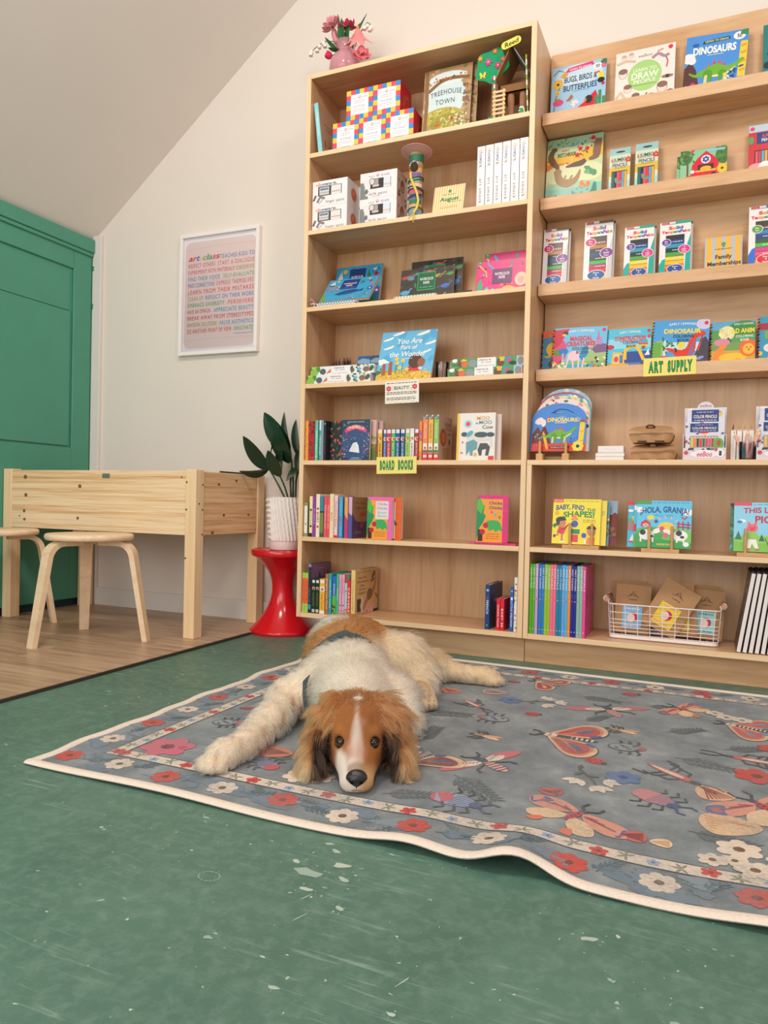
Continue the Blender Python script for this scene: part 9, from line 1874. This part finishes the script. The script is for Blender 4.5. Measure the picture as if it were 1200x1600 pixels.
EYES = [(hd(0.1215, -0.0345, 0.0895)), (hd(0.1215, 0.0335, 0.0895))]
def sdf(P):
    d = np.full(len(P), 1e3)
    for pr in PR:
        if pr[0] == 'c':
            _, a, ra, b, rb, k, fl = pr; ab = b-a; t = np.clip(((P-a)@ab)/max(ab@ab, 1e-9), 0, 1)
            q = P-(a+t[:, None]*ab); e = np.sqrt((q*q).sum(1))-(ra+(rb-ra)*t)
        else:
            _, a, ra, k = pr; q = P-a; e = np.sqrt((q*q).sum(1))-ra
        h = np.clip(0.5+0.5*(d-e)/k, 0, 1)
        d = d*(1-h)+e*h-k*h*(1-h)
    for e_ in EYES:   # eye sockets
        q = P-np.array(e_); e = np.sqrt((q*q).sum(1))-0.0125; k = 0.008; h = np.clip(0.5-0.5*(d+e)/k, 0, 1)
        d = d*(1-h)+(-e)*h+k*h*(1-h)
    fl = RUGZ-P[:, 2]+0.0005
    return np.maximum(d, fl)
def surface(lo, hi, step):
    n = np.ceil((np.array(hi)-np.array(lo))/step).astype(int)+1
    ax = [lo[i]+np.arange(n[i])*step for i in range(3)]
    g = np.stack(np.meshgrid(*ax, indexing='ij'), -1).reshape(-1, 3)
    D = np.concatenate([sdf(c) for c in np.array_split(g, 24)]).reshape(n)
    # naive surface nets
    S = D < 0; c = [S[i:n[0]-1+i, j:n[1]-1+j, k:n[2]-1+k] for i in (0, 1) for j in (0, 1) for k in (0, 1)]
    cnt = sum(x.astype(int) for x in c); act = (cnt > 0) & (cnt < 8)
    idx = -np.ones(act.shape, int); I = np.argwhere(act); idx[tuple(I.T)] = np.arange(len(I))
    acc = np.zeros((len(I), 3)); num = np.zeros(len(I))
    for ax_ in range(3):
        for o in ((0, 0), (0, 1), (1, 0), (1, 1)):
            a = I.copy(); oth = [q for q in range(3) if q != ax_]; a[:, oth[0]] += o[0]; a[:, oth[1]] += o[1]; b = a.copy(); b[:, ax_] += 1
            da = D[tuple(a.T)]; db = D[tuple(b.T)]; m = (da < 0) != (db < 0); t = np.where(m, da/(da-db+1e-12), 0)
            p = a.astype(float); p[:, ax_] += t; acc[m] += p[m]; num[m] += 1
    V = np.array(lo)+acc/num[:, None]*step
    F = []
    for ax_ in range(3):
        o1, o2 = [(1, 2), (2, 0), (0, 1)][ax_]
        sh = [n[0], n[1], n[2]]; sl0 = [slice(None)]*3; sl1 = [slice(None)]*3; sl0[ax_] = slice(0, sh[ax_]-1); sl1[ax_] = slice(1, sh[ax_])
        A_ = S[tuple(sl0)]; B_ = S[tuple(sl1)]; E = np.argwhere(A_ != B_)
        ok = (E[:, o1] > 0) & (E[:, o2] > 0) & (E[:, o1] < n[o1]-1) & (E[:, o2] < n[o2]-1); E = E[ok]
        q = []
        for u, v in ((-1, -1), (0, -1), (0, 0), (-1, 0)):
            e = E.copy(); e[:, o1] += u; e[:, o2] += v; q.append(idx[tuple(e.T)])
        q = np.stack(q, 1); flip = ~A_[tuple(E.T)]; q[flip] = q[flip][:, ::-1]; F.append(q)
    F = np.concatenate(F); F = F[(F >= 0).all(1)]
    # settle the points on the surface
    for _ in range(2):
        e = 1e-3; d0 = sdf(V); gr = np.stack([(sdf(V+np.eye(3)[i]*e)-d0)/e for i in range(3)], 1); V = V-gr*d0[:, None]*0.8/np.maximum((gr*gr).sum(1), 0.3)[:, None]
    e = 1e-3; gr = np.stack([sdf(V+np.eye(3)[i]*e)-sdf(V-np.eye(3)[i]*e) for i in range(3)], 1)
    return V, F, gr/np.linalg.norm(gr, axis=1)[:, None]
DV, DF, DN = surface((-1.27, 1.27, 0.0), (-0.56, 2.42, 0.26), 0.0062)

def smooth01(x, a, b): t = np.clip((x-a)/(b-a), 0, 1); return t*t*(3-2*t)
def headco(P): q = P-HN; return -(q@HF), q@HR, P[:, 2]
def vnoise(P, f, seed=0):
    """cheap smooth noise from a few sines"""
    r = np.random.default_rng(seed); o = np.zeros(len(P))
    for _ in range(6): k = r.normal(size=3)*f; o += np.sin(P@k+r.uniform(0, 6.3))
    return o/6
AX0 = np.array([-1.115, 2.20]); AX1 = np.array([-0.80, 1.66]); AXD = (AX1-AX0)/np.linalg.norm(AX1-AX0); AXP = np.array([-AXD[1], AXD[0]])
C_ = {k: np.array(lin(v)) for k, v in dict(cream='#f5dcb8', white='#fbf0e2', tan='#d6a874', org='#b0713f', rust='#8c5430', dark='#54301c', blk='#1e130e', blond='#dba874', pink='#d9aa98', freck='#b98766').items()}
def mixc(a, b, t): return a*(1-t[:, None])+b*t[:, None]
def coat(P, N):
    n = len(P); s, lat, z = headco(P); xy = P[:, :2]-AX0; u = xy@AXD; v = xy@AXP      # u: from rump to chest, v: to the picture's left is negative
    n1 = vnoise(P, 45, 1); n2 = vnoise(P, 120, 2); n3 = vnoise(P, 16, 3)
    c = np.tile(C_['cream'], (n, 1)); c = mixc(c, C_['tan'], np.clip(0.25+0.35*n3, 0, 0.5))
    # orange saddle over rump and back
    sad = smooth01(0.315+0.025*n1-u, 0, 0.03)*smooth01(P[:, 2], 0.03, 0.075)*smooth01(0.155+0.02*n1-v, 0, 0.05)
    legs = smooth01(P[:, 0], -0.955, -0.90)*smooth01(P[:, 1], 1.98, 2.02); sad = sad*(1-legs)
    c = mixc(c, C_['org']*(1+0.15*n2[:, None]), np.clip(sad, 0, 1))
    wp = smooth01(0.105+0.012*n1-np.sqrt(((u-0.075)/1.15)**2+((v+0.055)/0.75)**2), 0, 0.02)*(P[:, 2] > 0.05)
    c = mixc(c, C_['white'], wp)
    # ruff on the shoulders
    rf = smooth01(u, 0.31, 0.36)*np.maximum(smooth01(s, 0.235, 0.27), P[:, 0] < -0.9); c = mixc(c, C_['white'], rf*0.42)
    # legs: tan freckles
    lg = ((P[:, 0] < -0.93) & (P[:, 1] < 1.72)) | ((P[:, 1] > 2.25) & (P[:, 0] > -0.85)); c = mixc(c, C_['freck'], np.where(lg, np.clip(n2*1.6-0.35, 0, 0.55), 0))
    pw = (P[:, 0] > -0.815) & (P[:, 1] > 1.93) & (P[:, 1] < 2.06) & (P[:, 2] < 0.085); c = mixc(c, C_['tan']*0.8, pw*np.clip(0.55+0.6*n2, 0.1, 1)); toe_shade = np.abs(np.sin((P[:, 0]*0.94+P[:, 1]*0.33-0.7)*230)); c = mixc(c, C_['blk'], pw*(P[:, 1] < 2.0)*smooth01(0.25-toe_shade, 0, 0.2)*0.6)  # hind paw tan; shade between its toes painted in as dark gaps
    hh = smooth01(0.262+0.012*n1-s, 0, 0.02)*(np.abs(lat) < 0.19)*(P[:, 0] > -0.92)
    # head base
    hc = np.tile(C_['org']*0.92, (n, 1)); hc = mixc(hc, C_['rust'], np.clip(0.35+0.5*n3+smooth01(s, 0.15, 0.21)*0.5, 0, 1))
    al = np.abs(lat+0.002)
    bw = np.where(s < 0.090, 0.019, np.where(s < 0.130, 0.019-(s-0.090)*0.36, 0.0045))
    blz = smooth01(bw*(1+0.25*n1)+0.004-al, 0, 0.012)*smooth01(0.185-s, 0, 0.012); hc = mixc(hc, mixc(np.tile(C_['white'], (n, 1)), C_['pink'], np.clip(0.6+n2, 0.2, 0.95)), blz*0.70*(1-0.35*smooth01(s, 0.12, 0.15)))
    gap = smooth01(0.010-np.abs(s-0.158), 0, 0.006)*0.6; hc = mixc(hc, C_['rust']*1.15, gap*(al < 0.02))
    st = smooth01(0.0125+0.002*n1-np.sqrt(((s-0.188)/1.5)**2+lat**2), 0, 0.006); hc = mixc(hc, C_['white'], st)
    mz = smooth01(0.118-s, 0, 0.02)*smooth01(0.075-z+lat*-0.4, 0, 0.02); hc = mixc(hc, mixc(np.tile(C_['white'], (n, 1)), C_['tan'], np.clip(smooth01(lat, -0.004, 0.018)*0.95+smooth01(0.03-z, 0, 0.02)*0.3, 0, 1)), mz*0.85)
    fr = np.clip(n2*1.8-0.1, 0, 0.75)*smooth01(0.13-s, 0, 0.02)*smooth01(z, 0.035, 0.06)*smooth01(0.026-al, 0, 0.01); hc = mixc(hc, C_['pink']*0.85, fr)
    tip = smooth01(0.072-s, 0, 0.014)*smooth01(z, 0.046, 0.056)*smooth01(0.022-al, 0, 0.008); hc = mixc(hc, C_['freck']*0.55, tip*0.7)
    for e_ in EYES:
        r = np.linalg.norm(P-np.array(e_), axis=1); hc = mixc(hc, C_['blk'], smooth01(0.0165-r, 0, 0.005)*0.9); 
        ro = np.linalg.norm(P-(np.array(e_)+np.array([0, 0, 0.024])), axis=1); hc = mixc(hc, C_['org']*1.25, smooth01(0.018-ro, 0, 0.01)*0.5)
    brow = smooth01(np.abs(al-0.036), 0.022, 0.010)*smooth01(s, 0.118, 0.128)*smooth01(0.150-s, 0, 0.012); hc = mixc(hc, C_['rust']*0.8, np.clip(brow, 0, 1)*0.0+smooth01(np.abs(n2), 0.25, 0.6)*0.35*smooth01(s, 0.10, 0.13))
    ck = smooth01(al, 0.036, 0.05)*smooth01(0.085-z, 0, 0.02); hc = mixc(hc, C_['rust']*0.8, ck*0.75)
    cheek = smooth01(al, 0.055, 0.075)*smooth01(0.075-z, 0, 0.03)*smooth01(s, 0.12, 0.15); 
    # ears: rust roots, blond ends, dark fold along the front edge
    ear = smooth01(al+0.35*(z-0.09)*(z > 0.09), 0.060, 0.072)*smooth01(s, 0.085, 0.10)
    ec = mixc(mixc(np.tile(C_['org'], (n, 1)), C_['rust'], np.clip(0.4+0.5*n3, 0, 1)), C_['blond'], smooth01(0.10-z, 0, 0.06)*np.where(lat < 0, 0.9, 0.4))
    hc = mixc(hc, ec, ear)
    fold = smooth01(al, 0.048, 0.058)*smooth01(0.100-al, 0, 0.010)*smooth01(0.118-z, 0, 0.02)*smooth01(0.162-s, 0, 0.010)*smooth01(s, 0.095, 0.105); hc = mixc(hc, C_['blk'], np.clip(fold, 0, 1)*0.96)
    tuft = smooth01(s, 0.215, 0.235)*smooth01(al, 0.012, 0.03); hc = mixc(hc, C_['dark']*1.2, tuft*0.85*(z > 0.09))
    return np.clip(mixc(c, hc, hh), 0, 1)

dm, N, L, P = nodes('dog_skin')
a_ = N.new('ShaderNodeAttribute'); a_.attribute_name = 'Col'; L.new(a_.outputs['Color'], P.inputs['Base Color']); P.inputs['Roughness'].default_value = 0.9; P.inputs['Specular IOR Level'].default_value = 0.1
me = bpy.data.meshes.new('dog'); DO = np.array([-0.9, 1.85, 0.0]); me.from_pydata([tuple(v) for v in DV-DO], [], [tuple(int(q) for q in f) for f in DF]); me.materials.append(dm)
me.polygons.foreach_set('use_smooth', [True]*len(me.polygons))
col_ = coat(DV, DN)*0.8; at = me.color_attributes.new('Col', 'FLOAT_COLOR', 'POINT'); at.data.foreach_set('color', np.concatenate([col_, np.ones((len(DV), 1))], 1).astype(np.float32).ravel()); me.update()
dog = link('dog', me, None, tuple(DO)); tag(dog, 'brown and white long-haired dog lying on the rug, chin on the floor', 'dog')

# fur: strands rooted on the skin
def grow(name, dens, par):
    tri = np.concatenate([DF[:, [0, 1, 2]], DF[:, [0, 2, 3]]]); a, b, c = DV[tri[:, 0]], DV[tri[:, 1]], DV[tri[:, 2]]
    ar = np.linalg.norm(np.cross(b-a, c-a), axis=1)/2; ctr = (a+b+c)/3
    s, lat, z = headco(ctr); hm = (s < 0.25) & (np.abs(lat) < 0.2) & (ctr[:, 0] > -0.93)
    w = ar*np.where(hm, 2.6, 1.0)*np.where(ctr[:, 2] < 0.012, 0.05, 1)
    nS = int((w.sum())*dens); pick = RNG.choice(len(tri), nS, p=w/w.sum()); r1 = np.sqrt(RNG.random(nS))[:, None]; r2 = RNG.random(nS)[:, None]
    Pn = a[pick]*(1-r1)+b[pick]*(r1*(1-r2))+c[pick]*(r1*r2); Nn = DN[tri[pick, 0]]*(1-r1)+DN[tri[pick, 1]]*(r1*(1-r2))+DN[tri[pick, 2]]*(r1*r2); Nn /= np.linalg.norm(Nn, axis=1)[:, None]
    s, lat, z = headco(Pn); al = np.abs(lat); xy = Pn[:, :2]-AX0; u = xy@AXD; v = xy@AXP
    n1 = vnoise(Pn, 40, 5); n2 = vnoise(Pn, 25, 6)
    head = smooth01(0.262-s, 0, 0.03)*(Pn[:, 0] > -0.93)*(al < 0.2); ear = head*smooth01(al+0.35*(z-0.09)*(z > 0.09), 0.058, 0.070)*smooth01(s, 0.085, 0.10)
    face = head*(1-ear)
    # flow: backwards along the body, down the ears, down the legs
    back = np.tile(np.array([-AXD[0], -AXD[1], 0.0]), (nS, 1)); side = np.stack([AXP[0]*np.sign(v), AXP[1]*np.sign(v), np.zeros(nS)], 1)
    flow = back*0.8+side*np.clip(np.abs(v)/0.12, 0, 1)[:, None]*0.7+np.array([0, 0, -0.55])
    ruff = smooth01(u, 0.30, 0.38)*(1-head); 
    leg = ((Pn[:, 0] < -0.93) & (Pn[:, 1] < 1.78)).astype(float); flow = flow*(1-leg[:, None])+leg[:, None]*np.array([-0.35, -0.55, -0.55])
    hind = smooth01(Pn[:, 0], -0.93, -0.86)*smooth01(Pn[:, 1], 1.95, 2.0); flow = flow*(1-hind[:, None])+hind[:, None]*np.array([0.75, -0.35, -0.45])
    ff = HF*-1.0*np.ones((nS, 1))*0.9+HR*(np.sign(lat)*np.clip(al/0.05, 0, 1)*0.8)[:, None]+np.array([0, 0, 0.25]); flow = flow*(1-face[:, None])+face[:, None]*ff
    fe = np.tile(HF*0.12+np.array([0, 0, -1.0]), (nS, 1))+HR*(np.sign(lat)*0.30)[:, None]; flow = flow*(1-ear[:, None])+ear[:, None]*fe
    flow = flow+RNG.normal(size=(nS, 3))*0.20+np.stack([n1, n2, n1*0], 1)*0.5
    tng = flow-(flow*Nn).sum(1)[:, None]*Nn; tng /= np.maximum(np.linalg.norm(tng, axis=1), 1e-6)[:, None]
    ln = 0.026+0.012*ruff+0.024*hind*smooth01(Pn[:, 2], 0.035, 0.07)
    ln = np.where(leg > 0, np.where(Pn[:, 1] < 1.45, 0.016, 0.024), ln); far = (Pn[:, 0] > -0.80) & (Pn[:, 1] > 2.28); ln = np.where(far, 0.015, ln); nearp = (Pn[:, 0] > -0.83) & (Pn[:, 1] > 1.93) & (Pn[:, 1] < 2.09) & (Pn[:, 2] < 0.08); ln = np.where(nearp, 0.006, ln)
    fl = 0.0045+0.010*smooth01(s, 0.13, 0.17)+0.022*smooth01(s, 0.18, 0.22); fl = np.where(s < 0.10, 0.0032, fl); ln = ln*(1-face)+face*fl; ln = ln*(1-ear)+ear*(0.052+0.016*n1)
    re = np.min(np.stack([np.linalg.norm(Pn-np.array(e_), axis=1) for e_ in EYES]), axis=0); keep = (re > 0.0135)
    nd = np.linalg.norm(Pn-np.array(hd(0.044, 0, 0.0425)), axis=1); keep &= nd > 0.020
    ln = ln*RNG.uniform(0.5, 1.25, nS)*(1+0.25*n2); ln = np.where(re < 0.02, np.minimum(ln, 0.004), ln)
    lift = 0.55-0.25*ear+0.15*ruff-0.15*face; lift = np.where(s < 0.12, lift*(1-head*0.45), lift); lift = lift+face*0.35*smooth01(s, 0.19, 0.23)
    # a few long stray hairs
    stray = (RNG.random(nS) < 0.03) & (head < 0.3); ln = np.where(stray, ln*1.6, ln); lift = np.where(stray, lift+0.45, lift)
    K = 5; pts = np.zeros((nS, K, 3)); pts[:, 0] = Pn-Nn*0.001; d = Nn*lift[:, None]+tng*(1-0.35*lift)[:, None]; d /= np.linalg.norm(d, axis=1)[:, None]
    for i in range(1, K):
        pts[:, i] = pts[:, i-1]+d*(ln/(K-1))[:, None]
        d = d+tng*0.22+np.array([0, 0, -0.20])+RNG.normal(size=(nS, 3))*0.06; d /= np.linalg.norm(d, axis=1)[:, None]
    # locks: tips drawn together
    ng = nS//34; gi = RNG.choice(nS, ng, replace=False); kd = kdtree.KDTree(ng)
    for i, g_ in enumerate(gi): kd.insert(Pn[g_], i)
    kd.balance(); near = np.array([kd.find(p)[1] for p in Pn]); gp = pts[gi[near]]; same = np.linalg.norm(gp[:, 0]-Pn, axis=1) < 0.02
    amt = np.where(face > 0.5, 0.30, 0.80)*same
    for i in range(1, K): f = (i/(K-1))**1.2*amt; tgt = gp[:, i]+(pts[:, i]-gp[:, i])*0.25; pts[:, i] = pts[:, i]*(1-f[:, None])+tgt*f[:, None]
    # nothing sinks into the rug; hair spreads out over it
    for i in range(K): pts[:, i, 2] = np.maximum(pts[:, i, 2], 0.0105+0.0012*i*RNG.random(nS))
    pts = pts[keep]; Pn = Pn[keep]; nS = len(Pn); cl = coat(Pn, Nn[keep])*(1+np.where(head[keep] > 0.5, 0.30, 0.20)[:, None]*RNG.normal(size=(nS, 1))); cl = np.clip(cl, 0.004, 0.93)
    hc = bpy.data.hair_curves.new(name); hc.add_curves([K]*nS); hc.attributes['position'].data.foreach_set('vector', (pts-DO).astype(np.float32).ravel())
    ra = hc.attributes.get('radius') or hc.attributes.new('radius', 'FLOAT', 'POINT'); sz = np.where(head[keep] > 0.5, 0.00038, 0.00046); ra.data.foreach_set('value', (sz[:, None]*np.array([1, 0.95, 0.8, 0.55, 0.15])).astype(np.float32).ravel())
    ca = hc.attributes.new('Col', 'FLOAT_COLOR', 'CURVE'); ca.data.foreach_set('color', np.concatenate([cl, np.ones((nS, 1))], 1).astype(np.float32).ravel())
    hm_ = bpy.data.materials.new('fur'); hm_.use_nodes = True; N = hm_.node_tree.nodes; L = hm_.node_tree.links
    pb = N['Principled BSDF']; at = N.new('ShaderNodeAttribute'); at.attribute_name = 'Col'
    hb = N.new('ShaderNodeBsdfHairPrincipled'); hb.parametrization = 'COLOR'; L.new(at.outputs['Color'], hb.inputs['Color']); hb.inputs['Roughness'].default_value = 0.38; hb.inputs['Radial Roughness'].default_value = 0.6; hb.inputs['Random Roughness'].default_value = 0.2
    N.remove(pb); L.new(hb.outputs[0], N['Material Output'].inputs['Surface'])
    hc.materials.append(hm_)
    o = link(name, hc, par); o['kind'] = 'stuff'; return o
grow('fur', 62000, dog)

# nose, eyes, harness
NOSE = plain('#1b1818', 0.22, 0.6, var=0.1, scale=400, bump=0.25)
def headm(pts): return [tuple(np.array(hd(*p))-DO) for p in pts]
mb = MB()
V = []; n = 20
for j in range(9):
    f = j/8
    for i in range(n):
        a = 2*math.pi*i/n; ca, sa = math.cos(a), math.sin(a)
        rx = 0.0215*math.sin(math.pi*(0.06+0.86*f)/1.0)**0.55*(1.0 if sa > 0 else 1-0.42*abs(sa)); rz = 0.0165*math.sin(math.pi*(0.06+0.86*f))**0.55
        V.append((0.055-0.030*f, rx*ca*1.04, 0.0415+rz*1.05*sa+0.003*(1-f)))
F = [(j*n+i, j*n+(i+1) % n, (j+1)*n+(i+1) % n, (j+1)*n+i) for j in range(8) for i in range(n)]+[tuple(8*n+i for i in range(n))]
mb.add(headm(V), F, 0, True).build('nose', NOSE, dog, sharp=80)
for sg in (-1, 1):
    MB().ball(headm([(0.0285, sg*0.0090, 0.0385)])[0], 0.0048, 0.0055, 0.0036, 10, rot=Matrix.Rotation(R(-25), 3, 'Z')).build('nostril', plain('#050404', 0.8, 0.1), dog)
EYEM = plain('#1a0f0a', 0.05, 0.8, var=0)
for e_ in EYES:
    c = np.array(e_); eo = MB().ball(tuple(c-DO), 0.0118, n=20).build('eye', plain('#3c2213', 0.06, 0.8, var=0.1, scale=300), dog)
    vd = np.array([0, 0, 0.61])-c; vd /= np.linalg.norm(vd); q = Vector(vd).to_track_quat('Z', 'Y').to_matrix()
    MB().ball(tuple(c-DO+vd*0.0075), 0.0064, 0.0064, 0.0046, 14, rot=q).build('pupil', plain('#060403', 0.03, 0.9, var=0), eo)
    # lids: dark rims above and below
    sx3 = np.array(HR); up3 = np.cross(vd, sx3); up3 = up3 if up3[2] > 0 else -up3
    for s_, h_ in ((1, 0.0072), (-1, 0.0082)):
        MB().tube([tuple(c-DO+sx3*0.0112*math.cos(t_)+up3*s_*h_*math.sin(t_)+vd*(0.0065+0.0035*math.sin(t_))) for t_ in np.linspace(0, math.pi, 11)], 0.0018, 7).build('eyelid', plain('#241711', 0.5), eo)
MB().tube(headm([(0.031, 0.0, 0.028), (0.034, 0, 0.024), (0.040, 0.0, 0.0205)]), 0.0012, 6).build('mouth_line', plain('#2a1a16', 0.6), dog)
MB().tube(headm([(0.095, -0.0405, 0.024), (0.070, -0.035, 0.019), (0.048, -0.026, 0.0165), (0.037, -0.008, 0.019), (0.036, 0.0, 0.0205), (0.037, 0.008, 0.019), (0.048, 0.026, 0.0165), (0.070, 0.035, 0.019), (0.095, 0.0405, 0.024)]), 0.0013, 6).build('lip_line', plain('#3a2620', 0.6), dog)
HM = plain('#4a5656', 0.75, 0.2, var=0.1, scale=200, bump=0.3)
def strap(pts, w, off, nm, th=0.003):
    """a ribbon laid on the coat along pts"""
    Pp = np.array(pts, float)
    q = []
    for i in range(len(Pp)-1):
        for k in range(6): q.append(Pp[i]+(Pp[i+1]-Pp[i])*k/6)
    q.append(Pp[-1]); q = np.array(q)
    for _ in range(3): q[1:-1] = (q[:-2]+q[1:-1]*2+q[2:])/4
    for _ in range(4):
        e = 1e-3; d0 = sdf(q); g = np.stack([(sdf(q+np.eye(3)[i]*e)-d0)/e for i in range(3)], 1); g /= np.maximum(np.linalg.norm(g, axis=1), 1e-6)[:, None]; q = q-g*(d0-off)[:, None]
    V = []; F = []
    for i in range(len(q)):
        t_ = q[min(i+1, len(q)-1)]-q[max(i-1, 0)]; t_ /= np.linalg.norm(t_); s_ = np.cross(t_, g[i]); s_ /= np.linalg.norm(s_)
        for (a, b) in ((-1, 0), (1, 0), (1, 1), (-1, 1)): V.append(tuple(q[i]+s_*a*w/2+g[i]*b*th-DO))
    for i in range(len(q)-1):
        for k in range(4): F.append((i*4+k, i*4+(k+1) % 4, (i+1)*4+(k+1) % 4, (i+1)*4+k))
    F += [(3, 2, 1, 0), tuple(len(V)-4+k for k in range(4))]
    return MB().add(V, F).build(nm, HM, dog)
strap([(-1.085, 1.92, 0.06), (-1.05, 1.90, 0.15), (-0.985, 1.93, 0.205), (-0.93, 1.95, 0.228), (-0.87, 1.97, 0.215), (-0.82, 1.99, 0.16), (-0.80, 2.0, 0.09)], 0.024, 0.006, 'harness_strap')
strap([(-0.99, 1.88, 0.18), (-0.955, 1.93, 0.215)], 0.050, 0.012, 'harness_pad', 0.006)
strap([(-0.965, 1.71, 0.13), (-0.940, 1.67, 0.09), (-0.915, 1.645, 0.05), (-0.88, 1.64, 0.02)], 0.036, 0.016, 'harness_strap')
